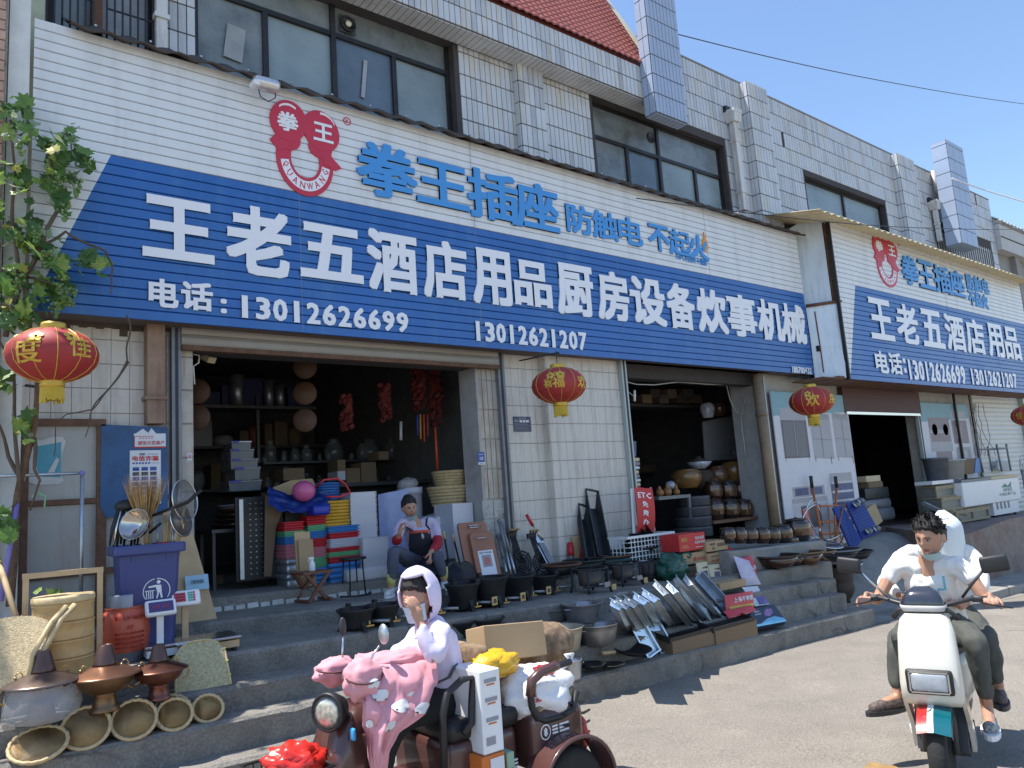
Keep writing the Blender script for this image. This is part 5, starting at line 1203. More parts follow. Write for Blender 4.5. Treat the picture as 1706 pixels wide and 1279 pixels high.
for (px,pys) in ((508,(612,655,700)),(328,(652,695))):
    for k,py in enumerate(pys):
        p_ = Yp(px,py,8.6); mb = MB(); mb.lathe([(0,0),(.09,-.008),(.13,-.02),(.14,0),(.13,.01),(0,.02)],28,0,Matrix.Translation(p_) @ Euler((R(90),0,R(-25))).to_matrix().to_4x4())
        mb.obj('wooden_disc',M('dark_wood_disc',(.1,.05,.028),.6,var=.2),label='round brown wooden disc hanging in the dark shop, number %s from the top of its string' % ('one','two','three')[k] if False else ('top','middle','lowest')[k]+' round wooden disc hanging in the %s string' % ('central' if px > 400 else 'left'),category='disc')
m_rdk = M('festive_red',(.12,.012,.01),.7,var=.4,scale=20)
for k,(px,t0_,t1_,w_) in enumerate(((697,612,680,.11),(723,612,708,.1),(640,640,700,.07),(575,660,715,.08))):
    a,b = Yp(px,t0_,8.4),Yp(px,t1_,8.4); mb = MB(); n_ = 16
    for j in range(n_*4):
        z = a.z+(b.z-a.z)*random.random(); aa = random.random()*6.28; r_ = w_*(.5+.5*random.random()); mb.box((a.x+r_*math.cos(aa)*.8,8.4+r_*math.sin(aa)*.8,z),(.05,.03,.06),rot=(random.random(),random.random(),random.random()))
    mb.obj('festive_hanging',m_rdk,label=['wide red festive hanging beside the feathery one','long feathery red festive hanging near the right jamb','small dim red hanging in the middle of the shop','dim red hanging above the glass jars'][k],category='decoration')['kind'] = 'stuff'
for k,(px,col) in enumerate(((695,(.05,.05,.3)),(700,(.45,.3,.03)),(706,(.6,.05,.02)),(712,(.3,.05,.05)))):
    a,b = Yp(px,690,8.3),Yp(px+1,726+(k % 3)*5,8.3); mb = MB(); mb.cyl(a,b,.012,n=6); mb.obj('tassel',M('tassel%d' % k,col,.6),label=['navy','yellow','bright red','dark red'][k]+' tassel hanging under the red festive decoration',category='tassel')
t_ = tool('feather_duster','feather duster with an orange red handle hanging head-up near the right jamb','duster',Yp(729,784,8.2),Yp(725,712,8.2),lambda t,T: None,M('orange_handle',(.6,.07,.02),.4),.016)
a = Yp(668,702,8.8); mb = MB(); mb.cyl(a,Yp(668,733,8.8),.02,n=8); mb.obj('light_tube',M('lamp_tube',(.7,.75,.8),.3),label='short pale tube standing upright at the back of the shop',category='tube')
mb = MB(); a = Yp(346,596,7.7); mb.box(a,(.09,.14,.06),rot=(.5,0,.4)); mb.obj('camera_box',M('cream_box',(.45,.38,.26),.6),label='small cream lamp housing under the shutter at the left jamb',category='lamp')
mb = MB(); pts = [Yp(322,590,7.6),Yp(332,592,7.6),Yp(331,604,7.6),Yp(322,610,7.6),Yp(324,640,7.6)]; mb.tube(pts,.008,5); mb.obj('cable',m_white,label='white cable looped below the left end of the shutter',category='cable')
for k,(x0,x1,y0,y1) in enumerate(((383,416,735,750),(381,421,748,766),(381,428,764,782),(388,431,778,800),(378,434,800,818))):
    a = Yp((x0+x1)/2,y1,8.7); w_ = Yp(x1,y1,8.7).x-Yp(x0,y1,8.7).x; h_ = Yp(x0,y0,8.7).z-Yp(x0,y1,8.7).z
    t = thing('storage_box',['small','second','third','fourth','lowest and widest'][k]+' clear lidded box %s the stack inside the shop' % ('topping' if k == 0 else 'in'),'box',(a.x,8.8,a.z))
    mb = MB(); mb.box((0,0,h_*.42),(w_*.92,.3,h_*.8),taper=(1.05,1.05)); mb.obj('tub',m_clearbox,t); mb = MB(); mb.box((0,0,h_*.9),(w_,.34,h_*.14)); mb.obj('lid',m_clearbox if k else m_pwhite,t); mb = MB(); mb.box((-w_*.3,-.17,h_*.88),(w_*.3,.02,h_*.2)); mb.obj('clip',m_pdblue,t)
a = Yp(400,878,8.3)
mb = MB(); mb.bx(a.x-.34,a.x+.34,8.15,8.7,a.z-.04,a.z-.005); tb_ = mb.obj('dark_table',m_dkshelf,label='low dark table carrying stacked pans inside the main shop',category='table')
for sx in (-1,1):
    for sy in (-.2,.2):
        mb = MB(); zt = a.z-.04; zf = FL(a.x); mb.box((sx*.3,sy,0),(.03,.03,zt-zf)); o = mb.obj('leg',m_dkshelf,tb_); o.location = (0,0,-(zt-zf)/2)
for k in range(5):
    mb = MB(); r_ = .26-.02*k; z = a.z+.05*k; mb.lathe([(r_*.8,z),(r_,z+.035),(r_+.02,z+.038),(r_,z+.042),(0,z+.041)],28,c=(a.x,8.4,0)); mb.obj('pan',[m_steel,m_copper,m_steel,m_copper,m_pwhite][k],label=['steel pan at the bottom of the dark-shop pile','copper pan second from the bottom of the pile','steel pan in the middle of the pile','copper pan near the top of the pile','pale pan on top of the pile by the dark table'][k],category='pan')
t = thing('tray_rack','black perforated tray rack standing in the dark left part of the shop','rack',Yp(440,965,7.9)-Vector((0,0,.0)))
mb = MB(); mb.box((0,.1,.42),(.5,.03,.84)); mb.obj('panel',m_black,t)
mb = MB(); mb.box((-.2,.07,.42),(.04,.03,.8)); mb.obj('edge',m_galv,t)
mb = MB()
for i in range(4):
    for j in range(14): mb.box((-.1+.06*i,.083,.06+.055*j),(.012,.004,.008))
mb.obj('perforation',m_galv,t)['kind'] = 'stuff'
mb = MB(); mb.box((.36,.2,.4),(.2,.3,.8)); mb.obj('side',m_black,t)
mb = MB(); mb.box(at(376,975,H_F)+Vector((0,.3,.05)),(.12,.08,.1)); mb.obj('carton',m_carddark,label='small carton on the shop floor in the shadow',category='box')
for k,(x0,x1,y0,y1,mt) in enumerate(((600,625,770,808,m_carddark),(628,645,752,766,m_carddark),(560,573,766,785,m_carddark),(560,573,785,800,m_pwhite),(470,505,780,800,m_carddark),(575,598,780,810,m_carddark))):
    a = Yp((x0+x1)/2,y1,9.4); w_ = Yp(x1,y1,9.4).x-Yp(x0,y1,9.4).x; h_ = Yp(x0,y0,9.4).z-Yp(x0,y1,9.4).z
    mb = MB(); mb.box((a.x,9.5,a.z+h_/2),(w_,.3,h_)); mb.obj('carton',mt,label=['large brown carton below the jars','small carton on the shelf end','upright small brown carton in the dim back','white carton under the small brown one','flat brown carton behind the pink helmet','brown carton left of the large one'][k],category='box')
rng = random.Random(9)
for (xa,xb,zz_,yy_,nm_) in ((1.3,5.6,2.95,12.2,'main shop'),(1.3,5.6,2.3,12.4,'main shop'),(13.9,20,2.3,11.5,'third shop'),(13.9,20,1.7,11.3,'third shop'),(13.9,20,1.15,11.1,'third shop'),(8.2,13,2.2,11.5,'jar shop')):
    mb = MB(); mb.bx(xa,xb,yy_-.2,yy_+.3,zz_-.04,zz_-.002); mb.obj('back_shelf',m_dkshelf,label='back shelf at height %.2f m in the %s' % (zz_,nm_),category='shelf')
    mb = MB(); x_ = xa+.1
    while x_ < xb-.3:
        w_ = rng.uniform(.12,.4); h_ = rng.uniform(.12,.42)
        if rng.random() < .5: mb.bx(x_,x_+w_,yy_-.15,yy_+.2,zz_,zz_+h_,rng.randrange(3))
        else: mb.lathe([(w_*.3,0),(w_*.45,h_*.3),(w_*.45,h_*.8),(w_*.25,h_),(0,h_)],12,rng.randrange(3),c=(x_+w_/2,yy_,zz_))
        x_ += w_+.04
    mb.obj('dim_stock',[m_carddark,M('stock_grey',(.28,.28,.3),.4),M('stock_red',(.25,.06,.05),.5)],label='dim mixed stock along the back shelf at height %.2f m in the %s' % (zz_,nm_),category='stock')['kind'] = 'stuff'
a0_,a1_ = Yp(440,812,9.6),Yp(720,812,9.6); mb = MB(); mb.bx(a0_.x,a1_.x,9.3,9.9,a0_.z-.05,a0_.z-.001); mb.bx(a0_.x,a1_.x,9.7,9.8,FL(5),a0_.z-.05); mb.obj('counter',m_dkshelf,label='dark counter across the back of the main shop',category='counter')
# ---------------- stacked coloured basins and tubs along the opening
def tubstack(x0,x1,ybot,seq,y,nm,lab,group,dep=.3,ribs=True):
    """seq: (material, photo top y, count of nested rims)"""
    pyb = ybot; out = []
    xa,xb = Yp(x0,ybot,y).x,Yp(x1,ybot,y).x; cx = (xa+xb)/2; w_ = xb-xa
    for i,(mt,pyt,n_,lb) in enumerate(seq):
        zb_,zt = Yp((x0+x1)/2,pyb,y).z,Yp((x0+x1)/2,pyt,y).z
        t = thing(nm,lb+' '+lab,group[0],(cx,y+dep/2,zb_),R(random.uniform(-3,3)),group[1])
        hh_ = (zt-zb_)/n_
        for k in range(n_):
            mb = MB(); ww = w_*(.93+.02*(k % 2)); z = k*hh_
            mb.rbox((0,0,z+hh_*.30),(ww*.93,dep*.93,hh_*.6),.03); mb.rbox((0,0,z+hh_*.78),(ww,dep,hh_*.42),.03)
            mb.obj('tub',mt,t)
        pyb = pyt
    return t
YT = 7.62
tubstack(476,513,980,[(m_galv,930,2,'bottom grey'),(m_ppink,906,4,'dull pink'),(m_lav,893,3,'blue'),(m_pgreen,884,2,'green'),(m_pred,868,2,'topmost red')],YT+.1,'plastic_tub','tubs in the left coloured stack',('tub','coloured tubs by the opening'),.3)
tubstack(514,550,975,[(m_lav,945,2,'bottom blue'),(m_pgreen,928,4,'lower green'),(m_ppink,911,4,'pink'),(m_pred,896,3,'middle red'),(m_lav,884,3,'upper blue'),(m_pgreen,874,2,'upper green'),(m_pred,858,2,'topmost red')],YT+.12,'plastic_tub','tubs in the middle coloured stack',('tub','coloured tubs by the opening'),.3)
tubstack(549,605,972,[(m_lav,936,2,'large bottom blue'),(m_pred,926,2,'lower red'),(m_pgreen,918,3,'green'),(m_pred,911,2,'middle red'),(m_pwhite,896,4,'whitish'),(m_pred,886,2,'upper red'),(m_lav,875,2,'topmost blue')],YT+.05,'plastic_tub','tubs in the wide right coloured stack',('tub','coloured tubs by the opening'),.4)
m_cr = M('crate_white',(.6,.6,.64),.5,var=.05)
def crates(x0,x1,ytop,ybot,y,n,dep,lab):
    a = Yp((x0+x1)/2,ybot,y); w_ = Yp(x1,ybot,y).x-Yp(x0,ybot,y).x; H_ = Yp((x0+x1)/2,ytop,y).z-a.z
    t = thing('crate_stack',lab,'crates',(a.x,y+dep/2,a.z),0)
    for k in range(n):
        mb = MB(); h_ = H_/n; j = random.uniform(-.004,.004)
        mb.box((j,0,k*h_+h_*.3),(w_*.93,dep*.95,h_*.6)); mb.box((j,0,k*h_+h_*.8),(w_,dep,h_*.4)); mb.obj('crate',m_cr,t)
    return t
crates(588,632,819,860,YT+.12,14,.3,'tall narrow column of white trays with toothed edges, back of the white pile') if False else crates(588,633,819,948,YT+.14,40,.3,'tallest column of nested white plastic trays with toothed edges')
crates(606,650,895,950,YT-.02,16,.25,'short wide column of nested white trays in front of the tallest one')
a = at(625,968,H_F); mb = MB(); mb.rbox((a.x+.05,YT+.1,a.z+.06),(.5,.3,.13),.03); mb.obj('white_tub',m_cr,label='white tub under the nested white trays',category='tub')
mb = MB(); a,b = Yp(660,960,YT+.4),Yp(660,818,YT+.4)
mb.grid(lambda u,v: (a.x-.19+.42*u,YT+.4+.08*math.sin(3*u),a.z+(b.z-a.z)*v*(.97+.05*u)),10,8); mb.obj('plastic_sheet',M('bluish_film',(.3,.36,.6),.35,var=.15),label='bluish translucent plastic sheet standing between the white trays and the woman',category='sheet')
def bucket(px,pt_,pb,w_px,y,mt,name,label,cat='bucket',n_=1,lidm=None):
    a = Yp(px,pb,y); h_ = Yp(px,pt_,y).z-a.z; r_ = (Yp(px+w_px/2,pb,y).x-Yp(px-w_px/2,pb,y).x)/2
    mb = MB(); mb.lathe([(r_*.8,0),(r_*.97,h_*.93),(r_*1.04,h_*.93),(r_*1.04,h_),(r_*.95,h_),(r_*.93,h_*.9),(r_*.78,.03),(0,.03)],28,c=(a.x,y,a.z));
    return mb.obj(name,mt,label=label,category=cat)
bucket(690,812,960,36,YT+.75,m_pwhite,'white_bin','tall off-white plastic bin behind the seated woman')
bucket(655,830,960,24,YT+.8,m_pwhite,'white_bin','second off-white bin behind the plastic sheet')
mb = MB(); p_ = Yp(680,806,YT+.7); mb.sphere(p_,(.14,.1,.08),14,8,fn=lambda v: v*(1+.35*noise.noise(v*2))); mb.obj('plastic_bag',m_plast_clear,label='crumpled clear bag on top of the white bin',category='bag')
for k,(px,t_,b_,w_,lb) in enumerate(((751,783,812,48,'upper'),(750,808,842,58,'lower'))):
    a = Yp(px,b_,YT+.45); h_ = Yp(px,t_,YT+.45).z-a.z; r_ = (Yp(px+w_/2,b_,YT+.45).x-Yp(px-w_/2,b_,YT+.45).x)/2
    t = thing('straw_basket',lb+' of two coiled straw baskets stacked by the right jamb','basket',(a.x,YT+.45,a.z))
    for j in range(6):
        mb = MB(); rr = r_*(.8+.2*j/5); mb.tube([(rr*math.cos(2*math.pi*q/24),rr*math.sin(2*math.pi*q/24),h_*(.08+.16*j)) for q in range(24)],h_*.095,6,close=True); mb.obj('coil',M('coil_straw',(.5,.38,.2),.85,var=.2,scale=30),t)
    mb = MB(); mb.lathe([(0,.01),(r_*.8,.01),(r_*.97,h_*.95)],24); mb.obj('lining',M('coil_straw',(.5,.38,.2)),t,normals=False)
t = thing('chest_freezer','white chest freezer with a sloping lid behind the seated woman','freezer',Yp(745,960,YT+.3))
mb = MB(); mb.box((-.1,.2,.30),(.62,.4,.6)); mb.obj('cabinet',m_white,t,bevel=.015); mb = MB(); mb.hexa([(-.44,-.02,.61),(.23,-.02,.61),(.23,.42,.61),(-.44,.42,.61),(-.44,-.02,.63),(.23,-.02,.78),(.23,.42,.78),(-.44,.42,.63)]); mb.obj('lid',m_white,t)
mb = MB(); mb.bx(Yp(757,900,YT).x,Yp(791,900,YT).x,YT,YT+.4,at(770,962,H_E).z,Yp(770,838,YT).z); mb.obj('cabinet',m_cr,label='plain white box cabinet standing against the right jamb',category='cabinet')
def coil(px,py,y,r_,w_,mt,lb,n_=8,ax=0):
    t = thing('hose_coil',lb,'hose',Yp(px,py,y))
    for k in range(n_):
        mb = MB(); z = -w_/2+w_*k/(n_-1); rr = r_*(1+.04*random.random()); mb.tube([(rr*math.cos(2*math.pi*q/22),rr*.7*math.sin(2*math.pi*q/22),z) for q in range(22)],w_/n_*.62,6,close=True); mb.obj('loop',mt,t)
    return t
coil(546,821,YT+.35,.12,.2,M('hose_blue',(.03,.12,.35),.35),'coil of dark blue hose below the red one')
coil(557,855,YT+.2,.15,.24,M('hose_yellow',(.6,.32,.02),.4),'coil of orange yellow hose beside the topmost red tub')
mb = MB(); c_ = Yp(548,815,YT+.2); mb.tube([(c_.x-.16,YT+.2,c_.z+.02),(c_.x-.1,YT+.1,c_.z+.1),(c_.x+.05,YT+.1,c_.z+.11),(c_.x+.17,YT+.15,c_.z+.05),(c_.x+.2,YT+.1,c_.z-.05),(c_.x+.05,YT+.05,c_.z-.09),(c_.x-.08,YT+.1,c_.z-.08)],.012,6); mb.obj('red_hose',M('hose_red',(.55,.04,.05),.4),label='loose loop of red hose over the blue coil',category='hose')
mb = MB(); mb.sphere(Yp(506,818,YT+.12),(.12,.12,.11),18,12); mb.obj('pink_ball',M('pink_ball',(.6,.12,.28),.3),label='pink ball lying on the blue tarpaulin',category='ball')
m_tarp = M('tarp_blue',(.01,.035,.2),.4,var=.3)
def tarp(u,v):
    px = 447+103*u; py = 808+(22*u+32*v+8*math.sin(u*5))*(1-.1*u); p_ = Yp(px,py,YT+.25-.22*v); return p_+Vector((0,.05*noise.noise(Vector((u*6,v*4,0))),.03*noise.noise(Vector((u*8,v*6,2)))))
mb = MB(); mb.grid(tarp,26,12); mb.obj('tarpaulin',m_tarp,label='crumpled dark blue tarpaulin draped over the coloured tubs',category='tarpaulin')
mb = MB(); mb.rbox(Yp(530,850,YT+.02),(.19,.2,.1),.03); mb.obj('blue_crate',m_pdblue,label='bright blue crate on the middle coloured stack',category='crate')
def slab(name,label,pts,y,th,mt,cat='board'):
    mb = MB(); mb.prism([(Yp(px,py,y).x,Yp(px,py,y).z) for px,py in pts],y,y+th); return mb.obj(name,mt,label=label,category=cat)
slab('cardboard_flap','dark cardboard sheet leaning left of the coloured tubs',[(442,825),(475,838),(460,880),(452,960),(440,960)],YT+.3,.01,m_carddark)
slab('cardboard_flap','crumpled brown paper behind the pink ball',[(455,812),(485,800),(520,797),(528,812),(520,830),(470,838)],YT+.5,.02,m_card)
slab('wooden_board','taller pale board standing behind the folding stool',[(490,886),(516,885),(521,975),(496,978)],YT-.10,.015,m_wood)
slab('wooden_board','shorter pale board with a small label leaning on the taller one',[(497,899),(521,898),(527,975),(501,978)],YT-.14,.015,m_card)
m_dwood = M('dark_red_wood',(.16,.06,.035),.5,var=.2,scale=10)
def xstool(px,py,lev,w_,h_,label):
    c = at(px,py,lev); t = thing('folding_stool',label,'stool',c,R(8))
    for k in range(4):
        mb = MB(); mb.box((0,-.1+.065*k,h_),(w_,.055,.022)); mb.obj('seat_slat',m_dwood,t)
    for sy in (-.12,.12):
        for s_ in (-1,1):
            mb = MB(); d = .02 if s_ > 0 else -.0; mb.hexa([(s_*w_*.36-.02,sy+d-.012,0),(s_*w_*.36+.02,sy+d-.012,0),(s_*w_*.36+.02,sy+d+.012,0),(s_*w_*.36-.02,sy+d+.012,0),(-s_*w_*.36-.02,sy+d-.012,h_-.01),(-s_*w_*.36+.02,sy+d-.012,h_-.01),(-s_*w_*.36+.02,sy+d+.012,h_-.01),(-s_*w_*.36-.02,sy+d+.012,h_-.01)]); mb.obj('leg',m_dwood,t)
    for s_ in (-1,1):
        mb = MB(); mb.box((s_*w_*.36,.01,.02),(.035,.34,.025)); mb.obj('foot_rail',m_dwood,t)
    return t
st = xstool(520,1002,H_E,.33,.28,'small dark red wooden folding stool with crossed legs')
t = thing('spray_bottle','white trigger spray bottle on the folding stool','spray bottle',st.location+Vector((.0,-.02,.293)))
mb = MB(); mb.lathe([(.028,0),(.032,.005),(.032,.07),(.02,.09),(.012,.1),(.012,.11)],16); mb.obj('bottle',m_white,t); mb = MB(); mb.box((-.008,0,.122),(.05,.02,.022)); mb.box((-.03,0,.105),(.008,.012,.03),rot=(0,.4,0)); mb.obj('trigger',m_white,t)
t = thing('round_stool','round black topped stool on a thin wire frame','stool',at(590,992,H_E))
mb = MB(); mb.lathe([(0,.36),(.135,.36),(.14,.37),(.135,.385),(0,.39)],28); mb.obj('seat',m_black,t)
for k in range(4):
    a = R(45+90*k); mb = MB(); mb.tube([(.1*math.cos(a),.1*math.sin(a),.36),(.11*math.cos(a),.11*math.sin(a),.18),(.125*math.cos(a),.125*math.sin(a),.0)],.008,6); mb.obj('leg',m_frame,t)
mb = MB(); mb.tube([(.165*math.cos(2*math.pi*k/24),.165*math.sin(2*math.pi*k/24),.012) for k in range(24)],.009,6,close=True); mb.obj('base_ring',m_frame,t)
# ================================================================ right of the opening: tools against the wall
def long_tool(name,label,cat,px0,py0,px1,py1,y0,y1,bits,r=.011,mt=m_iron):
    a,b = Yp(px0,py0,y0),Yp(px1,py1,y1); t = thing(name,label,cat,a); d = b-a
    mb = MB(); mb.cyl((0,0,0),d,r,n=8); mb.obj('handle',mt,t)
    return t,d
for k,(p0x,p0y,p1x,p1y,lb) in enumerate(((752,962,741,898,'left long black ladle with a pale wooden grip'),(772,962,757,902,'right long black ladle with a pale wooden grip'))):
    t,d = long_tool('ladle',lb,'ladle',p0x,p0y,p1x,p1y,7.15,7.33,None)
    mb = MB(); mb.cyl(d,d+Vector((-.01,.01,.09)),.016,n=8); mb.obj('grip',m_bamboo2,t)
    mb = MB(); mb.lathe([(0,.0),(.06,.01),(.1,.03),(.105,.035),(.09,.03)],20,0,Matrix.Translation((0,-.03,.07)) @ Matrix.Rotation(R(75),4,'X')); mb.obj('bowl',m_iron,t)
mb = MB(); mb.prism([(a_[0],a_[1]) for a_ in [(Yp(742,965,7.3).x,Yp(742,965,7.3).z),(Yp(762,963,7.3).x,Yp(762,963,7.3).z),(Yp(757,930,7.3).x,Yp(757,930,7.3).z),(Yp(744,930,7.3).x,Yp(744,930,7.3).z)]],7.28,7.3); mb.obj('dustpan',m_iron,label='black iron dustpan standing between the ladles',category='dustpan')
t = thing('cutting_board','two red brown cutting boards with cut-out grips leaning on the wall, with a white leaflet','cutting boards',Yp(808,963,7.1))
yb_ = t.location.y
mb = MB()
def tilt(m,x0,x1,z0,z1,y0,th,lean,r=.04):
    pts = [(x0,z0),(x1,z0),(x1,z1-r),(x1-r*.3,z1-r*.3),(x1-r,z1),(x0+r,z1),(x0+r*.3,z1-r*.3),(x0,z1-r)]
    vs = [(x,y0+lean*z,z) for x,z in pts]+[(x,y0+th+lean*z,z) for x,z in pts]; n = len(pts)
    m.add(vs,[tuple(range(n)),tuple(range(2*n-1,n-1,-1))]+[(k,k+n,(k+1) % n+n,(k+1) % n) for k in range(n)])
m_cb = M('board_redbrown',(.3,.13,.08),.55,var=.15,scale=4)
tilt(mb,-.22,.17,0,.62,0,.03,.25); mb.obj('board',m_cb,t)
mb = MB(); tilt(mb,-.12,.20,0,.50,-.045,.03,.25); mb.obj('board',m_cb,t)
for z in (.56,.585):
    mb = MB(); mb.tube([(-.1,.25*z-.02,z),(-.1,.25*z-.05,z),(.06,.25*z-.05,z),(.06,.25*z-.02,z)],.007,5); mb.obj('grip',m_steel,t)
mb = MB(); z = .44; mb.tube([(-.05,.25*z-.06,z),(-.05,.25*z-.085,z),(.1,.25*z-.085,z),(.1,.25*z-.06,z)],.007,5); mb.obj('grip',m_steel,t)
mb = MB(); lf = lambda x,z,e=0: (x,-.0475-e+.25*z,z)
mb.add([lf(-.06,.03),lf(.15,.03),lf(.15,.3),lf(-.06,.3)],[(0,1,2,3)]); mb.add([lf(-.02,.12,.001),lf(.11,.12,.001),lf(.11,.25,.001),lf(-.02,.25,.001)],[(0,1,2,3)],1); mb.add([lf(.0,.15,.002),lf(.08,.14,.002),lf(.09,.22,.002),lf(.02,.23,.002)],[(0,1,2,3)],2)
text(mb,'厨房专业砧板',lf(-.04,.265,.001),(.17,0,0),(0,.25*.022,.022),(0,-1,0),0,3,.001,1); mb.obj('leaflet',[p_w,p_grey,M('leaf_red',(.5,.15,.13),.6),p_dark],t,normals=False)
for k,(x0,y0,x1,y1) in enumerate(((846,962,830,893),(860,960,836,872),(853,962,832,868))):
    mb = MB(); a,b = Yp(x0,y0,7.1),Yp(x1,y1,7.33); m_ = a.lerp(b,.45); mb.cyl(a,m_,.014,n=8); mb.cyl(m_,b,.02,n=8,m=1); mb.sphere(b,.028,8,6,1)
    mb.obj('chrome_rod',[m_galv,m_rail],label=['left','right','middle'][k]+' of three long rods with chrome feet leaning on the dark rail',category='rod')
for k,px in enumerate((872,905)):
    c = Yp(px,958,7.2)
    t = thing('wok_ring',['left','right'][k]+' cast iron gas ring stood on edge with brass taps on its stem','gas ring',c)
    mb = MB()
    for r_ in (.135,.1,.065,.035): mb.tube([(r_*math.cos(2*math.pi*q/26),.03*0+.02*math.sin(2*math.pi*q/26),.14+r_*math.sin(2*math.pi*q/26)) for q in range(26)],.013,6,close=True)
    for a in range(4): aa = R(45+90*a); mb.tube([(0,0,.14),(.15*math.cos(aa),.0,.14+.15*math.sin(aa))],.012,5)
    mb.obj('ring',m_iron,t)
    mb = MB(); dx = -.07
    for q in range(4): mb.tube([(-.05+.024*q,0,.15),(-.05+.024*q+dx,.07,.50)],.010,6)
    mb.box((dx-.01,.07,.47),(.13,.03,.06)); mb.obj('stem',m_iron,t)
    mb = MB()
    for q in range(3): mb.tube([(dx-.05+.045*q,.05,.50),(dx-.05+.045*q,.02,.53),(dx-.04+.045*q,-.01,.535)],.011,6); mb.sphere((dx-.05+.045*q,.03,.53),.017,8,5)
    mb.obj('tap',m_brass,t)
t = thing('noodle_cutter','bright steel blade box with a thin rod and red handle leaning on the wall','tool',Yp(924,950,7.12))
mb = MB(); mb.hexa([(-.06,0,0),(.07,0,0),(.07,.03,0),(-.06,.03,0),(-.19,.17,.46),(-.04,.17,.42),(-.04,.2,.42),(-.19,.2,.46)]); mb.obj('blade',[m_steel],t); mb = MB(); mb.hexa([(-.03,-.012,.0),(.06,-.012,0),(.06,-.002,0),(-.03,-.002,0),(-.12,.115,.34),(-.035,.115,.33),(-.035,.125,.33),(-.12,.125,.34)]); mb.obj('cover',m_rail,t)
mb = MB(); mb.cyl((-.03,.13,.36),(-.12,.2,.54),.01,n=8); mb.obj('rod',m_steel,t); mb = MB(); mb.cyl((-.12,.2,.54),(-.18,.24,.68),.02,n=8); mb.obj('handle',m_pred,t)
for k,(px,t_,b_,w_,mt,lb) in enumerate(((951,905,925,9,m_pred,'short red handle standing before the white wall'),(970,885,930,9,m_pred,'taller red handle beside the black trough'),(962,893,935,14,m_wood,'pale wooden paddle between the red handles'))):
    a = Yp(px,b_,7.25); b = Yp(px-1,t_,7.3); mb = MB(); w2 = (Yp(px+w_/2,b_,7.25).x-Yp(px-w_/2,b_,7.25).x)/2
    if k < 2: mb.cyl(a,b,w2*.9,n=8); mb.cyl(a,a-Vector((0,0,.25)),.03,.04,n=6,m=1)
    else: mb.box((a+b)/2,(w2*2,.03,b.z-a.z)); mb.box(a-Vector((0,0,.1)),(w2*2.2,.02,.24),1)
    mb.obj('kitchen_tool',[mt,m_rail],label=lb,category='tool')
m_trough = M('black_trough',(.045,.05,.055),.45,metal=.5,var=.3,scale=5)
def trough(p0,p1,w0,dep,label,name='trough',mt=m_trough,holes=True,leg=True,wall=.045,cat='trough',nrm=None,handle=True):
    """open channel from p0 (low end) to p1 (high end); opening faces nrm"""
    a,b = Vector(p0),Vector(p1); d = (b-a); L_ = d.length; zz = d.normalized(); n_ = Vector(nrm or (0,-1,.2)); n_ = (n_-zz*n_.dot(zz)).normalized(); xx = n_.cross(zz).normalized()
    t = thing(name,label,cat,a); T = Matrix((( xx.x,n_.x,zz.x,0),(xx.y,n_.y,zz.y,0),(xx.z,n_.z,zz.z,0),(0,0,0,1)))
    mb = MB(); h = w0/2; k_ = .006
    prof = [(-h-.018,0),(-h,0),(-h+.012,-dep),(h-.012,-dep),(h,0),(h+.018,0)]
    vs = [(x,y,z) for z in (0,L_) for x,y in prof]+[(x,y+(-k_ if 0 < i < 5 else -k_),z) for z in (0,L_) for i,(x,y) in enumerate(prof)]
    mb.add(vs,[(i,i+1,i+7,i+6) for i in range(5)]+[(12+i,18+i,19+i,13+i) for i in range(5)]+[(0,6,18,12),(5,17,23,11)],0,T)
    mb.add([(x,y,.0) for x,y in prof[1:5]]+[(x,y,.012) for x,y in prof[1:5]],[(0,1,2,3),(4,5,6,7)],0,T); mb.add([(x,y,L_) for x,y in prof[1:5]],[(0,1,2,3)],0,T)
    mb.box((0,.004,-.006),(w0+.036,.006,.014),0,T); mb.box((0,.004,L_+.006),(w0+.036,.006,.014),0,T)
    mb.obj('channel',mt,t,normals=False)
    if holes:
        mb = MB()
        for k in range(int(L_/.09)):
            mb.box((0,-dep+.004,.06+.09*k),(.012,.003,.006),0,T)
            if k % 2: mb.box((-h*.5,-dep+.004,.06+.09*k),(.01,.003,.005),0,T)
        mb.obj('vent_slot',m_black,t)['kind'] = 'stuff'
    if handle:
        for e in (0,1):
            mb = MB(); z = -.004 if e == 0 else L_; s_ = -1 if e == 0 else 1; mb.tube([(-.035,-.02,z),(-.03,-.01,z+s_*.03),(.03,-.01,z+s_*.03),(.035,-.02,z)],.004,5,0,T); mb.obj('handle',m_steel,t)
    return t
c0 = at(990,928,H_E)
trough(Yp(985,930,7.0),Yp(972,842,7.3),.13,.09,'shorter black metal trough stood on end against the white wall')
trough(Yp(1008,925,7.0),Yp(987,817,7.3),.20,.1,'taller and wider black metal trough stood on end against the white wall',holes=False)
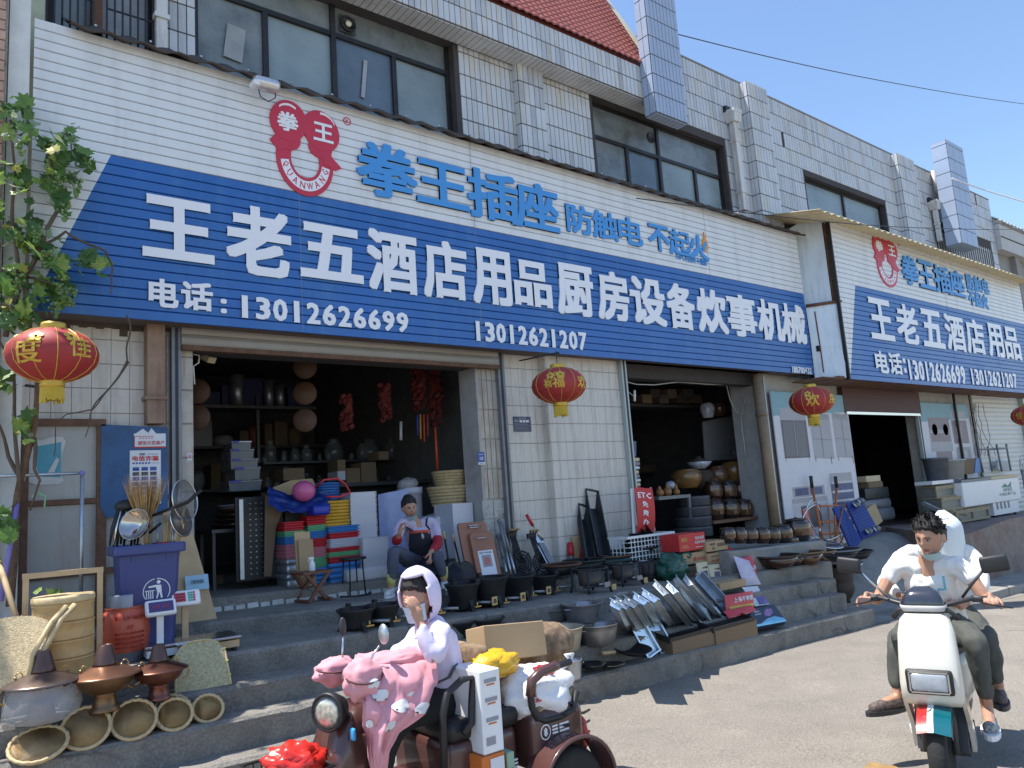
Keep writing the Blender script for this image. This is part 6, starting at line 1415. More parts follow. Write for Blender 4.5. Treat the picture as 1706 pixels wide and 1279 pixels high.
# ================================================================ stoves, pots and trays on the steps
m_alu = M('aluminium',(.3,.3,.31),.42,metal=.75,var=.15)
m_tag = M('yellow_tag',(.55,.38,.15),.5)
def stove(pt,label,r_=.17,h_=.24,tag=True,pot=True,s=1):
    t = thing('gas_stove',label,'stove',pt); t.scale = (s,s,s)
    mb = MB(); mb.lathe([(r_*.7,.02),(r_*.75,.04),(r_*.92,h_*.8),(r_*1.1,h_),(r_*1.12,h_+.012),(r_*.98,h_+.012),(r_*.8,h_*.5),(0,h_*.45)],24); mb.obj('body',m_iron,t)
    for k in range(3):
        a = R(30+120*k); mb = MB(); mb.hexa([(r_*.95*math.cos(a)-.018,r_*.95*math.sin(a)-.018,0),(r_*.95*math.cos(a)+.018,r_*.95*math.sin(a)-.018,0),(r_*.95*math.cos(a)+.018,r_*.95*math.sin(a)+.018,0),(r_*.95*math.cos(a)-.018,r_*.95*math.sin(a)+.018,0)]+[(r_*.6*math.cos(a)+dx,r_*.6*math.sin(a)+dy,h_*.6) for dx,dy in ((-.018,-.018),(.018,-.018),(.018,.018),(-.018,.018))]); mb.obj('leg',m_iron,t)
    for k in range(3 if pot else 0):
        a = R(90+120*k); mb = MB(); mb.box((r_*.95*math.cos(a),r_*.95*math.sin(a),h_+.025),(.05,.03,.035),rot=(0,0,a)); mb.obj('pot_rest',m_iron,t)
    mb = MB(); mb.cyl((r_*.6,-.06,.07),(r_*1.5,-.16,.06),.014,n=8); mb.obj('gas_pipe',m_alu,t)
    if tag:
        mb = MB(); mb.box((r_*1.55,-.17,.07),(.07,.008,.08),rot=(0,0,.15)); mb.box((r_*1.55,-.175,.07),(.035,.006,.04),1,rot=(0,0,.15)); mb.obj('price_tag',[m_tag,m_dkcop],t)
    mb = MB(); mb.box((r_*.2,-r_*1.15,.05),(.07,.03,.012)); mb.cyl((r_*.2,-r_*1.15,.04),(r_*.2,-r_*1.15,.09),.008,n=6); mb.obj('valve',m_brass,t)
    return t
stv = [(785,1019,.16,.25,1,'first black gas stove from the left at the front of the stove row'),(830,1012,.18,.28,1,'tallest black gas stove in the row, behind the first one'),(876,1000,.18,.24,1,'black gas stove with a yellow tag in the middle of the row'),(918,991,.17,.2,0,'low black stove without tag at the end of the row')]
for px,py,r_,h_,tg,lb in stv: stove(at(px,py,H_D)+Vector((0,.12,0)),lb,r_,h_,tg)
stove(at(604,1052,H_D)+Vector((0,.1,0)),'small black stove left of the woman in white, on the second highest step',.15,.17,False)
stove(at(650,1044,H_D)+Vector((0,.12,0)),'small black stove just behind the raised mirror',.15,.17,False)
stove(at(722,1030,H_D)+Vector((0,.1,0)),'black stove half hidden behind the white hood',.16,.2,False)
for k,(px,py,lb) in enumerate(((770,1062,'left of two low black burners under the stove row'),(818,1056,'right of two low black burners under the stove row'),(800,1098,'lowest dark burner just above the cardboard box'))):
    stove(at(px,py,H_C if k < 2 else H_B)+Vector((0,.08,0)),lb,.17,.13,False,False)
def pan_on_stand(px,py,r_,hs,lab,mt=m_iron,rimm=None,dep=.1):
    c = Yp(px,py,6.75 if hs else 6.9); return c
m_rimr = M('rusty_rim',(.13,.06,.035),.7,metal=.3,var=.3); m_gtub = M('dark_green_enamel',(.012,.05,.05),.35,var=.3)
def tub(px,ytop,ybot,wpx,y,mt,rim,lab,legs=0,taper=.8,cat='pan',name='iron_pan'):
    a = Yp(px,ybot,y); top = Yp(px,ytop,y).z; w_ = (Yp(px+wpx/2,ytop,y).x-Yp(px-wpx/2,ytop,y).x)/2*.86; h_ = top-a.z
    t = thing(name,lab,cat,a)
    mb = MB(); mb.lathe([(w_*taper*.6,0),(w_*taper,h_*.12),(w_*.97,h_*.96),(w_*.94,h_*.96),(w_*taper*.9,h_*.2),(0,h_*.15)],32); mb.obj('bowl',mt,t)
    mb = MB(); mb.tube([(w_*math.cos(2*math.pi*k/32),w_*math.sin(2*math.pi*k/32),h_) for k in range(32)],.014,6,close=True); mb.obj('rim',rim,t)
    if legs:
        for k in range(3):
            aa = R(-60+120*k); mb = MB(); mb.box((w_*.6*math.cos(aa),w_*.6*math.sin(aa),-legs/2+.02),(.045,.02,legs+.06),rot=(0,0,aa)); mb.obj('leg',m_rail,t)
    return t
tub(937,940,958,56,6.7,m_iron,m_rimr,'shallow iron pan with a rusty rim on three grey legs',.26,.7)
tub(974,933,955,60,6.9,m_iron,m_iron,'larger black pan behind the rusty rimmed one',.28,.75)
tub(1018,925,950,62,7.0,m_gtub,m_rimr,'dark green tub with a brown rim left of the biggest tub',.0,.9)
tub(1053,912,946,76,7.1,m_gtub,m_iron,'biggest dark green tub beside the white crate',.0,.92)
tub(1098,925,948,50,7.0,m_gtub,m_gtub,'dark teal tub behind the green sack',.0,.92)
def ring_burner(px,py,lab,y):
    c = Yp(px,py,y); t = thing('burner_stand',lab,'burner',c)
    mb = MB(); mb.tube([(.2*math.cos(2*math.pi*k/28),.2*math.sin(2*math.pi*k/28),.28) for k in range(28)],.011,6,close=True); mb.obj('top_ring',m_iron,t)
    for k in range(4):
        a = R(40+90*k); mb = MB(); mb.tube([(.2*math.cos(a),.2*math.sin(a),.28),(.2*math.cos(a),.2*math.sin(a),.1),(.23*math.cos(a),.23*math.sin(a),0)],.013,6); mb.obj('leg',m_iron,t)
    mb = MB(); mb.lathe([(.12,.1),(.125,.12),(.13,.25),(.12,.25),(.11,.14),(0,.13)],24); mb.obj('burner_pot',M('burner_brown',(.09,.07,.06),.5,metal=.4,var=.2),t)
    mb = MB(); mb.tube([(-.2,-.1,.1),(.0,-.16,.1),(.2,-.1,.1)],.012,6); mb.obj('gas_pipe',m_iron,t)
    mb = MB(); mb.box((.05,-.2,.11),(.09,.03,.05)); mb.cyl((-.06,-.2,.12),(.0,-.2,.12),.013,n=8); mb.obj('valve',[m_alu if px < 1050 else m_brass],t)
    mb = MB(); mb.box((.16,-.2,.07),(.06,.01,.06)); mb.obj('price_tag',m_tag,t)
    return t
ring_burner(1040,978,'round wire burner stand left of its twin, with a bright valve',6.5); ring_burner(1085,972,'round wire burner stand beside the green sack',6.6)
ring_burner(985,990,'dark low burner stand under the pans with a brass valve',6.3)
def basin(px,ytop,ybot,wpx,y,mt,lab,ears=True):
    a = Yp(px,ybot,y); w_ = (Yp(px+wpx/2,ytop,y).x-Yp(px-wpx/2,ytop,y).x)/2*.84; h_ = (Yp(px,ytop,y).z-a.z)
    t = thing('basin',lab,'basin',a)
    mb = MB(); mb.lathe([(w_*.7,0),(w_*.8,.02),(w_*.93,h_*.7),(w_*1.0,h_*.97),(w_*1.04,h_),(w_*1.0,h_+.004),(w_*.93,h_*.85),(w_*.78,.03),(0,.02)],36); mb.obj('bowl',mt,t)
    if ears:
        for s_ in (-1,1): mb = MB(); mb.tube([(s_*(w_*.93+.045*math.sin(math.pi*k/6)),-.05+.1*k/6,h_*.8) for k in range(7)],.008,6); mb.obj('ear',m_alu,t)
    return t
m_cream = M('cream_enamel',(.42,.37,.28),.35,metal=.2,var=.12)
yl = lambda px,py,lev: at(px,py,lev).y+.06
basin(921,1014,1036,50,yl(921,1036,H_C),M('dull_alu',(.2,.19,.18),.5,metal=.5),'dim shallow basin behind, above the cream basin',False)
basin(971,1004,1036,58,yl(971,1036,H_C),m_alu,'grey basin standing highest, left of the steel troughs')
basin(936,1044,1084,68,yl(936,1084,H_B),m_cream,'cream coloured basin half hidden behind the cardboard box')
basin(996,1038,1073,62,yl(996,1073,H_B),m_alu,'grey basin in front, beside the cream one')
basin(955,1098,1132,30,yl(955,1132,H_A),m_galv,'galvanised bucket behind the white bag')
def wok(px,py,wpx,lev,lab,handle=None,dep=.35,tilt=0):
    a = at(px,py,lev); d_ = (a.x*FW.x+a.y*FW.y); r_ = wpx/2*d_/F_PX
    t = thing('wok',lab,'wok',a)
    T = Matrix.Translation((0,0,.02)) @ Matrix.Rotation(R(tilt),4,'X')
    prof = [(0,0)]+[(r_*s_,dep*r_*s_*s_) for s_ in (.25,.5,.75,.9,1)]+[(r_*.98,dep*r_+.003)]+[(r_*s_*.97,dep*r_*s_*s_+.008) for s_ in (.75,.4,.1)]
    mb = MB(); mb.lathe(prof,32,0,T); mb.obj('pan',m_iron,t)
    if handle:
        mb = MB(); mb.cyl(Vector((-r_*.9,0,dep*r_)),Vector((-r_-.08,0,dep*r_+.03)),.009,n=6); mb.obj('stem',m_iron,t)
        mb = MB(); mb.cyl(Vector((-r_-.06,0,dep*r_+.025)),Vector((-r_-.22,-.0,dep*r_+.04)),.018,n=10); mb.obj('grip',m_wood,t)
    else:
        mb = MB(); mb.tube([(-r_,0,dep*r_),(-r_-.03,0,dep*r_+.06),(-r_+.03,0,dep*r_+.06),(-r_+.02,0,dep*r_)],.008,6); mb.obj('ear',m_iron,t)
    return t
wok(1055,1096,62,H_A+.03,'black wok with a pale wooden grip on the lowest steps',True,.4,8)
wok(1022,1114,40,H_A,'small black frying pan in front of the wooden gripped wok',False,.2)
wok(988,1120,44,H_A,'black wok with an upright ear handle on the lowest step',False,.45)
# ---------------------------------------------------------------- stainless barbecue troughs leaning down the steps
m_ss = M('trough_steel',(.66,.74,.8),.32,metal=.85,var=.12,scale=4)
m_ss2 = M('trough_steel_dark',(.3,.34,.38),.38,metal=.7,var=.25,scale=4)
tr = [((1028,1004),(1045,1045),.10,m_ss,'narrow steel rim farthest left in the fan of troughs'),
      ((1038,1002),(1062,1043),.12,m_ss2,'dark inner trough second from the left'),
      ((1052,1000),(1077,1040),.11,m_ss2,'deep shadowed trough third from the left'),
      ((1068,995),(1092,1036),.12,m_ss,'steel trough with wire handles, fourth from the left'),
      ((1084,990),(1112,1034),.14,m_ss,'steel trough with a bright rim near the middle of the fan'),
      ((1102,978),(1144,1030),.16,m_ss2,'wide grey trough reaching up behind its neighbours'),
      ((1121,978),(1159,1028),.12,m_ss,'steel trough right of the wide grey one'),
      ((1130,968),(1180,1023),.13,m_ss,'long steel trough pointing up to the cardboard boxes'),
      ((1148,966),(1199,1020),.12,m_ss,'long pale steel trough, second from the right'),
      ((1165,958),(1217,1015),.16,m_ss2,'wide dark trough at the right end of the fan')]
for k,(a_,b_,w_,mt,lb) in enumerate(tr):
    hi = at(a_[0],a_[1],H_D+.09+.01*(k % 3)); lo_ = at(b_[0],b_[1],H_B+.045+.01*(k % 2))
    trough(lo_,hi,w_*1.15,.05,lb,'barbecue_trough',mt,nrm=(-.15,-.6,.8))
for k,(a_,b_,lb) in enumerate((((1064,1042),(1090,1088),'lower left steel trough showing a row of slots'),((1087,1036),(1112,1082),'lower right steel trough beside the boxed grills'))):
    hi = at(a_[0],a_[1],H_B+.09); lo_ = at(b_[0],b_[1],H_A+.03)
    trough(lo_,hi,.15,.03,lb,'barbecue_trough',m_ss,nrm=(-.25,-.9,.5))
for k,(px,lb) in enumerate(((1035,'left'),(1062,'right'))):
    mb = MB(); a = P(px-12,1003,Y=5.9); b = P(px+8,1000,Y=5.95); mb.tube([a,a+Vector((.02,-.05,.09)),b+Vector((.02,-.05,.09)),b],.004,5); mb.obj('wire_loop',m_steel,label=lb+' thin wire handle sticking up from the steel troughs',category='wire')
def boxgrill(px0,px1,pyt,pyb,y,lb):
    a,b = P(px0,pyb,Y=y),P(px1,pyb-8,Y=y); w_ = b.x-a.x; h_ = P(px0,pyt,Y=y).z-a.z
    t = thing('boxed_grill',lb,'grill',((a.x+b.x)/2,y,min(a.z,b.z)-.0))
    mb = MB(); mb.box((0,.11,h_*.42),(w_,.24,h_*.84)); mb.obj('carton',m_carddark,t)
    mb = MB(); z = h_*.9; T = Matrix.Translation((-.03,.12,h_+.0)) @ Matrix.Rotation(R(12),4,'X')
    for d in ((0,-.13,w_,.012),(0,.13,w_,.012)): mb.box((d[0],d[1],0),(d[2],d[3],.05),0,T)
    for sx in (-1,1): mb.box((sx*w_*.495,0,0),(.012,.25,.05),0,T)
    mb.box((0,0,-.03),(w_*.98,.24,.008),0,T); mb.obj('tray',m_black,t)
    for k in range(12): mb = MB(); mb.box((-w_*.45+w_*.9*k/11,0,-.012),(.006,.24,.008),0,T,rot=(0,0,.5)); mb.obj('grill_bar',m_iron,t)
    return t
boxgrill(1120,1194,1048,1086,5.29,'black grill tray in a brown carton, left of its twin'); boxgrill(1192,1262,1032,1068,5.27,'black grill tray in a brown carton, next to the blue cooker box')
t = thing('cooker_box','black and blue cooker box leaning at the right end of the goods','box',P(1256,1042,Y=5.3))
p = [P(1256,1045,Y=5.27),P(1310,1035,Y=5.27),P(1290,1007,Y=5.45),P(1248,1015,Y=5.45)]; L0 = t.location
n_ = (p[1]-p[0]).cross(p[3]-p[0]).normalized(); bk_ = [q-n_*(-.05 if n_.y > 0 else .05)*-1 for q in p]
sgn = 1 if n_.y > 0 else -1
bk_ = [q+n_*sgn*.06 for q in p]
mb = MB(); mb.hexa([q-L0 for q in (p[0],p[1],bk_[1],bk_[0],p[3],p[2],bk_[2],bk_[3])]); mb.obj('box',M('box_navy',(.02,.03,.06),.35),t)
mb = MB()
def onp(u,v,e=.002): return p[0].lerp(p[1],u).lerp(p[3].lerp(p[2],u),v)-n_*sgn*e-L0
mb.add([onp(0,0),onp(1,0),onp(1,.2),onp(.75,.38),onp(.5,.33),onp(.25,.12),onp(0,.12)],[tuple(range(7))],0)
mb.add([onp(.45,.5,.003),onp(.6,.42,.003),onp(.78,.6,.003),onp(.8,.8,.003),onp(.6,.85,.003),onp(.48,.7,.003)],[tuple(range(6))],1)
mb.add([onp(.14,.74,.003),onp(.32,.74,.003),onp(.32,.84,.003),onp(.14,.84,.003)],[(0,1,2,3)],2); mb.add([onp(.14,.6,.003),onp(.36,.6,.003),onp(.36,.68,.003),onp(.14,.68,.003)],[(0,1,2,3)],2)
mb.obj('print',[M('box_sky',(.15,.42,.6),.4),M('box_violet',(.28,.16,.32),.5,var=.4,scale=20),p_grey],t,normals=False)
def carton(px0,px1,pyt,pyb,y,dep,mt,label,items=(),rz=0):
    a,b = P(px0,pyb,Y=y),P(px1,pyb,Y=y); w_ = b.x-a.x; h_ = P((px0+px1)/2,pyt,Y=y).z-a.z
    t = thing('carton',label,'box',((a.x+b.x)/2,y+dep/2,a.z),rz)
    mb = MB(); mb.box((0,0,h_/2),(w_,dep,h_)); mb.obj('box',mt,t,bevel=.004)
    mb = MB(); mb.box((0,0,h_+.001),(.05,dep*.98,.002)); mb.obj('tape',M('tape',(.45,.35,.2),.3),t)
    if items:
        mb = MB(); mats = []
        for it in items:
            if it[-1] not in mats: mats.append(it[-1])
            k = mats.index(it[-1])
            if it[0] == 't': text(mb,it[1],(-w_/2+it[2]*w_,-dep/2-.003,it[3]*h_),(w_*(it[4]-it[2]),0,0),(0,0,h_*(it[5]-it[3])),(0,-1,0),.01,k,.001,1)
            else: quad(mb,-w_/2+it[1]*w_,-w_/2+it[3]*w_,it[2]*h_,it[4]*h_,-dep/2-.003,k)
        mb.obj('print',mats,t,normals=False)
    return t
m_redbox = M('carton_red',(.52,.03,.03),.55,var=.05); m_gold = M('print_gold',(.6,.4,.08),.5)
carton(1133,1177,888,920,6.35,.3,m_redbox,'red printed carton on top of the left carton pile',[('t','美的',.08,.55,.3,.8,m_gold),('t','全自动锅',.6,.6,.95,.8,p_w),('t','优质不锈钢',.58,.35,.97,.52,p_w),('r',.1,.2,.35,.23,m_gold),('r',.1,.3,.3,.33,m_gold),('r',.6,.15,.9,.18,p_w)])
carton(1140,1180,920,942,6.35,.3,m_card,'brown carton directly under the red one',[('t','酱水缸',.4,.25,.9,.6,m_redbox)])
carton(1143,1180,942,965,6.35,.3,m_carddark,'dark brown carton at the foot of the left pile')
carton(1178,1214,900,920,6.3,.28,m_card,'small brown carton with black print on top of the right pile',[('t','福陶',.15,.6,.4,.82,p_dark),('t','電国内用',.5,.4,.95,.75,p_dark),('t','ら',.25,.12,.4,.5,p_dark)])
carton(1180,1213,920,941,6.3,.28,m_card,'brown carton with red characters in the middle of the right pile',[('t','小心轻放',.15,.6,.95,.85,m_rimr),('t','大火太',.15,.15,.9,.45,m_redbox)])
carton(1186,1216,941,962,6.3,.28,m_card,'lowest brown carton of the right pile',[('t','口',.75,.25,.85,.7,p_dark)])
carton(1200,1245,968,985,5.75,.25,m_card,'open flat brown carton below the white bag')
carton(1130,1150,915,935,6.6,.25,m_carddark,'dim carton behind the green sack')
t = thing('plastic_crate','white open lattice plastic crate holding black pans','crate',P(1090,950,Y=6.75)); cw = P(1131,950,Y=6.75).x-P(1053,950,Y=6.75).x; ch = P(1090,888,Y=6.75).z-t.location.z-.02; z0 = ch-.30
mb = MB()
for k in range(15): x = -cw/2+cw*k/14; mb.box((x,0,z0+.15),(.008,.008,.30))
for k in range(6): mb.box((0,0,z0+.30*k/5),(cw,.009,.010))
mb.box((0,0,ch),(cw+.02,.03,.03)); mb.obj('front_lattice',m_white,t)
mb = MB()
for s_ in (-1,1):
    for k in range(6): mb.box((s_*cw/2,.2,z0+.3*k/5),(.009,.4,.01))
    for k in range(7): mb.box((s_*cw/2,.4*k/6,z0+.15),(.008,.008,.3))
    mb.box((s_*cw/2,.2,ch),(.03,.42,.03))
mb.box((0,.4,z0+.15),(cw,.01,.3)); mb.box((0,.2,z0),(cw,.4,.01)); mb.obj('sides',m_white,t)
mb = MB(); mb.box((0,.2,z0/2),(cw*.9,.35,z0-.01)); mb.obj('carton_below',M('bb_print',(.35,.35,.4),.6),t)
mb = MB()
for k in range(5): mb.lathe([(0,0),(.12,.005),(.16,.05),(.165,.055),(.15,.05)],20,0,Matrix.Translation((-.15+.08*k,.2,z0+.12+.05*k)) @ Euler((R(20*(k-2)),R(12*k),0)).to_matrix().to_4x4())
mb.obj('pan',m_iron,t)
t = thing('etc_banner','small red and white ETC banner standing in front of the jar shop','banner',P(1076,886,Y=6.9))
z_ = P(1076,812,Y=6.9).z-t.location.z; w_ = P(1090,850,Y=6.9).x-P(1061,850,Y=6.9).x
def bn(u,v,e=0): return ((u-.5)*w_+.03*v-.01+.0,-.03*math.sin(math.pi*v)-e+.01*math.sin(u*5),v*z_+.012*math.sin(u*6))
mb = MB(); mb.grid(lambda u,v: bn(u,v),6,14,0); mb.obj('cloth',m_redbox,t)
for e_ in (0,1): mb = MB(); mb.grid(lambda u,v: (bn(e_,v)[0]+(.05*u*(1-v*.7) if e_ else -.05+.05*u),.02,v*z_),2,10); mb.obj('white_edge',p_w,t)
mb = MB()
def btxt(s,u0,u1,v0,v1):
    vs,fs,asp = glyphs(s,.02,1,1); mb.add([bn(u0+(u1-u0)*q.x,v0+(v1-v0)*q.y,.006+.001*q.z) for q in vs],fs)
btxt('ETC',.15,.85,.76,.89); btxt('免',.36,.64,.56,.69); btxt('费',.36,.64,.36,.49); btxt('办',.38,.66,.16,.29)
mb.obj('lettering',m_letter,t,normals=False)
mb = MB(); mb.cyl((.12,.06,-.02),(.0,.03,z_),.008,n=6); mb.cyl((-.1,.06,-.02),(.0,.03,z_),.008,n=6); mb.obj('stand',m_frame,t)
def blob(name,label,cat,c,r_,mt,seed=0,amp=.22,fr=2.2,parts=(),fine=.05,nu=28,nv=18,ex=None):
    t = thing(name,label,cat,c)
    mb = MB(); mb.sphere((0,0,r_[2]*.93),r_,nu,nv,fn=lambda v: Vector((v.x,v.y,max(v.z,-.93)))*(1+amp*noise.noise(v*fr+Vector((seed,0,0)))+fine*abs(noise.noise(v*9+Vector((0,seed,0)))))); mb.obj('sack' if 'sack' in name else 'body',mt,t)
    for f in parts: f(t)
    return t
m_gsack = M('green_film',(.015,.085,.06),.3,var=.35,scale=12,bump=.5,bscale=20)
blob('green_sack','crumpled dark green plastic sack in front of the white crate','sack',P(1122,970,Y=6.35),(.20,.17,.17),m_gsack,3,.3,2.5,fine=.22,nu=44,nv=28)
blob('green_sack','folded top of green plastic beside the brown cartons','sack',P(1138,935,Y=6.45),(.12,.1,.07),m_gsack,8,.4,3,fine=.25)
def bag(pts_b,pts_t,y,bulge,mt,label,name='rice_bag',cat='bag',items=None,dy=.12):
    """pillow shaped bag: bottom edge px pair, top edge px pair"""
    a,b = P(*pts_b[0],Y=y),P(*pts_b[1],Y=y); c,d = P(*pts_t[0],Y=y+dy),P(*pts_t[1],Y=y+dy); t = thing(name,label,cat,(a+b)/2)
    def f(u,v,s_,e=0):
        q = a.lerp(b,u).lerp(c.lerp(d,u),v); k = (math.sin(math.pi*u)**.6)*(math.sin(math.pi*min(.98,max(.02,v)))**.6)*bulge*(1+.25*noise.noise(Vector((u*4,v*6,s_))))
        return q+Vector((0,-s_*k-e,.0))-t.location
    mb = MB(); mb.grid(lambda u,v: f(u,v,1),12,12); mb.grid(lambda u,v: f(u,v,-1),12,12); mb.obj('bag',mt,t)
    if items:
        for i,(u0,u1,v0,v1,m_,tx) in enumerate(items):
            mb = MB()
            if tx:
                vs,fs,asp = glyphs(tx,.02,1,1); mb.add([f(u0+(u1-u0)*q.x,v0+(v1-v0)*q.y,1,.006+.001*q.z) for q in vs],fs)
            else: mb.grid(lambda u,v: f(u0+(u1-u0)*u,v0+(v1-v0)*v,1,.004),5,5)
            mb.obj('print',m_,t,normals=False)
    return t
m_lil = M('lilac_film',(.5,.47,.58),.4,var=.15,bump=.3,scale=10); m_kraft = M('kraft_cream',(.6,.5,.32),.7,var=.08); m_brt = M('bag_red',(.52,.03,.04),.35,var=.1)
bag([(1240,976),(1268,973)],[(1222,926),(1248,934)],5.85,.05,m_lil,'lilac net rice bag leaning beside the red one')
bag([(1250,978),(1268,972)],[(1232,930),(1253,925)],5.95,.05,m_brt,'red rice bag with white and yellow print behind the lilac one',items=[(.3,.8,.55,.7,p_w,'大米'),(.3,.75,.2,.4,m_gold,None)])
bag([(1214,940),(1226,938)],[(1212,910),(1222,916)],6.2,.04,m_brt,'narrow upright red bag beside the brown cartons',items=[(.2,.7,.1,.35,m_gold,None)])
for k,(x0,x1,lb) in enumerate(((1162,1180,'left'),(1182,1200,'right'))):
    bag([(x0+3,972-k*2),(x1+3,970-k*2)],[(x0-3,938+k*3),(x1-2,935+k*4)],6.1,.04,m_kraft,lb+' of two cream paper bags printed with dogs','paper_bag',items=[(.1,.9,.0,.16,p_dark,None),(.25,.7,.28,.6,M('dog_print',(.1,.09,.12),.6,var=.5,scale=30),None),(.3,.8,.7,.8,m_rimr,'犬粮')])
bag([(1210,1020),(1256,1012)],[(1207,992),(1254,984)],5.5,.02,m_brt,'red and gold carton with white characters in front of the troughs','gift_box','box',[(.25,.95,.5,.8,p_w,'上海不锈钢'),(.1,.98,.08,.3,m_gold,None)],.03)
bag([(1258,1010),(1282,1006)],[(1236,978),(1262,976)],5.6,.02,M('bag_white',(.58,.58,.62),.5,var=.05),'white bag with a blue and violet picture right of the red carton','paper_bag','bag',[(.3,.98,.05,.5,M('violet_picture',(.12,.1,.3),.5,var=.6,scale=22),None)],.15)
bag([(1215,1030),(1262,1018)],[(1205,1018),(1252,1008)],5.42,.015,m_brt,'red film wrapper hanging below the red and gold carton','wrapper','wrapper',None,.05)
m_glaze = M('brown_glaze',(.05,.022,.014),.12,var=.35,scale=4,coat=.6)
m_glaze2 = M('amber_glaze',(.10,.045,.02),.15,var=.3,scale=5,coat=.5)
m_clay = M('dark_clay',(.06,.04,.03),.75,var=.3,bump=.2)
for k,(px,pyt,pyb,w_,y,mt,lb) in enumerate(((1296,925,946,50,6.02,m_glaze,'flared dark glazed bowl nearest the left'),(1318,925,942,34,6.1,m_glaze,'second dark glazed bowl behind the first'),(1343,919,942,40,6.06,m_glaze2,'brown rimmed bowl stack in the middle'),(1366,918,940,34,6.2,m_glaze2,'amber rimmed bowl at the back'))):
    tub(px,pyt,pyb,w_,y,mt,m_clay if k < 2 else M('rim_tan',(.22,.13,.07),.6),lb+' on the right-hand steps',0,.62,'bowl','glazed_bowl')
wok(1400,940,50,H_D,'steel rimmed pan with an iron handle behind the clay stove',False,.5)
def lidd(px,py,w_,y,lb):
    c = Yp(px,py,y); r_ = (Yp(px+w_/2,py,y).x-Yp(px-w_/2,py,y).x)/2*.8
    t = thing('steel_cover',lb,'lid',c); T = Matrix.Rotation(R(14),4,'X')
    mb = MB(); mb.lathe([(r_,0),(r_,.012),(r_*.7,.03),(0,.045)],30,0,T); mb.obj('cover',M('smoked_lid',(.1,.1,.11),.1,metal=.3),t); mb = MB(); mb.tube([(r_*math.cos(2*math.pi*q/30),r_*math.sin(2*math.pi*q/30),.006) for q in range(30)],.012,6,0,T,close=True); mb.obj('rim',m_steel,t); mb = MB(); mb.cyl((0,0,.04),(0,0,.07),.02,n=10,T=T); mb.obj('knob',m_black,t)
lidd(1399,932,46,6.15,'round steel rimmed lid lying on the stacked pans'); lidd(1373,906,40,6.45,'shiny steel lid on the heap of pans behind')
tub(1385,915,935,60,6.5,m_iron,m_rail,'large grey iron pan under the steel lid',0,.7)
tub(1420,918,932,40,6.6,m_iron,m_iron,'dark pan at the right end of the pan heap',0,.7)
t = thing('clay_stove','big dark brown round clay stove on three feet at the foot of the ramp','stove',at(1401,1010,.06));
d_ = t.location.x*FW.x+t.location.y*FW.y; r_ = 25*d_/F_PX; h_ = ht(1401,942,t.location)-t.location.z
mb = MB(); mb.lathe([(r_*.45,h_*.12),(r_*.8,h_*.25),(r_*.98,h_*.42),(r_*1.0,h_*.5),(r_*.93,h_*.53),(r_*.93,h_*.66),(r_*.98,h_*.69),(r_*.93,h_*.72),(r_*.93,h_*.88),(r_*1.02,h_*.91),(r_*1.02,h_*.99),(r_*.95,h_),(r_*.8,h_*.97),(r_*.78,h_*.5),(0,h_*.4)],36); mb.obj('body',m_clay,t)
for k in range(3): a = R(-30+120*k); mb = MB(); mb.cyl((r_*.5*math.cos(a),r_*.5*math.sin(a),h_*.25),(r_*.6*math.cos(a),r_*.6*math.sin(a),0),r_*.2,r_*.12,10); mb.obj('leg',m_clay,t)
for s_ in (-1,1): mb = MB(); mb.tube([(s_*r_*(.95+.15*math.sin(math.pi*k/6)),-.1,h_*(.6+.2*k/6)) for k in range(7)],r_*.07,6); mb.obj('handle',m_clay,t)
mb = MB(); mb.lathe([(0,0),(r_*.2,.0)],16,0,Matrix.Translation((r_*.55,-r_*.83,h_*.38)) @ Euler((R(90),0,R(30))).to_matrix().to_4x4()); mb.obj('air_hole',m_black,t)
# ================================================================ the jar shop
def crock(x,y,z,r_,h_,label,mt=m_glaze,panel=True,lid=True,name='glazed_jar',par=None):
    t = thing(name,label,'jar',(x,y,z))
    mb = MB(); mb.lathe([(r_*.62,0),(r_*.7,h_*.04),(r_*.95,h_*.38),(r_,h_*.58),(r_*.9,h_*.78),(r_*.68,h_*.86),(r_*.7,h_*.89),(r_*.6,h_*.89)],26); mb.obj('body',mt,t)
    if lid: mb = MB(); mb.lathe([(r_*.72,h_*.885),(r_*.78,h_*.9),(r_*.76,h_*.93),(r_*.3,h_*.965),(r_*.12,h_*.97),(r_*.12,h_),(0,h_*1.01)],22); mb.obj('lid',m_clay,t)
    if panel:
        mb = MB()
        def pn(u,v): a = R(-90-42+84*u+ -28); rr = r_*(1.012)*(.95+.05*math.sin(v*3.0)); return (rr*math.cos(a),rr*math.sin(a),h_*(.3+.45*v))
        mb.grid(pn,8,6); mb.obj('label_panel',m_glaze2,t,normals=False)
    return t
m_blk = M('black_glaze',(.02,.016,.016),.1,coat=.7,var=.3)
rows = [
 (905,6.30,[1214,1233,1251,1271,1288],19,28,'bottom row','small'),
 (868,7.9,[1192,1217,1240,1263],25,38,'second row','middle sized'),
 (838,8.15,[1190,1214,1236,1258],23,40,'third row','squat')]
nth = ['leftmost','second','third','fourth','fifth','sixth']
for py,y,pxs,w_,h_,wd,sz in rows:
    for i,px in enumerate(pxs):
        a = Yp(px,py,y); r_ = (Yp(px+w_/2,py,y).x-Yp(px-w_/2,py,y).x)/2*.88; hh_ = Yp(px,py-h_,y).z-a.z
        crock(a.x,y,a.z,r_,hh_,'%s %s dark glazed jar with a light panel, %s from the left' % (wd,sz,nth[i]),[m_glaze,m_blk][(i+len(pxs)) % 2])
for i,px in enumerate((1188,1209,1229,1249,1268)):
    a = at(px,893,H_F); crock(a.x,a.y+.1,a.z,.115,.24,'black glazed jar in the row behind the front jars, %s from the left' % nth[i],m_blk)
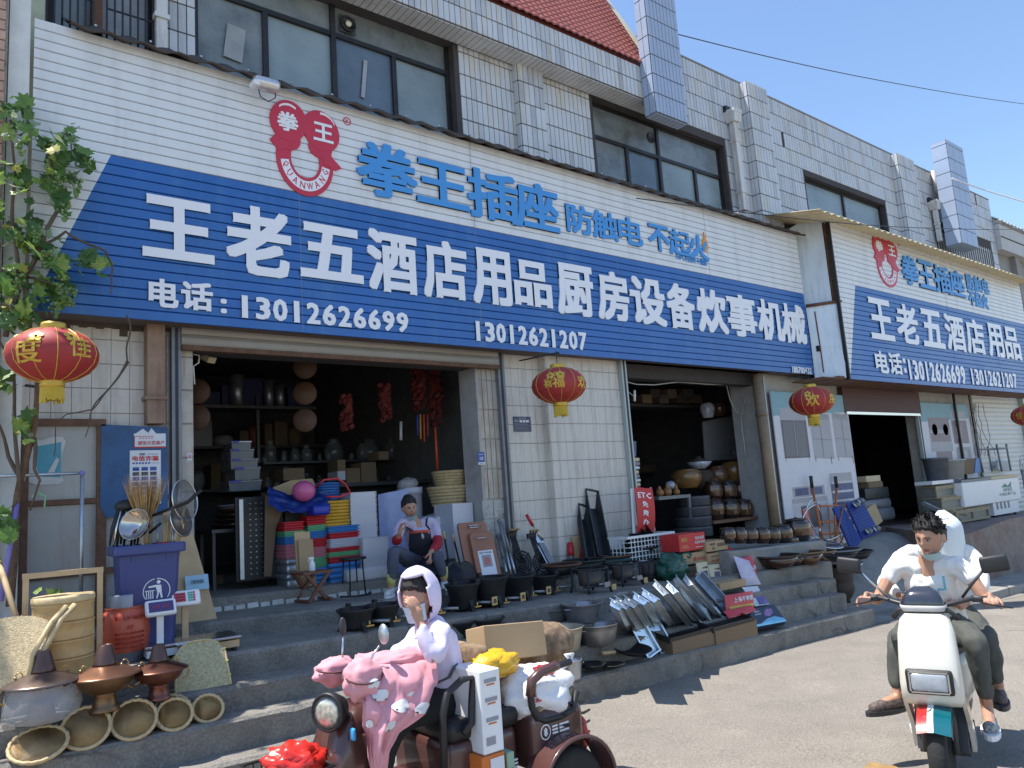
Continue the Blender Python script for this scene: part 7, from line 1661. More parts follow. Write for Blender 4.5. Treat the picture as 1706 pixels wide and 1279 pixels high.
for y,py in ((7.9,868),(8.15,838),(8.4,797)):
    a,b = Yp(1172,py,y),Yp(1275,py+3,y); mb = MB(); mb.bx(a.x,min(b.x,O2[1]-.05),y-.2,y+.4,a.z-.05,a.z-.004); mb.obj('plank',m_brownwood,label='plank carrying jars at photo height %s in the jar shop' % {868: 'low',838: 'middle',797: 'high'}[py],category='shelf')
for i,(px,py,w_,h_,lb) in enumerate(((1305,906,23,34,'front jar just right of the door rail'),(1330,903,30,42,'largest black jar with a white crescent at the right end'),(1320,912,16,22,'small jar half hidden between larger ones'))):
    a = Yp(px,py,6.45); r_ = (Yp(px+w_/2,py,6.45).x-Yp(px-w_/2,py,6.45).x)/2*.88; crock(a.x,6.45,a.z,r_,Yp(px,py-h_,6.45).z-a.z,lb,m_blk)
m_ochre = M('ochre_glaze',(.24,.13,.04),.25,coat=.4,var=.3,scale=7,dirt=(.03,.02,.02),damt=.9,dscale=7)
m_bluew = M('blue_white_china',(.55,.58,.62),.15,coat=.5,dirt=(.02,.04,.25),damt=1,dscale=16)
for px,py,y,w_,h_,mt,lb,ld in ((1146,813,8.2,36,35,m_ochre,'round ochre jar with dark flowers on the counter',False),(1226,806,8.3,32,42,m_ochre,'big black jar with a yellow dragon on the top row',False),(1198,812,8.3,26,40,m_glaze2,'brown jar with a dark face panel on the top row',False),(1172,815,8.35,28,36,m_clay,'grey clay pot under the blue and white bowl',False),(1180,696,8.6,17,27,m_bluew,'blue and white vase high on the shelf',False),(1200,692,8.6,18,22,m_glaze2,'brown pot beside the high blue and white vase',False)):
    a = Yp(px,py,y); r_ = (Yp(px+w_/2,py,y).x-Yp(px-w_/2,py,y).x)/2*.9; crock(a.x,y,a.z,r_,Yp(px,py-h_,y).z-a.z,lb,mt,False,ld)
a = Yp(1166,781,8.35); r_ = .2; mb = MB(); mb.lathe([(r_*.5,0),(r_*.8,.05),(r_*1.1,.12),(r_*1.05,.12),(r_*.5,.02),(0,.02)],28,c=(a.x,8.35,a.z)); mb.obj('china_bowl',m_bluew,label='wide blue and white china bowl on the clay pot',category='bowl')
mb = MB(); mb.lathe([(.16,0),(.17,.02),(.05,.06),(.05,.09),(0,.1)],24,c=(a.x-.02,8.35,a.z+.12)); mb.obj('clay_lid',m_clay,label='brown clay lid on the blue and white bowl',category='lid')  # the brown clay lid lying on the china bowl
a,b = Yp(1085,828,8.0),Yp(1138,824,8.0); mb = MB(); mb.bx(a.x,b.x,7.85,8.4,a.z-.05,a.z); mb.bx(b.x-.04,b.x,7.86,7.9,FL(8.4),a.z-.05); mb.obj('counter',M('counter_grey',(.2,.2,.2),.5),label='grey counter with small gourds in the jar shop',category='counter')
for k,(px,r_) in enumerate(((1099,.065),(1112,.07),(1127,.055))):
    c = Yp(px,820,8.0); c.z = a.z; t = thing('gourd',['left','middle','right, long necked'][k]+' small orange brown gourd on the grey counter','gourd',c)
    mb = MB(); mb.sphere((0,0,r_*.9),(r_,r_,r_),14,10); mb.sphere((0,0,r_*1.9),(r_*.45,r_*.45,r_*.6 if k < 2 else r_*1.5),12,8); mb.obj('body',M('gourd_skin',(.32,.15,.05),.4),t)
mb = MB(); c = Yp(1117,808,8.3); mb.sphere(c,(.09,.09,.07),12,8); mb.obj('china_pot',m_bluew,label='small blue and white pot behind the gourds',category='pot')
for k in range(4):
    py = 846+k*17-4; a = Yp(1160,py,7.95); w_ = (Yp(1178,py,7.95).x-Yp(1143,py,7.95).x)/2*(1+.06*k); mb = MB(); mb.lathe([(w_*.97,0),(w_,.01),(w_,.12),(w_*1.02,.13),(w_*.98,.15),(0,.15)],28,c=(a.x,8.0,a.z)); mb.obj('grey_tin',M('tin_grey',(.1,.1,.11),.5,metal=.3,var=.2),label='round grey tin, %s of the stack by the counter' % ['topmost','second','third','lowest'][k],category='tin')
for k in range(9):
    a = Yp(1049,822-k*7,7.75); mb = MB(); mb.rbox((a.x+.04*random.random()+.03,7.8,a.z),(.26-.02*(k > 4),.2,.055),.02,rot=(0,0,random.uniform(-.2,.2))); mb.obj('foil_packet',[m_galv,m_plast_clear,m_kraft][k % 3],label='packet %s in the pile of foil trays by the left rail' % ['at the bottom','second up','third up','fourth up','fifth up','sixth up','seventh up','eighth up','on top'][k],category='packet')
slab('blue_cabinet','small pale blue cabinet at the left inside the jar shop',[(1036,735),(1060,735),(1060,760),(1036,760)],8.3,.3,M('cab_blue',(.12,.16,.28),.5),'cabinet')
slab('leaning_board','large off-white panel leaning against the right wall of the jar shop',[(1172,702),(1232,690),(1238,765),(1176,767)],8.8,.03,M('off_white_panel',(.3,.3,.32),.7),'panel')
slab('small_frame','small dark framed picture on the white panel',[(1219,748),(1242,745),(1243,755),(1220,758)],8.0,.03,m_black,'picture')
slab('back_window','bright small window pane at the back of the jar shop',[(1156,741),(1174,740),(1176,762),(1158,762)],12.3,.02,M('bright_pane',(.6,.62,.65),.5,emit=((.7,.75,.8),.5)),'window')
slab('back_window','second narrower bright pane at the back of the jar shop',[(1139,748),(1146,747),(1147,764),(1139,765)],12.3,.02,M('bright_pane2',(.6,.62,.65),.5,emit=((.7,.68,.6),.35)),'window')
for k in range(7):
    a = Yp(1075+k*14,665-(k % 2)*9,9.2); mb = MB(); mb.box((a.x,9.3,a.z),(.25,.3,.16)); mb.obj('carton',[m_carddark,M('dim_box',(.08,.06,.05),.8),M('dim_box2',(.12,.11,.1),.8)][k % 3],label='dim carton on the high ledge of the jar shop, %s from the left' % (nth+['seventh'])[k],category='box')
mb = MB(); a,b = Yp(1040,672,9.2),Yp(1185,676,9.2); mb.bx(a.x,b.x,9.1,9.6,a.z-.06,a.z-.01); mb.obj('ledge',m_dkshelf,label='high dark ledge carrying cartons in the jar shop',category='shelf')
mb = MB(); mb.tube([Yp(1032,633,7.6),Yp(1060,640,7.6),Yp(1090,641,7.6),Yp(1130,636,7.6),Yp(1180,640,7.6),Yp(1205,640,7.6)],.009,5); mb.tube([Yp(1210,640,7.7),Yp(1216,665,7.7),Yp(1225,685,7.7),Yp(1236,690,7.7),Yp(1240,670,7.7),Yp(1247,645,7.6)],.009,5); mb.tube([Yp(1234,690,7.75),Yp(1236,715,7.75),Yp(1240,740,7.75),Yp(1242,760,7.75)],.012,5); mb.tube([Yp(1035,638,7.6),Yp(1046,652,7.6),Yp(1056,660,7.6)],.006,5)
mb.obj('cable',M('cable_white',(.45,.45,.42),.5),label='loose white cables strung under the jar shop shutter',category='cable')
mb = MB(); mb.cyl(Yp(1057,650,7.6),Yp(1057,668,7.6),.02,n=8); mb.obj('lamp_tube',m_white,label='short white lamp tube hanging at the left of the jar shop',category='lamp')
# ================================================================ right of the steps
m_orng = M('orange_paint',(.42,.13,.03),.45,var=.15)
def Q(px,py,y): return P(px,py,Y=y)
t = thing('hand_truck','orange tubular hand truck with black grips leaning on the banner','hand truck',Q(1372,905,7.0)); L0 = t.location
pt_ = [(1353,812,7.25),(1360,845,7.15),(1372,905,6.95)],[(1394,812,7.25),(1391,850,7.15),(1392,905,6.95)]
for pl_ in pt_: mb = MB(); mb.tube([Q(*q)-L0 for q in pl_],.022,8); mb.obj('side_tube',m_orng,t)
for a,b in (((1358,843,7.15),(1408,842,7.15)),((1362,870,7.08),(1395,868,7.08)),((1366,890,7.02),(1394,888,7.02))): mb = MB(); mb.cyl(Q(*a)-L0,Q(*b)-L0,.017,n=8); mb.obj('crossbar',m_orng,t)
for pl_ in pt_: mb = MB(); d = Q(*pl_[0])-L0; mb.cyl(d,d+Vector((0,.0,.2)),.03,n=10); mb.obj('grip',m_black,t)
for a,b in (((1380,845,7.15),(1384,900,7.0)),((1404,845,7.1),(1392,905,6.9)),((1396,880,7.0),(1408,920,6.8))): mb = MB(); mb.cyl(Q(*a)-L0,Q(*b)-L0,.012,n=6); mb.obj('strut',m_orng,t)
t = thing('chair_tangle','tangle of curved chrome chair frames in front of the orange hand truck','frames',Q(1368,905,6.8)); L0 = t.location
for k,(cx,cy,rx,ry,ph) in enumerate(((1365,870,28,30,1.2),(1372,880,32,20,.4),(1360,862,18,34,1.0),(1385,888,20,24,.2))):
    mb = MB(); mb.tube([Q(cx+rx*math.cos(ph+3.3*j/12),cy+ry*math.sin(ph+3.3*j/12),6.85-.02*j+.05*k)-L0 for j in range(13)],.013,7); mb.obj('bent_tube',m_steel,t)
for a,b in (((1338,850,6.9),(1360,835,6.9)),((1360,835,6.9),(1370,860,6.85)),((1340,852,6.9),(1362,892,6.8))): mb = MB(); mb.cyl(Q(*a)-L0,Q(*b)-L0,.009,n=6); mb.obj('thin_tube',m_galv,t)
slab('red_sheet','red plastic sheet among the chrome frames',[(1337,850),(1346,848),(1356,895),(1347,900)],6.95,.02,m_brt,'sheet')
def trolley(c4,lab,wheels):
    y0,y1 = 6.75,7.15
    p = [Q(c4[0][0],c4[0][1],y0),Q(c4[1][0],c4[1][1],y0),Q(c4[2][0],c4[2][1],y1),Q(c4[3][0],c4[3][1],y1)]; t = thing('platform_trolley',lab,'trolley',p[0]); L0 = t.location
    n_ = (p[1]-p[0]).cross(p[3]-p[0]).normalized(); n_ = n_ if n_.y > 0 else -n_
    mb = MB(); bk_ = [q+n_*.05 for q in p]; mb.hexa([q-L0 for q in (p[0],p[1],bk_[1],bk_[0],p[3],p[2],bk_[2],bk_[3])]); mb.obj('deck',M('trolley_blue',(.015,.035,.2),.4,var=.15),t,bevel=.01)
    def on(u,v,e): return p[0].lerp(p[1],u).lerp(p[3].lerp(p[2],u),v)-n_*e-L0
    for v in [.1+.08*k for k in range(11)]: mb = MB(); mb.tube([on(.08,v,.006),on(.92,v,.006)],.006,4); mb.obj('rib',M('trolley_rib',(.03,.05,.22),.4),t)
    for (u,v) in wheels:
        mb = MB(); c = on(u,v,.03); mb.cyl(c,c-n_*.03,.06,n=14); mb.cyl(c-n_*.03,c-n_*.05,.03,n=10); w_ = mb.obj('castor',m_galv,t); mb = MB(); mb.cyl(c-n_*.05+Vector((-.03,0,-.02)),c-n_*.05+Vector((.03,0,-.02)),.05,n=14); mb.obj('wheel',m_rail,t)
    return t
trolley([(1420,918),(1437,900),(1402,838),(1388,845)],'plain bright blue trolley deck leaning left of the one with castors',[])
trolley([(1438,898),(1466,886),(1434,828),(1410,838)],'dark blue ribbed trolley deck with four castors showing',[(.3,.12),(.75,.1),(.35,.85),(.7,.9)])
slab('plywood_sheet','tan plywood sheet leaning right of the blue trolleys',[(1453,882),(1471,868),(1458,838),(1444,848)],7.2,.02,M('tan_ply',(.4,.31,.17),.7,var=.1),'board')
for k,(px,py,w_,h_,lb,mt) in enumerate(((1470,868,52,22,'lowest dark sack in the third doorway',m_rail),(1466,848,46,18,'second dark sack in the third doorway',m_rail),(1463,830,40,18,'black wrapped parcel third from the bottom',m_trough),(1460,812,24,10,'small grey carton in the doorway pile',m_carddark),(1456,802,24,10,'pale copper coloured tin topping the doorway pile',m_kraft))):
    a = Q(px,py,7.7); ww = Q(px+w_/2,py,7.7).x-Q(px-w_/2,py,7.7).x; hh_ = Q(px,py-h_,7.7).z-a.z; mb = MB(); mb.rbox((a.x,7.9,a.z+hh_/2),(ww,.4,hh_),.08 if k < 2 else .01); mb.obj('sack' if k < 2 else 'parcel',mt,label=lb,category='sack' if k < 2 else 'parcel')
m_crw = M('crate_wood',(.36,.28,.17),.7,var=.2,scale=8)
def wcrate(px0,px1,pyt,pyb,y,lab,rz=0,dep=.4,tray=True):
    a,b = Q(px0,pyb,y),Q(px1,pyb,y); w_ = b.x-a.x; h_ = Q((px0+px1)/2,pyt,y).z-a.z; t = thing('wooden_crate',lab,'crate',((a.x+b.x)/2,y+dep/2,a.z),rz)
    e = .035
    for (x0,x1,z0,z1) in ((-w_/2,w_/2,0,e*1.4),(-w_/2,w_/2,h_-e*1.4,h_),(-w_/2,-w_/2+e*1.3,e*1.4,h_-e*1.4),(w_/2-e*1.3,w_/2,e*1.4,h_-e*1.4),(-e*.5,e*.5,e*1.4,h_-e*1.4)):
        mb = MB(); mb.bx(x0,x1,-dep/2,-dep/2+.025,z0,z1); mb.obj('slat',m_crw,t)
    mb = MB(); mb.bx(-w_/2+.01,w_/2-.01,-dep/2+.03,dep/2,.02,h_-.01); mb.obj('tray',M('dull_tin',(.22,.22,.2),.5,metal=.5,var=.2),t)
    mb = MB(); mb.bx(-w_/2,w_/2,-dep/2,dep/2,h_+.001,h_+.02); mb.obj('lid_board',m_crw,t)
    return t
wcrate(1562,1626,808,831,7.0,'top wooden crate of the stepped stack by the chest freezer'); wcrate(1572,1643,826,852,6.9,'middle wooden crate, the widest of the stepped stack'); wcrate(1596,1652,848,872,6.75,'bottom wooden crate of the stepped stack')
wcrate(1585,1618,862,888,6.7,'small tilted wooden crate at the foot of the stack',R(25),.3)
for k,(a,b) in enumerate((((1538,838,7.0),(1590,862,6.9)),((1586,852,6.8),(1608,858,6.8)),((1540,862,7.0),(1600,866,6.9)))):
    mb = MB(); mb.tube([Q(*a),Q(*b)],.05,4); mb.obj('loose_slat',[m_galv,m_crw,m_rail][k],label=['long galvanised strip','short pale slat','dark strip'][k]+' lying loose by the wooden crates',category='slat')
mb = MB(); a,b = Q(1550,812,7.05),Q(1585,804,7.05); mb.bx(a.x,b.x,7.0,7.35,b.z-.0,b.z+.07); mb.obj('white_board',m_white,label='white board lying on the top wooden crate',category='board'); mb = MB(); mb.bx(b.x+.01,b.x+.25,7.0,7.3,b.z,b.z+.08); mb.obj('blue_board',m_pdblue,label='short dark blue block beside the white board',category='board')
t = thing('chest_freezer','white chest freezer with green print at the right, on castors','freezer',Q(1668,862,6.85)); L0 = t.location
xa,xb,xc = Q(1593,800,6.95).x-L0.x,Q(1652,800,6.85).x-L0.x,Q(1697,800,6.85).x-L0.x
zt_,zm_,zb_ = Q(1670,797,6.85).z-L0.z,Q(1670,836,6.85).z-L0.z,.06
mb = MB(); mb.bx(xa,xc,0,.62,zm_,zt_); mb.obj('cabinet',m_white,t,bevel=.015); mb = MB(); mb.bx(xb-.05,xc-.15,.03,.55,zb_,zm_-.003); mb.obj('base',m_white,t)
mb = MB(); mb.bx(xa,xb-.02,.0,.6,zt_+.003,zt_+.05); mb.obj('sliding_lid',m_rail,t); mb = MB(); mb.bx(xb-.02,xc,-.01,.62,zt_+.003,zt_+.06); mb.obj('lid',m_kraft,t)
mb = MB()
for k in range(4): quad(mb,xb+.12+.22*k,xb+.22+.22*k,zb_+.12,zb_+.35,.026,0)
mb.obj('vent',m_rail,t,normals=False)
mb = MB(); mg = M('print_green',(.06,.22,.16),.5); wq = xc-xb
text(mb,'冰柜批发',(xb+.35*wq,-.003,zm_+.42*(zt_-zm_)),(.35*wq,0,0),(0,0,.09),(0,-1,0),0,0,.001,1); text(mb,'中国名牌产品',(xb+.2*wq,-.003,zm_+.25*(zt_-zm_)),(.6*wq,0,0),(0,0,.07),(0,-1,0),0,0,.001,1)
mb.add([(xb+.3*wq,-.003,zm_+.62*(zt_-zm_)),(xb+.45*wq,-.003,zm_+.78*(zt_-zm_)),(xb+.55*wq,-.003,zm_+.66*(zt_-zm_)),(xb+.7*wq,-.003,zm_+.85*(zt_-zm_)),(xb+.66*wq,-.003,zm_+.6*(zt_-zm_))],[(0,1,2,3,4)])
mb.obj('print',mg,t,normals=False)
for x_ in (xb+.1,xc-.25): mb = MB(); mb.cyl((x_-.02,.1,.03),(x_+.02,.1,.03),.03,n=10); mb.obj('castor',m_black,t)
t = thing('metal_rack','dark metal rack frame standing upside down on the chest freezer','rack',Q(1655,790,7.1)); L0 = t.location
for k,(a,b) in enumerate((((1638,787),(1629,744)),((1653,785),(1645,744)),((1669,785),(1660,740)),((1684,784),(1676,739)))): mb = MB(); mb.cyl(Q(*a,7.0+.1*(k % 2))-L0,Q(*b,7.0+.1*(k % 2))-L0,.022,n=6); mb.obj('leg',m_rail,t)
for a,b in (((1630,749),(1659,747)),((1660,747),(1677,746)),((1646,749),(1676,747))): mb = MB(); mb.cyl(Q(*a,7.05)-L0,Q(*b,7.05)-L0,.02,n=6); mb.obj('crossbar',m_rail,t)
bucket(1583,766,798,22,7.15,M('pale_bucket',(.4,.42,.42),.5),'lidded_bucket','pale grey lidded bucket below the stove banner')
slab('cardboard_sheet','tan cardboard sheet standing between the bucket and the rack',[(1600,790),(1622,789),(1625,763),(1603,766)],7.15,.02,m_carddark,'cardboard')
slab('blue_bin_part','narrow blue plastic edge behind the tan cardboard',[(1624,788),(1634,787),(1632,762),(1626,764)],7.2,.1,m_lav,'bin')
slab('pale_seat','pale grey chair back behind the rack',[(1663,782),(1684,784),(1682,768),(1662,766)],7.25,.04,M('pale_seat',(.4,.45,.47),.5),'chair')
bucket(1563,762,800,18,7.2,m_rail,'dark_bin','dark bin against the stove banner')
c = Q(1706,778,6.9); t = thing('standing_fan','round wire fan guard cut off by the right edge','fan',c)
for r_ in (.28,.2,.1): mb = MB(); mb.tube([(r_*math.cos(2*math.pi*k/28),0,r_*math.sin(2*math.pi*k/28)) for k in range(28)],.006,5,close=True); mb.obj('guard_ring',m_rail,t)
for k in range(3): a = R(120*k+20); mb = MB(); mb.add([(0,.02,0),(.2*math.cos(a-.3),.03,.2*math.sin(a-.3)),(.24*math.cos(a),.01,.24*math.sin(a)),(.2*math.cos(a+.3),0,.2*math.sin(a+.3))],[(0,1,2,3)]); mb.obj('blade',m_rail,t)
mb = MB(); mb.cyl((0,.06,-.05),(0,.06,-.9),.02); mb.obj('stand',m_rail,t)
m_stem = M('vine_stem',(.12,.085,.06),.85,var=.3)
mb = MB(); rng = random.Random(2)
for k in range(5):
    x_,y_ = 1618+k*4,672; pts = []
    for j in range(9): pts.append(Q(x_+rng.uniform(-4,4)+j*(1.0+.4*k),y_+j*11,7.3))
    mb.tube(pts,.006,4)
mb.obj('creeper',m_stem,label='thin dry creeper stems hanging on the white shutter',category='creeper')
# ================================================================ lanterns
m_lan = M('lantern_red',(.36,.03,.03),.6,var=.12,scale=4,sss=.0); m_goldp = M('gold_print',(.62,.4,.06),.4,metal=.3); m_tas = M('tassel_yellow',(.58,.42,.05),.6)
def lantern(px,py,y,label,marks,tas=True,w_=.335):
    c = P(px,py,Y=y); t = thing('lantern',label,'lantern',c,math.atan2(-c.x,c.y)*.0); a,h = w_,w_*.67
    rz = math.atan2(c.x,c.y)
    def onE(az,el,e=0):
        q = -math.pi/2-rz+az; rr = (a+e)*math.cos(el)*(1-.008*math.cos(q*16)**8); return (rr*math.cos(q),rr*math.sin(q),(h+e)*math.sin(el))
    mb = MB(); nu = 64; prof = [-78,-66,-52,-38,-24,-10,4,18,32,46,60,78]
    vs = [onE(2*math.pi*k/nu,R(d)) for d in prof for k in range(nu)]; mb.add(vs,[(j*nu+k,j*nu+(k+1) % nu,(j+1)*nu+(k+1) % nu,(j+1)*nu+k) for j in range(len(prof)-1) for k in range(nu)],0,None,True); mb.obj('shade',m_lan,t,normals=False)
    for k in range(12):
        mb = MB(); az = 2*math.pi*k/12+.1; mb.tube([onE(az,R(d),.002) for d in range(-76,77,19)],.0035,4); mb.obj('rib',m_goldp,t)
    for s_,z in ((1,h*.96),(-1,-h*.96)):
        mb = MB(); mb.lathe([(a*.26,z-s_*.01),(a*.28,z),(a*.26,z+s_*.012),(a*.28,z+s_*.024),(a*.26,z+s_*.045)],24); mb.obj('gold_ring',m_goldp,t)
    mb = MB()
    for s,az,el,sz in marks:
        vs,fs,asp = glyphs(s,.018,1,2); mb.add([onE(az+(p.x-.5)*sz/math.cos(el),el+(p.y-.5)*sz*1.35,.004+.003*p.z) for p in vs],fs)
    mb.obj('gold_character',m_goldp,t,normals=False)
    if tas:
        mb = MB(); rng = random.Random(int(px))
        for k in range(46):
            q = 2*math.pi*k/46; r_ = a*.24; L_ = a*(.42+.12*rng.random()); mb.tube([(r_*math.cos(q),r_*math.sin(q),-h*.96-.03),(r_*1.04*math.cos(q),r_*1.04*math.sin(q),-h*.96-L_)],.0055,4)
        mb.obj('tassel',m_tas,t)['kind'] = 'stuff'
    mb = MB(); mb.cyl((0,0,h),(0,0,h+.2),.005,n=5); mb.obj('cord',m_frame,t)
    return t
lantern(88,592,6.33,'big nearest red lantern with gold characters hanging by the vine at the left',[('度',-.55,-.08,.62),('佳',.62,.12,.55),('✿',-.38,.45,.3),('✿',.42,.5,.3)],w_=.30)
lantern(931,642,6.5,'red lantern with a gold fortune character hanging before the white wall',[('福',.0,-.02,.42),('喜',-.38,-.02,.34),('✿',-.3,.4,.3),('✿',.1,.42,.32),('贝',-.08,.44,.22),('欢',1.0,.0,.5)],w_=.315)
lantern(1352,668,6.25,'red lantern with one large gold character below the blue closing panels',[('欢',.05,-.05,.62),('✿',-.15,.42,.3),('度',1.1,.0,.5)],w_=.33)
lantern(1713,692,6.0,'dark red lantern cut off by the right edge of the photo',[('佳',-.5,0,.5)],False,w_=.33)
mb = MB(); mb.tube([P(175,640,Y=6.6),P(128,650,Y=6.5),P(82,647,Y=6.4)] if False else [P(43,642,Y=7.0),P(80,646,Y=6.8)],.012,5); mb.obj('bracket',m_frame,label='dark iron bracket behind the big lantern',category='bracket')
mb = MB(); c = P(931,590,Y=6.5); mb.tube([c+Vector((-.02,.7,.05)),c+Vector((0,.0,.02)),c+Vector((0,-.02,-.03))],.01,5); mb.obj('bracket',m_frame,label='small iron hook above the middle lantern',category='bracket')
# ================================================================ grape vine
m_leafs = [M('leaf_dark',(.07,.15,.035),.55,var=.25),M('leaf_mid',(.14,.26,.05),.5,var=.25),M('leaf_light',(.32,.44,.1),.5,var=.2),M('leaf_grey',(.34,.42,.25),.55,var=.15),M('leaf_yellow',(.42,.4,.08),.55,var=.15)]
m_grape = M('grape_green',(.13,.22,.06),.3,var=.2); m_bark = M('vine_bark',(.16,.1,.06),.9,var=.35,scale=20,bump=.5)
for m_ in m_leafs:
    b_ = m_.node_tree.nodes['Principled BSDF']; nt_l = m_.node_tree; tr_ = nt_l.nodes.new('ShaderNodeBsdfTranslucent'); mx_ = nt_l.nodes.new('ShaderNodeMixShader'); mx_.inputs[0].default_value = .35
    src = b_.inputs['Base Color'].links[0].from_socket; nt_l.links.new(src,tr_.inputs['Color']); o_ = [n for n in nt_l.nodes if n.type == 'OUTPUT_MATERIAL'][0]
    nt_l.links.new(b_.outputs[0],mx_.inputs[1]); nt_l.links.new(tr_.outputs[0],mx_.inputs[2]); nt_l.links.new(mx_.outputs[0],o_.inputs[0])
def leaf_pts(rng,cup=.2):
    lob = [(0,1.0),(18,.62),(38,.82),(58,.5),(80,.72),(105,.5),(135,.55),(165,.3),(180,.12)]
    out = []
    for a,r_ in lob: out.append((a,r_*rng.uniform(.92,1.06)))
    for a,r_ in reversed(lob[1:-1]): out.append((-a,r_*rng.uniform(.92,1.06)))
    vs = [(0,0,0)]+[(r_*math.sin(R(a)),r_*math.cos(R(a)),cup*(abs(math.sin(R(a)))*r_)**1.5-.25*max(0,r_*math.cos(R(a)))**2) for a,r_ in out]
    return vs,[(0,1+k,1+(k+1) % len(out)) for k in range(len(out))]
vine = thing('grape_vine','grape vine with sunlit leaves and green grapes climbing over the left end of the sign','vine',P(28,1000,Y=6.9))
V0 = vine.location; rng = random.Random(11)
leafm = []
for k in range(10):
    vs,fs = leaf_pts(rng,rng.uniform(.1,.5)); me = MB().add(vs,fs,0,None,False).mesh('leaf',[m_leafs[min(4,[0,0,1,1,1,2,2,3,0,4][k])]]); leafm.append(me)
cl = [(31,191,9,20),(31,222,10,20),(19,300,8,18),(41,294,9,18),(78,238,5,12),(106,235,6,13),(118,222,3,9),(103,263,8,15),(137,262,6,12),(150,272,3,9),(94,288,9,15),(94,312,8,14),(118,302,6,12),(106,338,6,11),(56,379,8,15),(19,397,9,18),(59,410,10,17),(78,425,9,15),(103,441,9,15),(141,436,7,13),(166,444,5,11),(28,457,9,18),(72,479,7,14),(103,482,8,14),(97,506,5,11),(31,512,9,18),(19,538,9,16),(47,522,9,15),(44,700,5,9),(38,722,4,8),(8,860,6,12),(12,890,5,10),(2,640,6,14),(-10,350,8,20),(-10,480,8,20)]
def add_leaf(c,s_,k=None):
    o = bpy.data.objects.new('leaf',leafm[rng.randrange(10) if k is None else k]); COL.objects.link(o); o.parent = vine; o.location = c-V0
    o.rotation_euler = (R(rng.uniform(15,110)),R(rng.uniform(-40,40)),R(rng.uniform(-70,70))); o.scale = (s_,)*3
for (px,py,n_,sp) in cl:
    for j in range(n_):
        y_ = rng.uniform(6.55,7.0); q = P(px+rng.gauss(0,sp*.6),py+rng.gauss(0,sp*.6),Y=y_); add_leaf(q,rng.uniform(.075,.125),rng.randrange(9))
add_leaf(P(60,420,Y=6.5),.13,5); add_leaf(P(90,250,Y=6.5),.09,9); add_leaf(P(103,235,Y=6.5),.08,7)
def stem(pts,r_,nm='stem'):
    mb = MB(); q = [P(px,py,Y=y)-V0 for px,py,y in pts]; n_ = len(q); out = []
    for i in range(n_-1):
        for k in range(4): t_ = k/4; out.append(q[i].lerp(q[i+1],t_)+Vector((noise.noise(Vector((i+t_,r_*99,0))),noise.noise(Vector((i+t_,5,r_*99))),0))*.03)
    out.append(q[-1]); rs = [r_*(1-.6*i/len(out)) for i in range(len(out))]; mb.tube(out,rs,6); mb.obj(nm,m_bark if nm == 'trunk' else m_stem,vine)
stem([(18,1010,6.95),(22,900,6.95),(36,800,6.9),(52,730,6.85),(62,660,6.8),(60,600,6.8),(50,540,6.8)],.034,'trunk')
stem([(36,800,6.9),(14,760,6.9),(-5,700,6.9)],.02); stem([(30,820,6.88),(26,700,6.8),(22,600,6.8),(-4,560,6.8)],.018); stem([(52,730,6.85),(60,780,6.8),(68,800,6.8),(50,850,6.85)],.015)
stem([(50,540,6.8),(40,460,6.8),(66,410,6.75),(95,350,6.75),(90,300,6.75),(75,240,6.8),(45,200,6.8)],.022)
stem([(66,410,6.75),(110,385,6.7),(150,408,6.7),(178,420,6.65),(187,448,6.65),(188,480,6.65),(184,490,6.65)],.012); stem([(90,300,6.75),(120,250,6.7),(124,228,6.7)],.01); stem([(10,560,6.8),(30,480,6.8),(20,380,6.8),(24,300,6.8),(18,200,6.85)],.022); stem([(40,460,6.8),(80,470,6.7),(110,480,6.7)],.01)
stem([(212,525,6.95),(216,560,6.95),(212,600,6.95),(180,650,6.95),(155,682,6.95),(110,690,6.95),(92,705,6.95),(90,760,6.95)],.009); stem([(216,602,6.95),(170,660,6.95),(150,690,6.95),(142,728,6.95)],.008)
for (px,py) in ((34,240),(95,300),(128,310),(107,350),(60,385),(100,470),(92,510),(30,470),(75,430),(118,490),(20,530),(45,545)):
    c = P(px,py,Y=6.6)-V0; mb = MB()
    for k in range(22): t_ = rng.random(); mb.sphere((c.x+rng.gauss(0,.026)*(1.2-t_),c.y+rng.gauss(0,.026)*(1.2-t_),c.z+.05-.14*t_),.0125,7,5)
    mb.obj('grape_bunch',m_grape,vine)
mb = MB()
for (px,py,n_,sp) in cl:
    for j in range(n_):
        q = P(px+rng.gauss(0,sp*.8),py+rng.gauss(0,sp*.8),Y=rng.uniform(6.6,7.02))-V0; vs,fs = leaf_pts(rng,.3); T = Matrix.Translation(q) @ Euler((R(rng.uniform(15,110)),R(rng.uniform(-40,40)),R(rng.uniform(-70,70)))).to_matrix().to_4x4() @ Matrix.Scale(rng.uniform(.03,.06),4); mb.add(vs,fs,rng.randrange(5),T)
mb.obj('small_leaves',m_leafs,vine,normals=False)['kind'] = 'stuff'
mb = MB()
for k in range(110):
    q = Vector((rng.uniform(-2.2,.55),rng.uniform(6.7,7.9),rng.uniform(3.9,6.9)))-V0
    if rng.random() < .42 and q.x+V0.x > -1.2 and False: continue
    vs,fs = leaf_pts(rng,.3); s_ = rng.uniform(.07,.13); T = Matrix.Translation(q) @ Euler((R(rng.uniform(0,60)),R(rng.uniform(-50,50)),rng.uniform(0,6.3))).to_matrix().to_4x4() @ Matrix.Scale(s_,4)
    if q.x+V0.x > -.25 and q.z+V0.z < 6.9 and q.y+V0.y > 7.0: continue
    mb.add(vs,fs,rng.randrange(4),T)
mb.obj('dapple_foliage',m_leafs[:4],vine,normals=False)['kind'] = 'stuff'  # leaves mostly out of view, added to dapple the sun on the goods
t = thing('potted_plant','small bright green leafy shoot above the bamboo steamer','plant',at(75,1010,H_E))
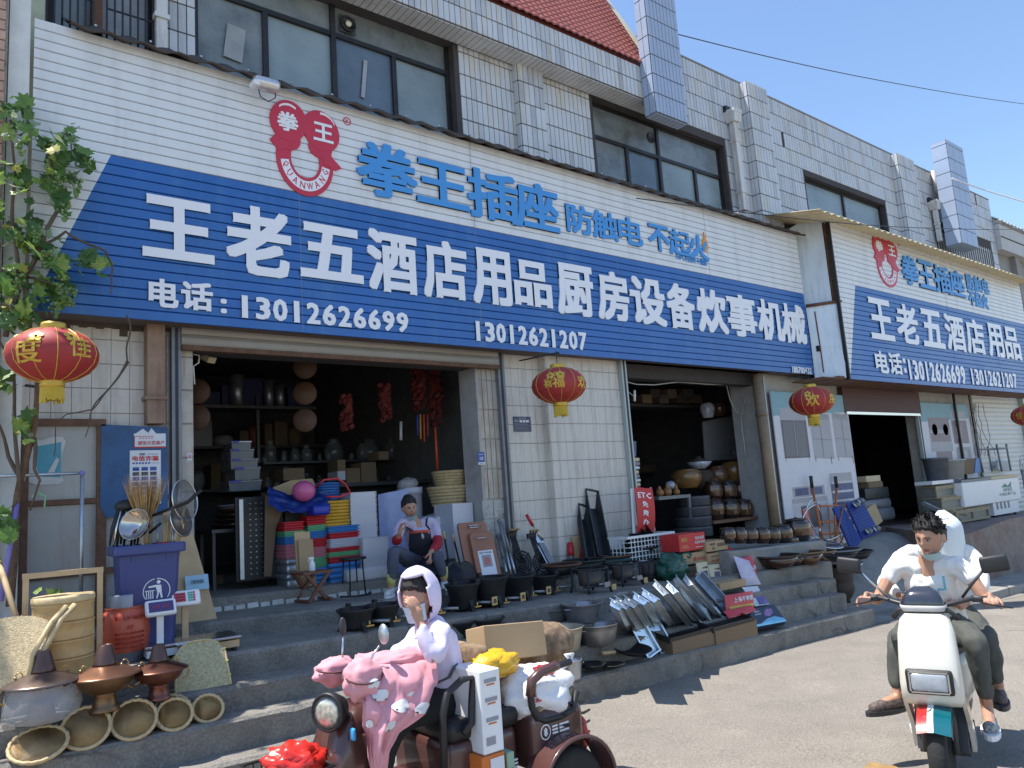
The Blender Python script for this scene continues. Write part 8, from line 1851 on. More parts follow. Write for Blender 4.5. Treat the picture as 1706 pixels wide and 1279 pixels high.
for k in range(9):
    o = bpy.data.objects.new('leaf',leafm[5 if k % 2 else 2]); COL.objects.link(o); o.parent = t; q = P(75+rng.uniform(-14,34),985+rng.uniform(-1,24),Y=6.5)-t.location; o.location = q; o.rotation_euler = (R(rng.uniform(20,80)),R(rng.uniform(-40,40)),rng.uniform(-1,1)); o.scale = (.055,)*3
mb = MB(); mb.tube([(0,0,-.1),(.02,0,.03),(.08,0,.06)],.006,5); mb.obj('stem',m_stem,t)
# ================================================================ people
def skinned(chains,sub=1):
    """chains: lists of (point, radius or (rx, ry)); each grown into a tapered limb; returns verts, faces"""
    V_,F_ = [],[]
    for ch in chains:
        me = bpy.data.meshes.new('s'); me.from_pydata([tuple(c[0]) for c in ch],[(i,i+1) for i in range(len(ch)-1)],[])
        o = bpy.data.objects.new('s',me); COL.objects.link(o); o.modifiers.new('k','SKIN'); md = o.modifiers.new('u','SUBSURF'); md.levels = md.render_levels = sub
        for i,c in enumerate(ch): me.skin_vertices[0].data[i].radius = c[1] if isinstance(c[1],tuple) else (c[1],c[1]); me.skin_vertices[0].data[i].use_root = (i == 0)
        m2 = bpy.data.meshes.new_from_object(o.evaluated_get(bpy.context.evaluated_depsgraph_get()))
        n = len(V_); V_ += [v.co.copy() for v in m2.vertices]; F_ += [[i+n for i in p.vertices] for p in m2.polygons]
        bpy.data.objects.remove(o); bpy.data.meshes.remove(me); bpy.data.meshes.remove(m2)
    return V_,F_
def fuse(mb,name,mat,parent,vox=.008,wr=0.,fr=14,smooth=4):
    """voxel-fuse everything in mb into one continuous skin, smooth it, add folds"""
    me = mb.mesh('f',mat); o = bpy.data.objects.new('f',me); COL.objects.link(o)
    md = o.modifiers.new('r','REMESH'); md.mode = 'VOXEL'; md.voxel_size = vox; md.use_smooth_shade = True
    if smooth: sm = o.modifiers.new('s','SMOOTH'); sm.iterations = smooth; sm.factor = .5
    m2 = bpy.data.meshes.new_from_object(o.evaluated_get(bpy.context.evaluated_depsgraph_get())); bpy.data.objects.remove(o); bpy.data.meshes.remove(me)
    if wr:
        for v in m2.vertices:
            p = v.co; q = Vector((p.x*fr,p.y*fr,p.z*fr*.55)); w_ = abs(noise.noise(q))*1.6-.5+.4*noise.noise(q*2.3); v.co = p+v.normal*wr*w_
    m2.name = name; m2.materials.clear(); m2.materials.append(mat)
    for p in m2.polygons: p.use_smooth = True
    r = bpy.data.objects.new(name,m2); COL.objects.link(r); r.parent = parent; return r
def frame_(c,face,up=(0,0,1)):
    y = -Vector(face).normalized(); z = Vector(up); z = (z-y*z.dot(y)).normalized(); x = y.cross(z)
    return Matrix(((x.x,y.x,z.x,c[0]),(x.y,y.y,z.y,c[1]),(x.z,y.z,z.z,c[2]),(0,0,0,1)))
def gs(x,y,cx,cy,sx,sy): return math.exp(-((x-cx)/sx)**2-((y-cy)/sy)**2)
def headmesh(mb,T):
    def fn(v):
        x,y,z = v; X_ = x*(1-.30*max(0,-z)**1.4)*(1+.03*gs(z,0,.1,0,.4,1)); Y_ = y*(1+.1*(y > 0))
        if y < .2:
            k = min(1,max(0,(.2-y)*2)); e = 0
            e += .26*gs(x,z,0,-.14,.12,.17)+.10*gs(x,z,0,.08,.10,.2)-.11*(gs(x,z,.34,.06,.2,.13)+gs(x,z,-.34,.06,.2,.13))
            e += .05*gs(x,z,0,.24,.5,.1)+.07*gs(x,z,0,-.43,.2,.05)+.06*gs(x,z,0,-.53,.17,.05)-.03*gs(x,z,0,-.48,.2,.02)+.07*gs(x,z,0,-.78,.22,.14)+.04*(gs(x,z,.5,-.2,.2,.2)+gs(x,z,-.5,-.2,.2,.2))
            Y_ -= e*k
        return Vector((X_,Y_+.10*max(0,-z)*(y > 0)*-1,z))
    mb.sphere((0,0,0),(.074,.092,.118),56,44,0,T,fn)
    for s_ in (-1,1): mb.sphere((s_*.077,.012,-.005),(.010,.02,.032),10,8,0,T)
m_skin_ = M('skin',(.44,.24,.16),.5,var=.06,scale=30,sss=.08); m_hairm = M('hair',(.012,.010,.009),.42,var=.3,scale=60,bump=.6,bscale=220); m_lip = M('lip',(.3,.09,.08),.45); m_eyem = M('eye_dark',(.015,.012,.01),.15); m_eyew = M('eye_white',(.5,.48,.45),.3)
m_mask = M('mask_blue',(.4,.58,.66),.75,var=.05)
def face_parts(t,T,closed=False):
    mb = MB()
    for s_ in (-1,1):
        mb.sphere((s_*.027,-.0765,.006),(.0125,.008,.0055),12,8,0,T); mb.sphere((s_*.027,-.082,.0055),(.0055,.004,.0045),10,6,1,T)
    mb.obj('eye',[m_eyew,m_eyem],t)
    mb = MB()
    for s_ in (-1,1): mb.tube([(s_*.012,-.0885,.021),(s_*.026,-.0875,.027),(s_*.044,-.074,.022)],[.0025,.0035,.0018],6,0,T); mb.tube([(s_*.015,-.0835,.010),(s_*.028,-.0845,.0135),(s_*.041,-.073,.0085)],.0018,5,0,T)
    mb.obj('eyebrow',m_hairm,t)
    mb = MB(); mb.tube([(-.023,-.078,-.056),(-.008,-.0905,-.052),(0,-.091,-.0535),(.008,-.0905,-.052),(.023,-.078,-.056)],[.0015,.0042,.004,.0042,.0015],8,0,T); mb.tube([(-.02,-.078,-.0575),(0,-.089,-.062),(.02,-.078,-.0575)],[.001,.0048,.001],8,0,T); mb.obj('mouth',m_lip,t)
def hair_(t,T,short=True,seed=0,bun=None):
    mb = MB()
    def fn(v):
        lim = .12+.5*max(0,-v.y)+(0 if v.y < 0 else -.9*v.y); n_ = noise.noise(v*4+Vector((seed,0,0))); k = 1.0+(.13+.1*max(0,v.z)+.09*n_+(.07*noise.noise(v*13) if short else .02*noise.noise(v*11))) if v.z > lim+.06*n_ else .93
        return v*k
    mb.sphere((0,.004,.006),(.076,.094,.118),60,44,0,T,fn)
    if short:
        rng = random.Random(seed)
        for k in range(240):
            a = rng.uniform(0,6.28); b = rng.uniform(.25,1.5); v = Vector((math.cos(b)*math.cos(a),math.cos(b)*math.sin(a),math.sin(b)))
            if v.y < -.55 and v.z < .62: continue
            p = Vector((v.x*.078,v.y*.096+.004,v.z*.121+.006)); d = (v+Vector((.35*rng.uniform(-1,1),-.35,.25))).normalized()*rng.uniform(.02,.042); mb.tube([p,p+d*.6,p+d+Vector((0,-.006,0))],[.008,.005,.001],4,0,T,caps=False)
    if bun: mb.sphere(bun,(.038,.04,.036),14,10,0,T,lambda v: v*(1+.15*noise.noise(v*3)))
    mb.obj('hair',m_hairm,t)
def hand_chains(w,d,n,curl=.5,side=1,s=1.,L=.095):
    """five finger chains: w wrist, d direction of the hand, n palm normal (fingers curl towards it)"""
    d = Vector(d).normalized(); n = Vector(n); n = (n-d*n.dot(d)).normalized(); x = d.cross(n)*side; out = []
    out.append([(w-d*.02,(.022*s,.026*s)),(w+d*.03*s,(.018*s,.034*s)),(w+d*.075*s,(.014*s,.036*s))])
    for i,(off,ln) in enumerate(((.030,.068),(.010,.078),(-.010,.073),(-.029,.057))):
        p = w+d*.06*s+x*off*s; q = w+d*.086*s+x*off*1.08*s; ch = [(p,.0095*s),(q,.0095*s)]; a = curl*.6
        for k,f in enumerate((.45,.32,.23)): dd = d*math.cos(a)+n*math.sin(a); q = q+dd*ln*f*s; ch.append((q,(.0088-.0011*k)*s)); a += curl*(1.1-.15*k)
        out.append(ch)
    p = w+d*.02*s+x*.02*s; q = w+d*.045*s+x*.045*s+n*.012*s; out.append([(p,.012*s),(q,.0115*s),(q+(d*.8+x*.3+n*.5*curl).normalized()*.032*s,.0105*s),(q+(d*.9+n*(.3+.8*curl)).normalized()*.058*s,.009*s)])
    return out
def person(t,head,face,up,neck,chest,pelvis,arms,legs,s=1.,shirt=None,trou=None,sleeve=1.,shoe=None,bare_leg=True,wr=.006,sw=.19,hoodie=False,width=1.):
    """arms: [(shoulder, elbow, wrist, hand dir, palm normal, curl, side)], legs: [(hip, knee, ankle, toe)]"""
    V = Vector; T = frame_(head,face,up) @ Matrix.Scale(s,4); mb = MB(); headmesh(mb,T)
    hb = T @ V((0,.025,-.08)); ch = [[(hb,.052*s),(neck,.05*s),(chest,(.13*s,.1*s)),((V(chest)+V(pelvis))/2,(.12*s,.09*s)),(pelvis,(.14*s,.11*s))]]
    for (sh,el,wr_,hd,pn,cu,sd) in arms: ch += [[(V(chest).lerp(V(neck),.55),.06*s),(sh,.052*s),(V(sh).lerp(V(el),.5),.045*s),(el,.038*s),(V(el).lerp(V(wr_),.35),.037*s),(wr_,(.023*s,.027*s))]]+hand_chains(V(wr_),hd,pn,cu,sd,s)
    for (hp,kn,an,toe) in legs: ch.append([(pelvis,.1*s),(hp,.08*s),(V(hp).lerp(V(kn),.5),.068*s),(kn,.053*s),(V(kn).lerp(V(an),.35),.05*s),(an,.035*s),(V(an)+(V(toe)-V(an))*.5,.036*s),(toe,.028*s)])
    v,f = skinned(ch); mb.add(v,f); fuse(mb,'body',m_skin_,t,.0062,0,smooth=3)
    face_parts(t,T)
    if shirt is not None:
        mb = MB(); nb = V(neck)*.55+V(chest)*.45; c2 = [[(nb,(.108*s,.10*s)),(V(neck)*.25+V(chest)*.75,(.155*s*width,.14*s)),(chest,(.172*s*width,.14*s)),((V(chest)+V(pelvis))/2,(.165*s*width,.13*s)),(V(pelvis)+V((0,0,.02)),(.18*s*width,.15*s)),(V(pelvis)-V((0,0,.05)),(.18*s*width,.15*s))]]
        for (sh,el,wr_,*_r) in arms:
            e = V(sh).lerp(V(el),min(1,sleeve)); c = [(V(chest).lerp(V(neck),.55),.08*s),(sh,.075*s),(V(sh).lerp(e,.5),.068*s),(e,(.062 if sleeve <= 1 else .072)*s)]
            if sleeve > 1: c += [(V(el).lerp(V(wr_),.5),.05*s),(V(el).lerp(V(wr_),.93),.036*s)]
            c2.append(c)
        v,f = skinned(c2); mb.add(v,f); fuse(mb,'shirt',shirt,t,.012,wr,11)
    if trou is not None:
        mb = MB(); c3 = []
        for (hp,kn,an,toe) in legs: c3.append([(pelvis,(.15*s,.13*s)),(hp,.105*s),(V(hp).lerp(V(kn),.5),.09*s),(kn,.076*s),(V(kn).lerp(V(an),.45),.066*s),(V(kn).lerp(V(an),.88),.05*s)])
        v,f = skinned(c3); mb.add(v,f); fuse(mb,'trousers',trou,t,.012,wr*1.1,9)
    if shoe is not None:
        for (hp,kn,an,toe) in legs:
            mb = MB(); a,b = V(an),V(toe); d = (b-a); d.z = 0; d.normalize(); bz = b.z-.03*s
            v,f = skinned([[(a-d*.04*s+V((0,0,bz-a.z+.045*s)),.043*s),(a+d*.04*s+V((0,0,bz-a.z+.045*s)),.047*s),(b-d*.02,.043*s),(b+d*.035*s,.034*s)]]); mb.add(v,f); so_ = fuse(mb,'shoe',shoe[0],t,.008,.001)
            mb = MB(); o_ = a-d*.085*s; n_ = d.cross(V((0,0,1))); pts = []
            for k in range(16): q = 2*math.pi*k/16; c_ = V((0,0,bz-.012*s))+V((a.x+b.x,a.y+b.y,0))*.5+d*.005; pts.append(c_+d*math.cos(q)*.155*s+n_*math.sin(q)*.05*s)
            mb.add(pts+[p+V((0,0,.028*s)) for p in pts],[tuple(range(15,-1,-1)),tuple(range(16,32))]+[(k,(k+1) % 16,(k+1) % 16+16,k+16) for k in range(16)]); mb.obj('sole',shoe[1],so_)
    return T
V = Vector
def mask_(t,T,low=True):
    mb = MB()
    def fn(u,v): a = R(-62+124*u); z = -.073-.055*v if low else -.012-.09*v; r_ = .084-.012*v if not low else (.085-.022*v); return (r_*math.sin(a)*.92,-r_*math.cos(a)*1.17-.014*math.sin(math.pi*u)+(.03*v if low else .0),z)
    mb.grid(fn,16,8,0,T); mb.grid(lambda u,v: tuple(V(fn(u,v))*1.02),16,8,0,T)
    for s_ in (-1,1): mb.tube([fn(0 if s_ < 0 else 1,.1),(s_*.08,-.01,-.0),(s_*.082,.015,.02)],.0018,4,0,T)
    mb.obj('face_mask',m_mask,t)
# ---------------------------------------------------------------- the shopkeeper on a low stool
m_lilt = M('tshirt_lilac',(.5,.44,.58),.8,var=.05); m_apron = M('apron_black',(.015,.017,.03),.8,var=.2); m_redsl = M('sleeve_red',(.35,.015,.03),.75,var=.12); m_jean = M('trouser_greyblue',(.075,.085,.12),.85,var=.2,scale=14); m_wshoe = M('shoe_white',(.6,.6,.6),.6); m_orb = M('binding_orange',(.6,.09,.04),.6)
pj = lambda px,py,y: P(px,py,Y=y)
feet_z = gz(4.2)+H_E
t = thing('person','woman in a black apron and red sleeves sitting in the shop doorway','person',(4.35,7.25,feet_z)); o0 = t.location
L = lambda px,py,y: pj(px,py,y)-o0
hd = L(682,846,7.22); nk = L(691,866,7.28); chs = L(695,886,7.3); pel = L(702,932,7.42)
arms = [(L(668,870,7.26),L(660,903,7.1),L(666,889,6.98),V((.1,-.2,1)),V((.6,-.8,0)),.9,1),(L(722,868,7.3),L(731,905,7.15),L(716,921,6.95),V((-.3,-.6,-.8)),V((-.6,.2,-.5)),.8,-1)]
lg = [(L(687,936,7.35),L(655,916,6.95),L(652,975,6.98),L(645,990,6.8)),(L(718,936,7.35),L(729,924,6.92),L(741,985,6.96),L(742,1000,6.75))]
lg = [(a,b,V((c.x,c.y,.09)),V((d.x,d.y,.045))) for a,b,c,d in lg]
T = person(t,hd,V((-.25,-1,-.18)),V((-.12,0,1)),nk,chs,pel,arms,lg,.98,m_lilt,m_jean,.95,(m_wshoe,m_white),wr=.009)
hair_(t,T,False,2,(.02,.085,.10)); mask_(t,T,True)
mb = MB(); v_,f_ = skinned([[(arms[0][0].lerp(arms[0][1],.75),.066),(arms[0][1],.064),(arms[0][1].lerp(arms[0][2],.8),.042)],[(arms[1][0].lerp(arms[1][1],.55),.07),(arms[1][1],.068),(arms[1][1].lerp(arms[1][2],.85),.04)]]); mb.add(v_,f_); fuse(mb,'sleeve_guard',m_redsl,t,.01,.006,20)
def apr(u,v,e=0):
    c = chs.lerp(pel,-.0+v*1.25); w_ = (.125+.05*min(1,v*2.5)); a = (u-.5)*2; return c+V((a*w_,-.145-.02*math.sin(v*3)+.09*a*a-e,.02+(-.0 if v < .8 else -.05*(v-.8)*5)))+V((0,-.12*max(0,v-.75)*4*.5,0))
mb = MB(); mb.grid(lambda u,v: apr(u,v),12,16); mb.grid(lambda u,v: apr(u,v,-.008),12,16); ap = mb.obj('apron',m_apron,t)
mb = MB(); mb.grid(lambda u,v: apr(u,v*.07,.003),10,2); mb.grid(lambda u,v: apr(.3+.6*u,.72+v*.05,.004),8,2); mb.obj('orange_trim',m_orb,ap,normals=False)
mb = MB()
for u,px in ((.08,672),(.92,710)): mb.tube([apr(u,.01,.004),L(px,874,7.17),L(px+1,864,7.24),L(px+2,862,7.32)],.012,6,flat=.4)
mb.obj('strap',m_apron,ap)
mb = MB(); mb.grid(lambda u,v: (pel+V((-.2+.42*u,-.14-.34*v,-.03-.12*v*v-.03*math.cos(u*9)+.02*math.sin(u*5)))),16,10); mb.grid(lambda u,v: (pel+V((-.19+.40*u+.02*math.sin(v*5),-.47+.06*math.sin(u*6),-.14-.30*v))),16,10); mb.obj('apron_skirt',m_apron,t)
for k,q in enumerate(lg): mb = MB(); mb.cyl(q[2]+V((0,0,.01)),q[2]+V((0,.0,.13)),.043,.045,12); mb.obj('sock',M('sock_yellow',(.55,.47,.15),.8),t)
t2 = thing('low_stool','low wooden stool under the seated shopkeeper','stool',(o0.x+pel.x,o0.y+pel.y,gz(4.4)+H_E)); sz_ = pel.z-.14
mb = MB(); mb.box((0,0,sz_),(.34,.26,.03)); mb.obj('seat',m_dwood,t2)
for sx in (-.13,.13):
    for sy in (-.09,.09): mb = MB(); mb.box((sx,sy,sz_/2-.01),(.03,.03,sz_-.02)); mb.obj('leg',m_dwood,t2)
# ---------------------------------------------------------------- white electric scooter
m_scw = M('scooter_white',(.66,.63,.55),.25,coat=.6,var=.02); m_tyre = M('tyre',(.02,.02,.02),.85,var=.2,bump=.3); m_teal = M('fender_teal',(.0,.11,.14),.25,coat=.5,metal=.2); m_fred = M('fender_red',(.4,.02,.02),.25,coat=.5); m_dgrey = M('dark_plastic',(.035,.035,.038),.45)
def wheel(t,c,r_,w_,axis='x',spokes=5,rimm=None,nm='wheel'):
    T = Matrix.Translation(c) @ (Matrix.Rotation(R(90),4,'Y') if axis == 'x' else Matrix.Rotation(R(90),4,'X'))
    mb = MB(); mb.lathe([(r_*.62,-w_*.4),(r_*.8,-w_*.5),(r_*.93,-w_*.42),(r_,-w_*.15),(r_,w_*.15),(r_*.93,w_*.42),(r_*.8,w_*.5),(r_*.62,w_*.4)],40,0,T,wob=lambda a,z: 1-.006*(math.sin(a*40) > .6)); o = mb.obj('tyre',m_tyre,t)
    mb = MB(); mb.lathe([(r_*.62,-w_*.3),(r_*.64,-w_*.38),(r_*.58,-w_*.3),(r_*.58,w_*.3),(r_*.64,w_*.38),(r_*.62,w_*.3)],32,0,T)
    for k in range(spokes): a = 2*math.pi*k/spokes; mb.tube([(r_*.1*math.cos(a),r_*.1*math.sin(a),0),(r_*.6*math.cos(a+.2),r_*.6*math.sin(a+.2),0)],[r_*.08,r_*.05],6,0,T)
    mb.cyl((0,0,-w_*.35),(0,0,w_*.35),r_*.16,T=T); mb.obj('rim',rimm or m_dgrey,t); return o
sc_ = thing('scooter','white electric scooter with a red white and teal front mudguard, ridden by two people','scooter',(4.645,2.15,gz(4.6)),R(-72))
wheel(sc_,(0,0,.235),.235,.10); wheel(sc_,(0,1.27,.235),.235,.11)
def loft(mb,secs,m=0,T=None,cap=True):
    n = len(secs[0]); mb.add([p for s_ in secs for p in s_],[(i*n+k,i*n+(k+1) % n,(i+1)*n+(k+1) % n,(i+1)*n+k) for i in range(len(secs)-1) for k in range(n)]+([tuple(range(n-1,-1,-1)),tuple(range((len(secs)-1)*n,len(secs)*n))] if cap else []),m,T,True)
def rr(cx,cy,z,hx,hy,p=4,n=28,tilt=0): return [(cx+hx*abs(math.cos(a))**(2/p)*(1 if math.cos(a) > 0 else -1),cy+hy*abs(math.sin(a))**(2/p)*(1 if math.sin(a) > 0 else -1),z+tilt*math.sin(a)) for a in [2*math.pi*k/n for k in range(n)]]
mb = MB(); loft(mb,[rr(0,.02,.50,.15,.06),rr(0,.0,.54,.158,.075),rr(0,.0,.62,.16,.085),rr(0,.03,.75,.156,.08),rr(0,.06,.88,.148,.075),rr(0,.085,.955,.13,.065),rr(0,.10,.985,.10,.045)]); mb.obj('front_shield',m_scw,sc_)
for s_ in (-1,1):
    mb = MB(); mb.prism([(-.03,.56),(.06,.56),(.13,.5),(.3,.22),(.2,.2),(.14,.36),(.02,.48)],s_*.138,s_*.160,ax='x'); mb.obj('leg_shield',m_scw,sc_)
mb = MB(); mb.rbox((0,-.075,.635),(.24,.04,.135),.03); hl = mb.obj('headlight',m_black,sc_); mb = MB(); mb.rbox((0,-.094,.637),(.185,.03,.095),.028); mb.obj('lens',M('lens_grey',(.35,.38,.42),.08,spec=.9,coat=.6,var=.25,scale=12),hl)
mb = MB()
for z in (.583,.69): mb.box((0,-.098,z),(.19,.012,.008))
for s_ in (-1,1): mb.box((s_*.098,-.098,.637),(.008,.012,.1))
mb.obj('lens_rim',m_steel,hl)
mb = MB(); ns = 22
for (x0,x1,m_) in ((-.085,-.03,0),(-.03,.0,1),(.0,.085,2)):
    vs = []
    for k in range(ns+1):
        a = R(38+112*k/ns)
        for x in (x0,x1): vs.append((x,-.0-.275*math.cos(a),.235+.275*math.sin(a)-.5*x*x*4))
    mb.add(vs,[(2*k,2*k+1,2*k+3,2*k+2) for k in range(ns)],m_,None,True)
for s_,m_ in ((-1,0),(1,2)):
    vs = []
    for k in range(ns+1):
        a = R(38+112*k/ns); vs += [(s_*.085,-.275*math.cos(a),.235+.275*math.sin(a)-.0145),(s_*.087,-.23*math.cos(a),.235+.225*math.sin(a)-.0145)]
    mb.add(vs,[(2*k,2*k+1,2*k+3,2*k+2) for k in range(ns)],m_,None,True)
fd = mb.obj('mudguard',[m_fred,m_white,m_teal],sc_,normals=False)
mb = MB(); text(mb,'MINI',(-.028,-.13,.485),(.0,.05,.0),(.022,0,.012),(0,-.5,1),.0,0,.003,1); mb.obj('mudguard_lettering',m_teal,fd,normals=False)
for s_ in (-1,1): mb = MB(); mb.tube([(s_*.075,.0,.235),(s_*.075,.05,.42),(s_*.06,.08,.52)],.018,8); mb.obj('fork',m_dgrey,sc_)
mb = MB(); mb.box((0,.42,.215),(.26,.5,.07)); mb.rbox((0,1.0,.36),(.2,.5,.22),.05); mb.box((0,.2,.45),(.26,.05,.5),rot=(R(-18),0,0)); mb.rbox((.0,1.2,.24),(.17,.3,.16),.04); mb.obj('chassis',m_dgrey,sc_)
mb = MB(); loft(mb,[rr(0,.95,.34,.12,.28),rr(0,.97,.42,.16,.40),rr(0,.98,.58,.165,.44),rr(0,.97,.66,.15,.43)]); bd = mb.obj('rear_body',m_scw,sc_)
mb = MB(); quad_ = [(-.1,0)]
mb.add([(.168,.8,.44),(.168,1.15,.52),(.168,1.15,.56),(.168,.8,.48)],[(0,1,2,3)],0); mb.lathe([(.05,0),(.058,0)],18,1,Matrix.Translation((.169,.92,.53)) @ Matrix.Rotation(R(90),4,'Y')); mb.obj('side_decal',[m_fred,p_grey],bd,normals=False)
mb = MB(); loft(mb,[rr(0,.95,.66,.14,.42),rr(0,.95,.70,.155,.44),rr(0,.95,.73,.15,.43),rr(0,.95,.745,.11,.38)]); mb.obj('saddle',m_dgrey,sc_)
mb = MB(); mb.tube([(0,.0,.5),(0,.12,.85),(0,.17,1.0)],.03,8); mb.tube([(-.36,.30,1.03),(-.25,.24,1.05),(-.12,.19,1.02),(.12,.19,1.02),(.25,.24,1.05),(.36,.30,1.03)],.014,8); mb.tube([(-.17,.14,.95),(-.13,.1,1.0),(.13,.1,1.0),(.17,.14,.95)],.016,6); mb.obj('handlebar',m_dgrey,sc_)
mb = MB(); loft(mb,[rr(0,.13,1.0,.11,.05),rr(0,.13,1.04,.12,.07),rr(0,.15,1.10,.09,.05),rr(0,.16,1.13,.04,.02)]); ins = mb.obj('instrument_hood',M('hood_black',(.03,.035,.05),.12,coat=.6),sc_)
mb = MB(); loft(mb,[rr(0,.125,.995,.115,.06),rr(0,.123,1.03,.124,.075)]); mb.obj('hood_band',M('band_silver',(.5,.5,.5),.4),ins)
for s_ in (-1,1):
    mb = MB(); mb.cyl((s_*.36,.30,1.03),(s_*.25,.24,1.05),.021,n=10); mb.obj('grip',m_black,sc_)
    mb = MB(); mb.tube([(s_*.24,.2,1.05),(s_*.34,.2,1.02),(s_*.44,.24,1.0)],[.009,.007,.009],6,flat=.6); mb.obj('brake_lever',m_dgrey,sc_)
    mb = MB(); mb.tube([(s_*.2,.2,1.06),(s_*.27,.16,1.15),(s_*.33,.16,1.22)],.008,6); mr_ = mb.obj('mirror_stalk',m_steel if s_ < 0 else m_dgrey,sc_)
    mb = MB(); mb.rbox((s_*.39,.16,1.255),(.145,.035,.092),.035,rot=(0,s_*-.12,s_*.15)); mb.obj('mirror',m_black,mr_)
mb = MB(); mb.tube([(.22,1.15,.22),(.25,1.4,.2),(.25,1.5,.28),(.24,1.45,.36)],.02,8); mb.obj('guard_tube',m_black,sc_)
mb = MB(); mb.sphere((.19,.62,.78),(.04,.1,.06),12,8); mb.obj('rear_lamp',M('lamp_pale',(.55,.58,.6),.15,coat=.5),sc_)
def rider(label,hd,fc,up,nk,chs,pel,arms,lg,s,shirt,tro,sl,shoe,**k):
    t = thing('person',label,'person',sc_.location,R(-72)); T = person(t,V(hd),V(fc),V(up),V(nk),V(chs),V(pel),[tuple(V(q) if isinstance(q,tuple) else q for q in a) for a in arms],[tuple(V(q) for q in l_) for l_ in lg],s,shirt,tro,sl,shoe,**k); return t,T
m_tee = M('tshirt_white',(.74,.73,.70),.85,var=.04); m_grt = M('trouser_grey',(.075,.08,.072),.85,var=.15,scale=12); m_zeb = M('zebra_shoe',(.3,.3,.29),.7,var=.9,scale=55)
t,T = rider('man in a white T-shirt with mask under his chin driving the white scooter',(.045,.55,1.385),(-.42,-1,-.28),(0,-.12,1),(0,.60,1.27),(0,.66,1.08),(0,.78,.82),
   [((-.19,.62,1.20),(-.31,.50,.99),(-.33,.33,1.05),(-.1,-1,-.05),(0,-.2,-1),1.5,-1),((.19,.62,1.20),(.31,.55,.98),(.33,.34,1.05),(.1,-1,-.05),(0,-.2,-1),1.5,1)],
   [((-.1,.74,.80),(-.17,.36,.80),(-.15,.50,.36),(-.15,.36,.285)),((.1,.74,.80),(.22,.38,.78),(.22,.52,.36),(.23,.36,.285))],1.04,m_tee,m_grt,.55,(m_zeb,m_white),wr=.014)
hair_(t,T,True,4); mask_(t,T,True)
mb = MB(); mb.add([(.05,.505,1.06),(.1,.51,1.06),(.1,.5,1.15),(.085,.5,1.15),(.085,.508,1.075),(.05,.503,1.075)],[tuple(range(6))]); mb.v = [(a,b-.02,c) for a,b,c in mb.v]; mb.obj('chest_print',M('print_teal',(.1,.3,.4),.7),t,normals=False)
t,T = rider('passenger in white under a pale sun hood holding the driver from behind',(.10,.93,1.39),(-.3,-1,-.1),(0,0,1),(.08,.98,1.27),(.06,1.02,1.10),(.03,1.08,.86),
   [((-.15,.98,1.26),(-.30,.82,1.06),(-.18,.62,1.0),(.5,-1,0),(0,0,1),.8,-1),((.23,.98,1.26),(.28,.84,1.04),(.17,.66,.95),(-.5,-1,0),(0,0,1),.8,1)],
   [((-.1,1.05,.84),(-.25,.62,.70),(-.27,.55,.38),(-.40,.40,.34)),((.13,1.05,.84),(.26,.8,.72),(.27,.98,.36),(.28,.84,.33))],1.0,m_tee,m_grt,1.5,(M('checked_shoe',(.12,.09,.08),.7,var=.8,scale=40),m_dgrey),wr=.014)
mask_(t,T,False)
m_hood = M('sun_hood',(.68,.74,.76),.7,var=.04)
mb = MB()
def hd_(u,v): a = R(-205+230*u+77.5); r_ = 1+.05*math.sin(v*5); z = .14-.36*v; w_ = math.sin(min(1,v*2.6+.12)*math.pi/2); return (.098*w_*r_*math.cos(a+0),.02+.116*w_*r_*math.sin(a)-.02*(1-v),z)
mb.grid(lambda u,v: hd_(u,v),26,16,0,T); mb.grid(lambda u,v: tuple(V(hd_(u,v))*1.03),26,16,0,T); mb.tube([(-.075,-.09,.10),(-.04,-.125,.105),(0,-.138,.105),(.04,-.125,.105),(.075,-.09,.10)],[.008,.018,.02,.018,.008],8,0,T,flat=.5); mb.obj('sun_hood',m_hood,t)
# ================================================================ loaded electric tricycle with its rider
m_tb = M('tricycle_brown',(.085,.035,.03),.3,coat=.5,var=.1); m_pat = M('patterned_cloth',(.2,.13,.08),.85,var=.5,scale=22,dirt=(.42,.34,.2),damt=.8,dscale=16); m_pink = M('pink_quilt',(.68,.31,.35),.75,var=.12,scale=4); m_jack = M('jacket_lilac',(.66,.6,.76),.75,var=.04)
tc_ = thing('electric_tricycle','dark brown electric tricycle with padded seats, loaded with cartons and bags','tricycle',(2.3,3.7,gz(2.3))); g0 = gz(2.3)
def tp(mb,name,mats,par=None,**k): return lo(mb,name,mats,par or tc_,tc_,**k)
wheel(tc_,(-.85,0,.22),.22,.09,'y'); wheel(tc_,(.58,-.40,.21),.21,.1,'y',8,m_galv); wheel(tc_,(.58,.40,.21),.21,.1,'y',8,m_galv)
for y in (-.4,.4):
    mb = MB(); vs = []
    for k in range(19):
        a = R(180*k/18)
        for w_ in (-.085,.085): vs.append((.58+.26*math.cos(a),y+w_,.22+.26*math.sin(a)))
    mb.add(vs,[(2*k,2*k+1,2*k+3,2*k+2) for k in range(18)],0,None,True)
    mb.tube([(.58+.26*math.cos(R(10*k)),y-.085,.22+.26*math.sin(R(10*k))) for k in range(19)],.012,6); mb.obj('mudguard',m_tb,tc_)
mb = MB(); loft(mb,[rr(-.62,0,.36,.13,.16),rr(-.56,0,.55,.12,.17),rr(-.50,0,.74,.10,.15),rr(-.46,0,.80,.08,.12)]); mb.obj('front_column',m_tb,tc_)
mb = MB(); mb.box((-.35,0,.33),(.62,.46,.07)); mb.box((-.45,0,.5),(.04,.4,.4),rot=(0,R(-12),0)); mb.obj('footboard',m_tb,tc_)
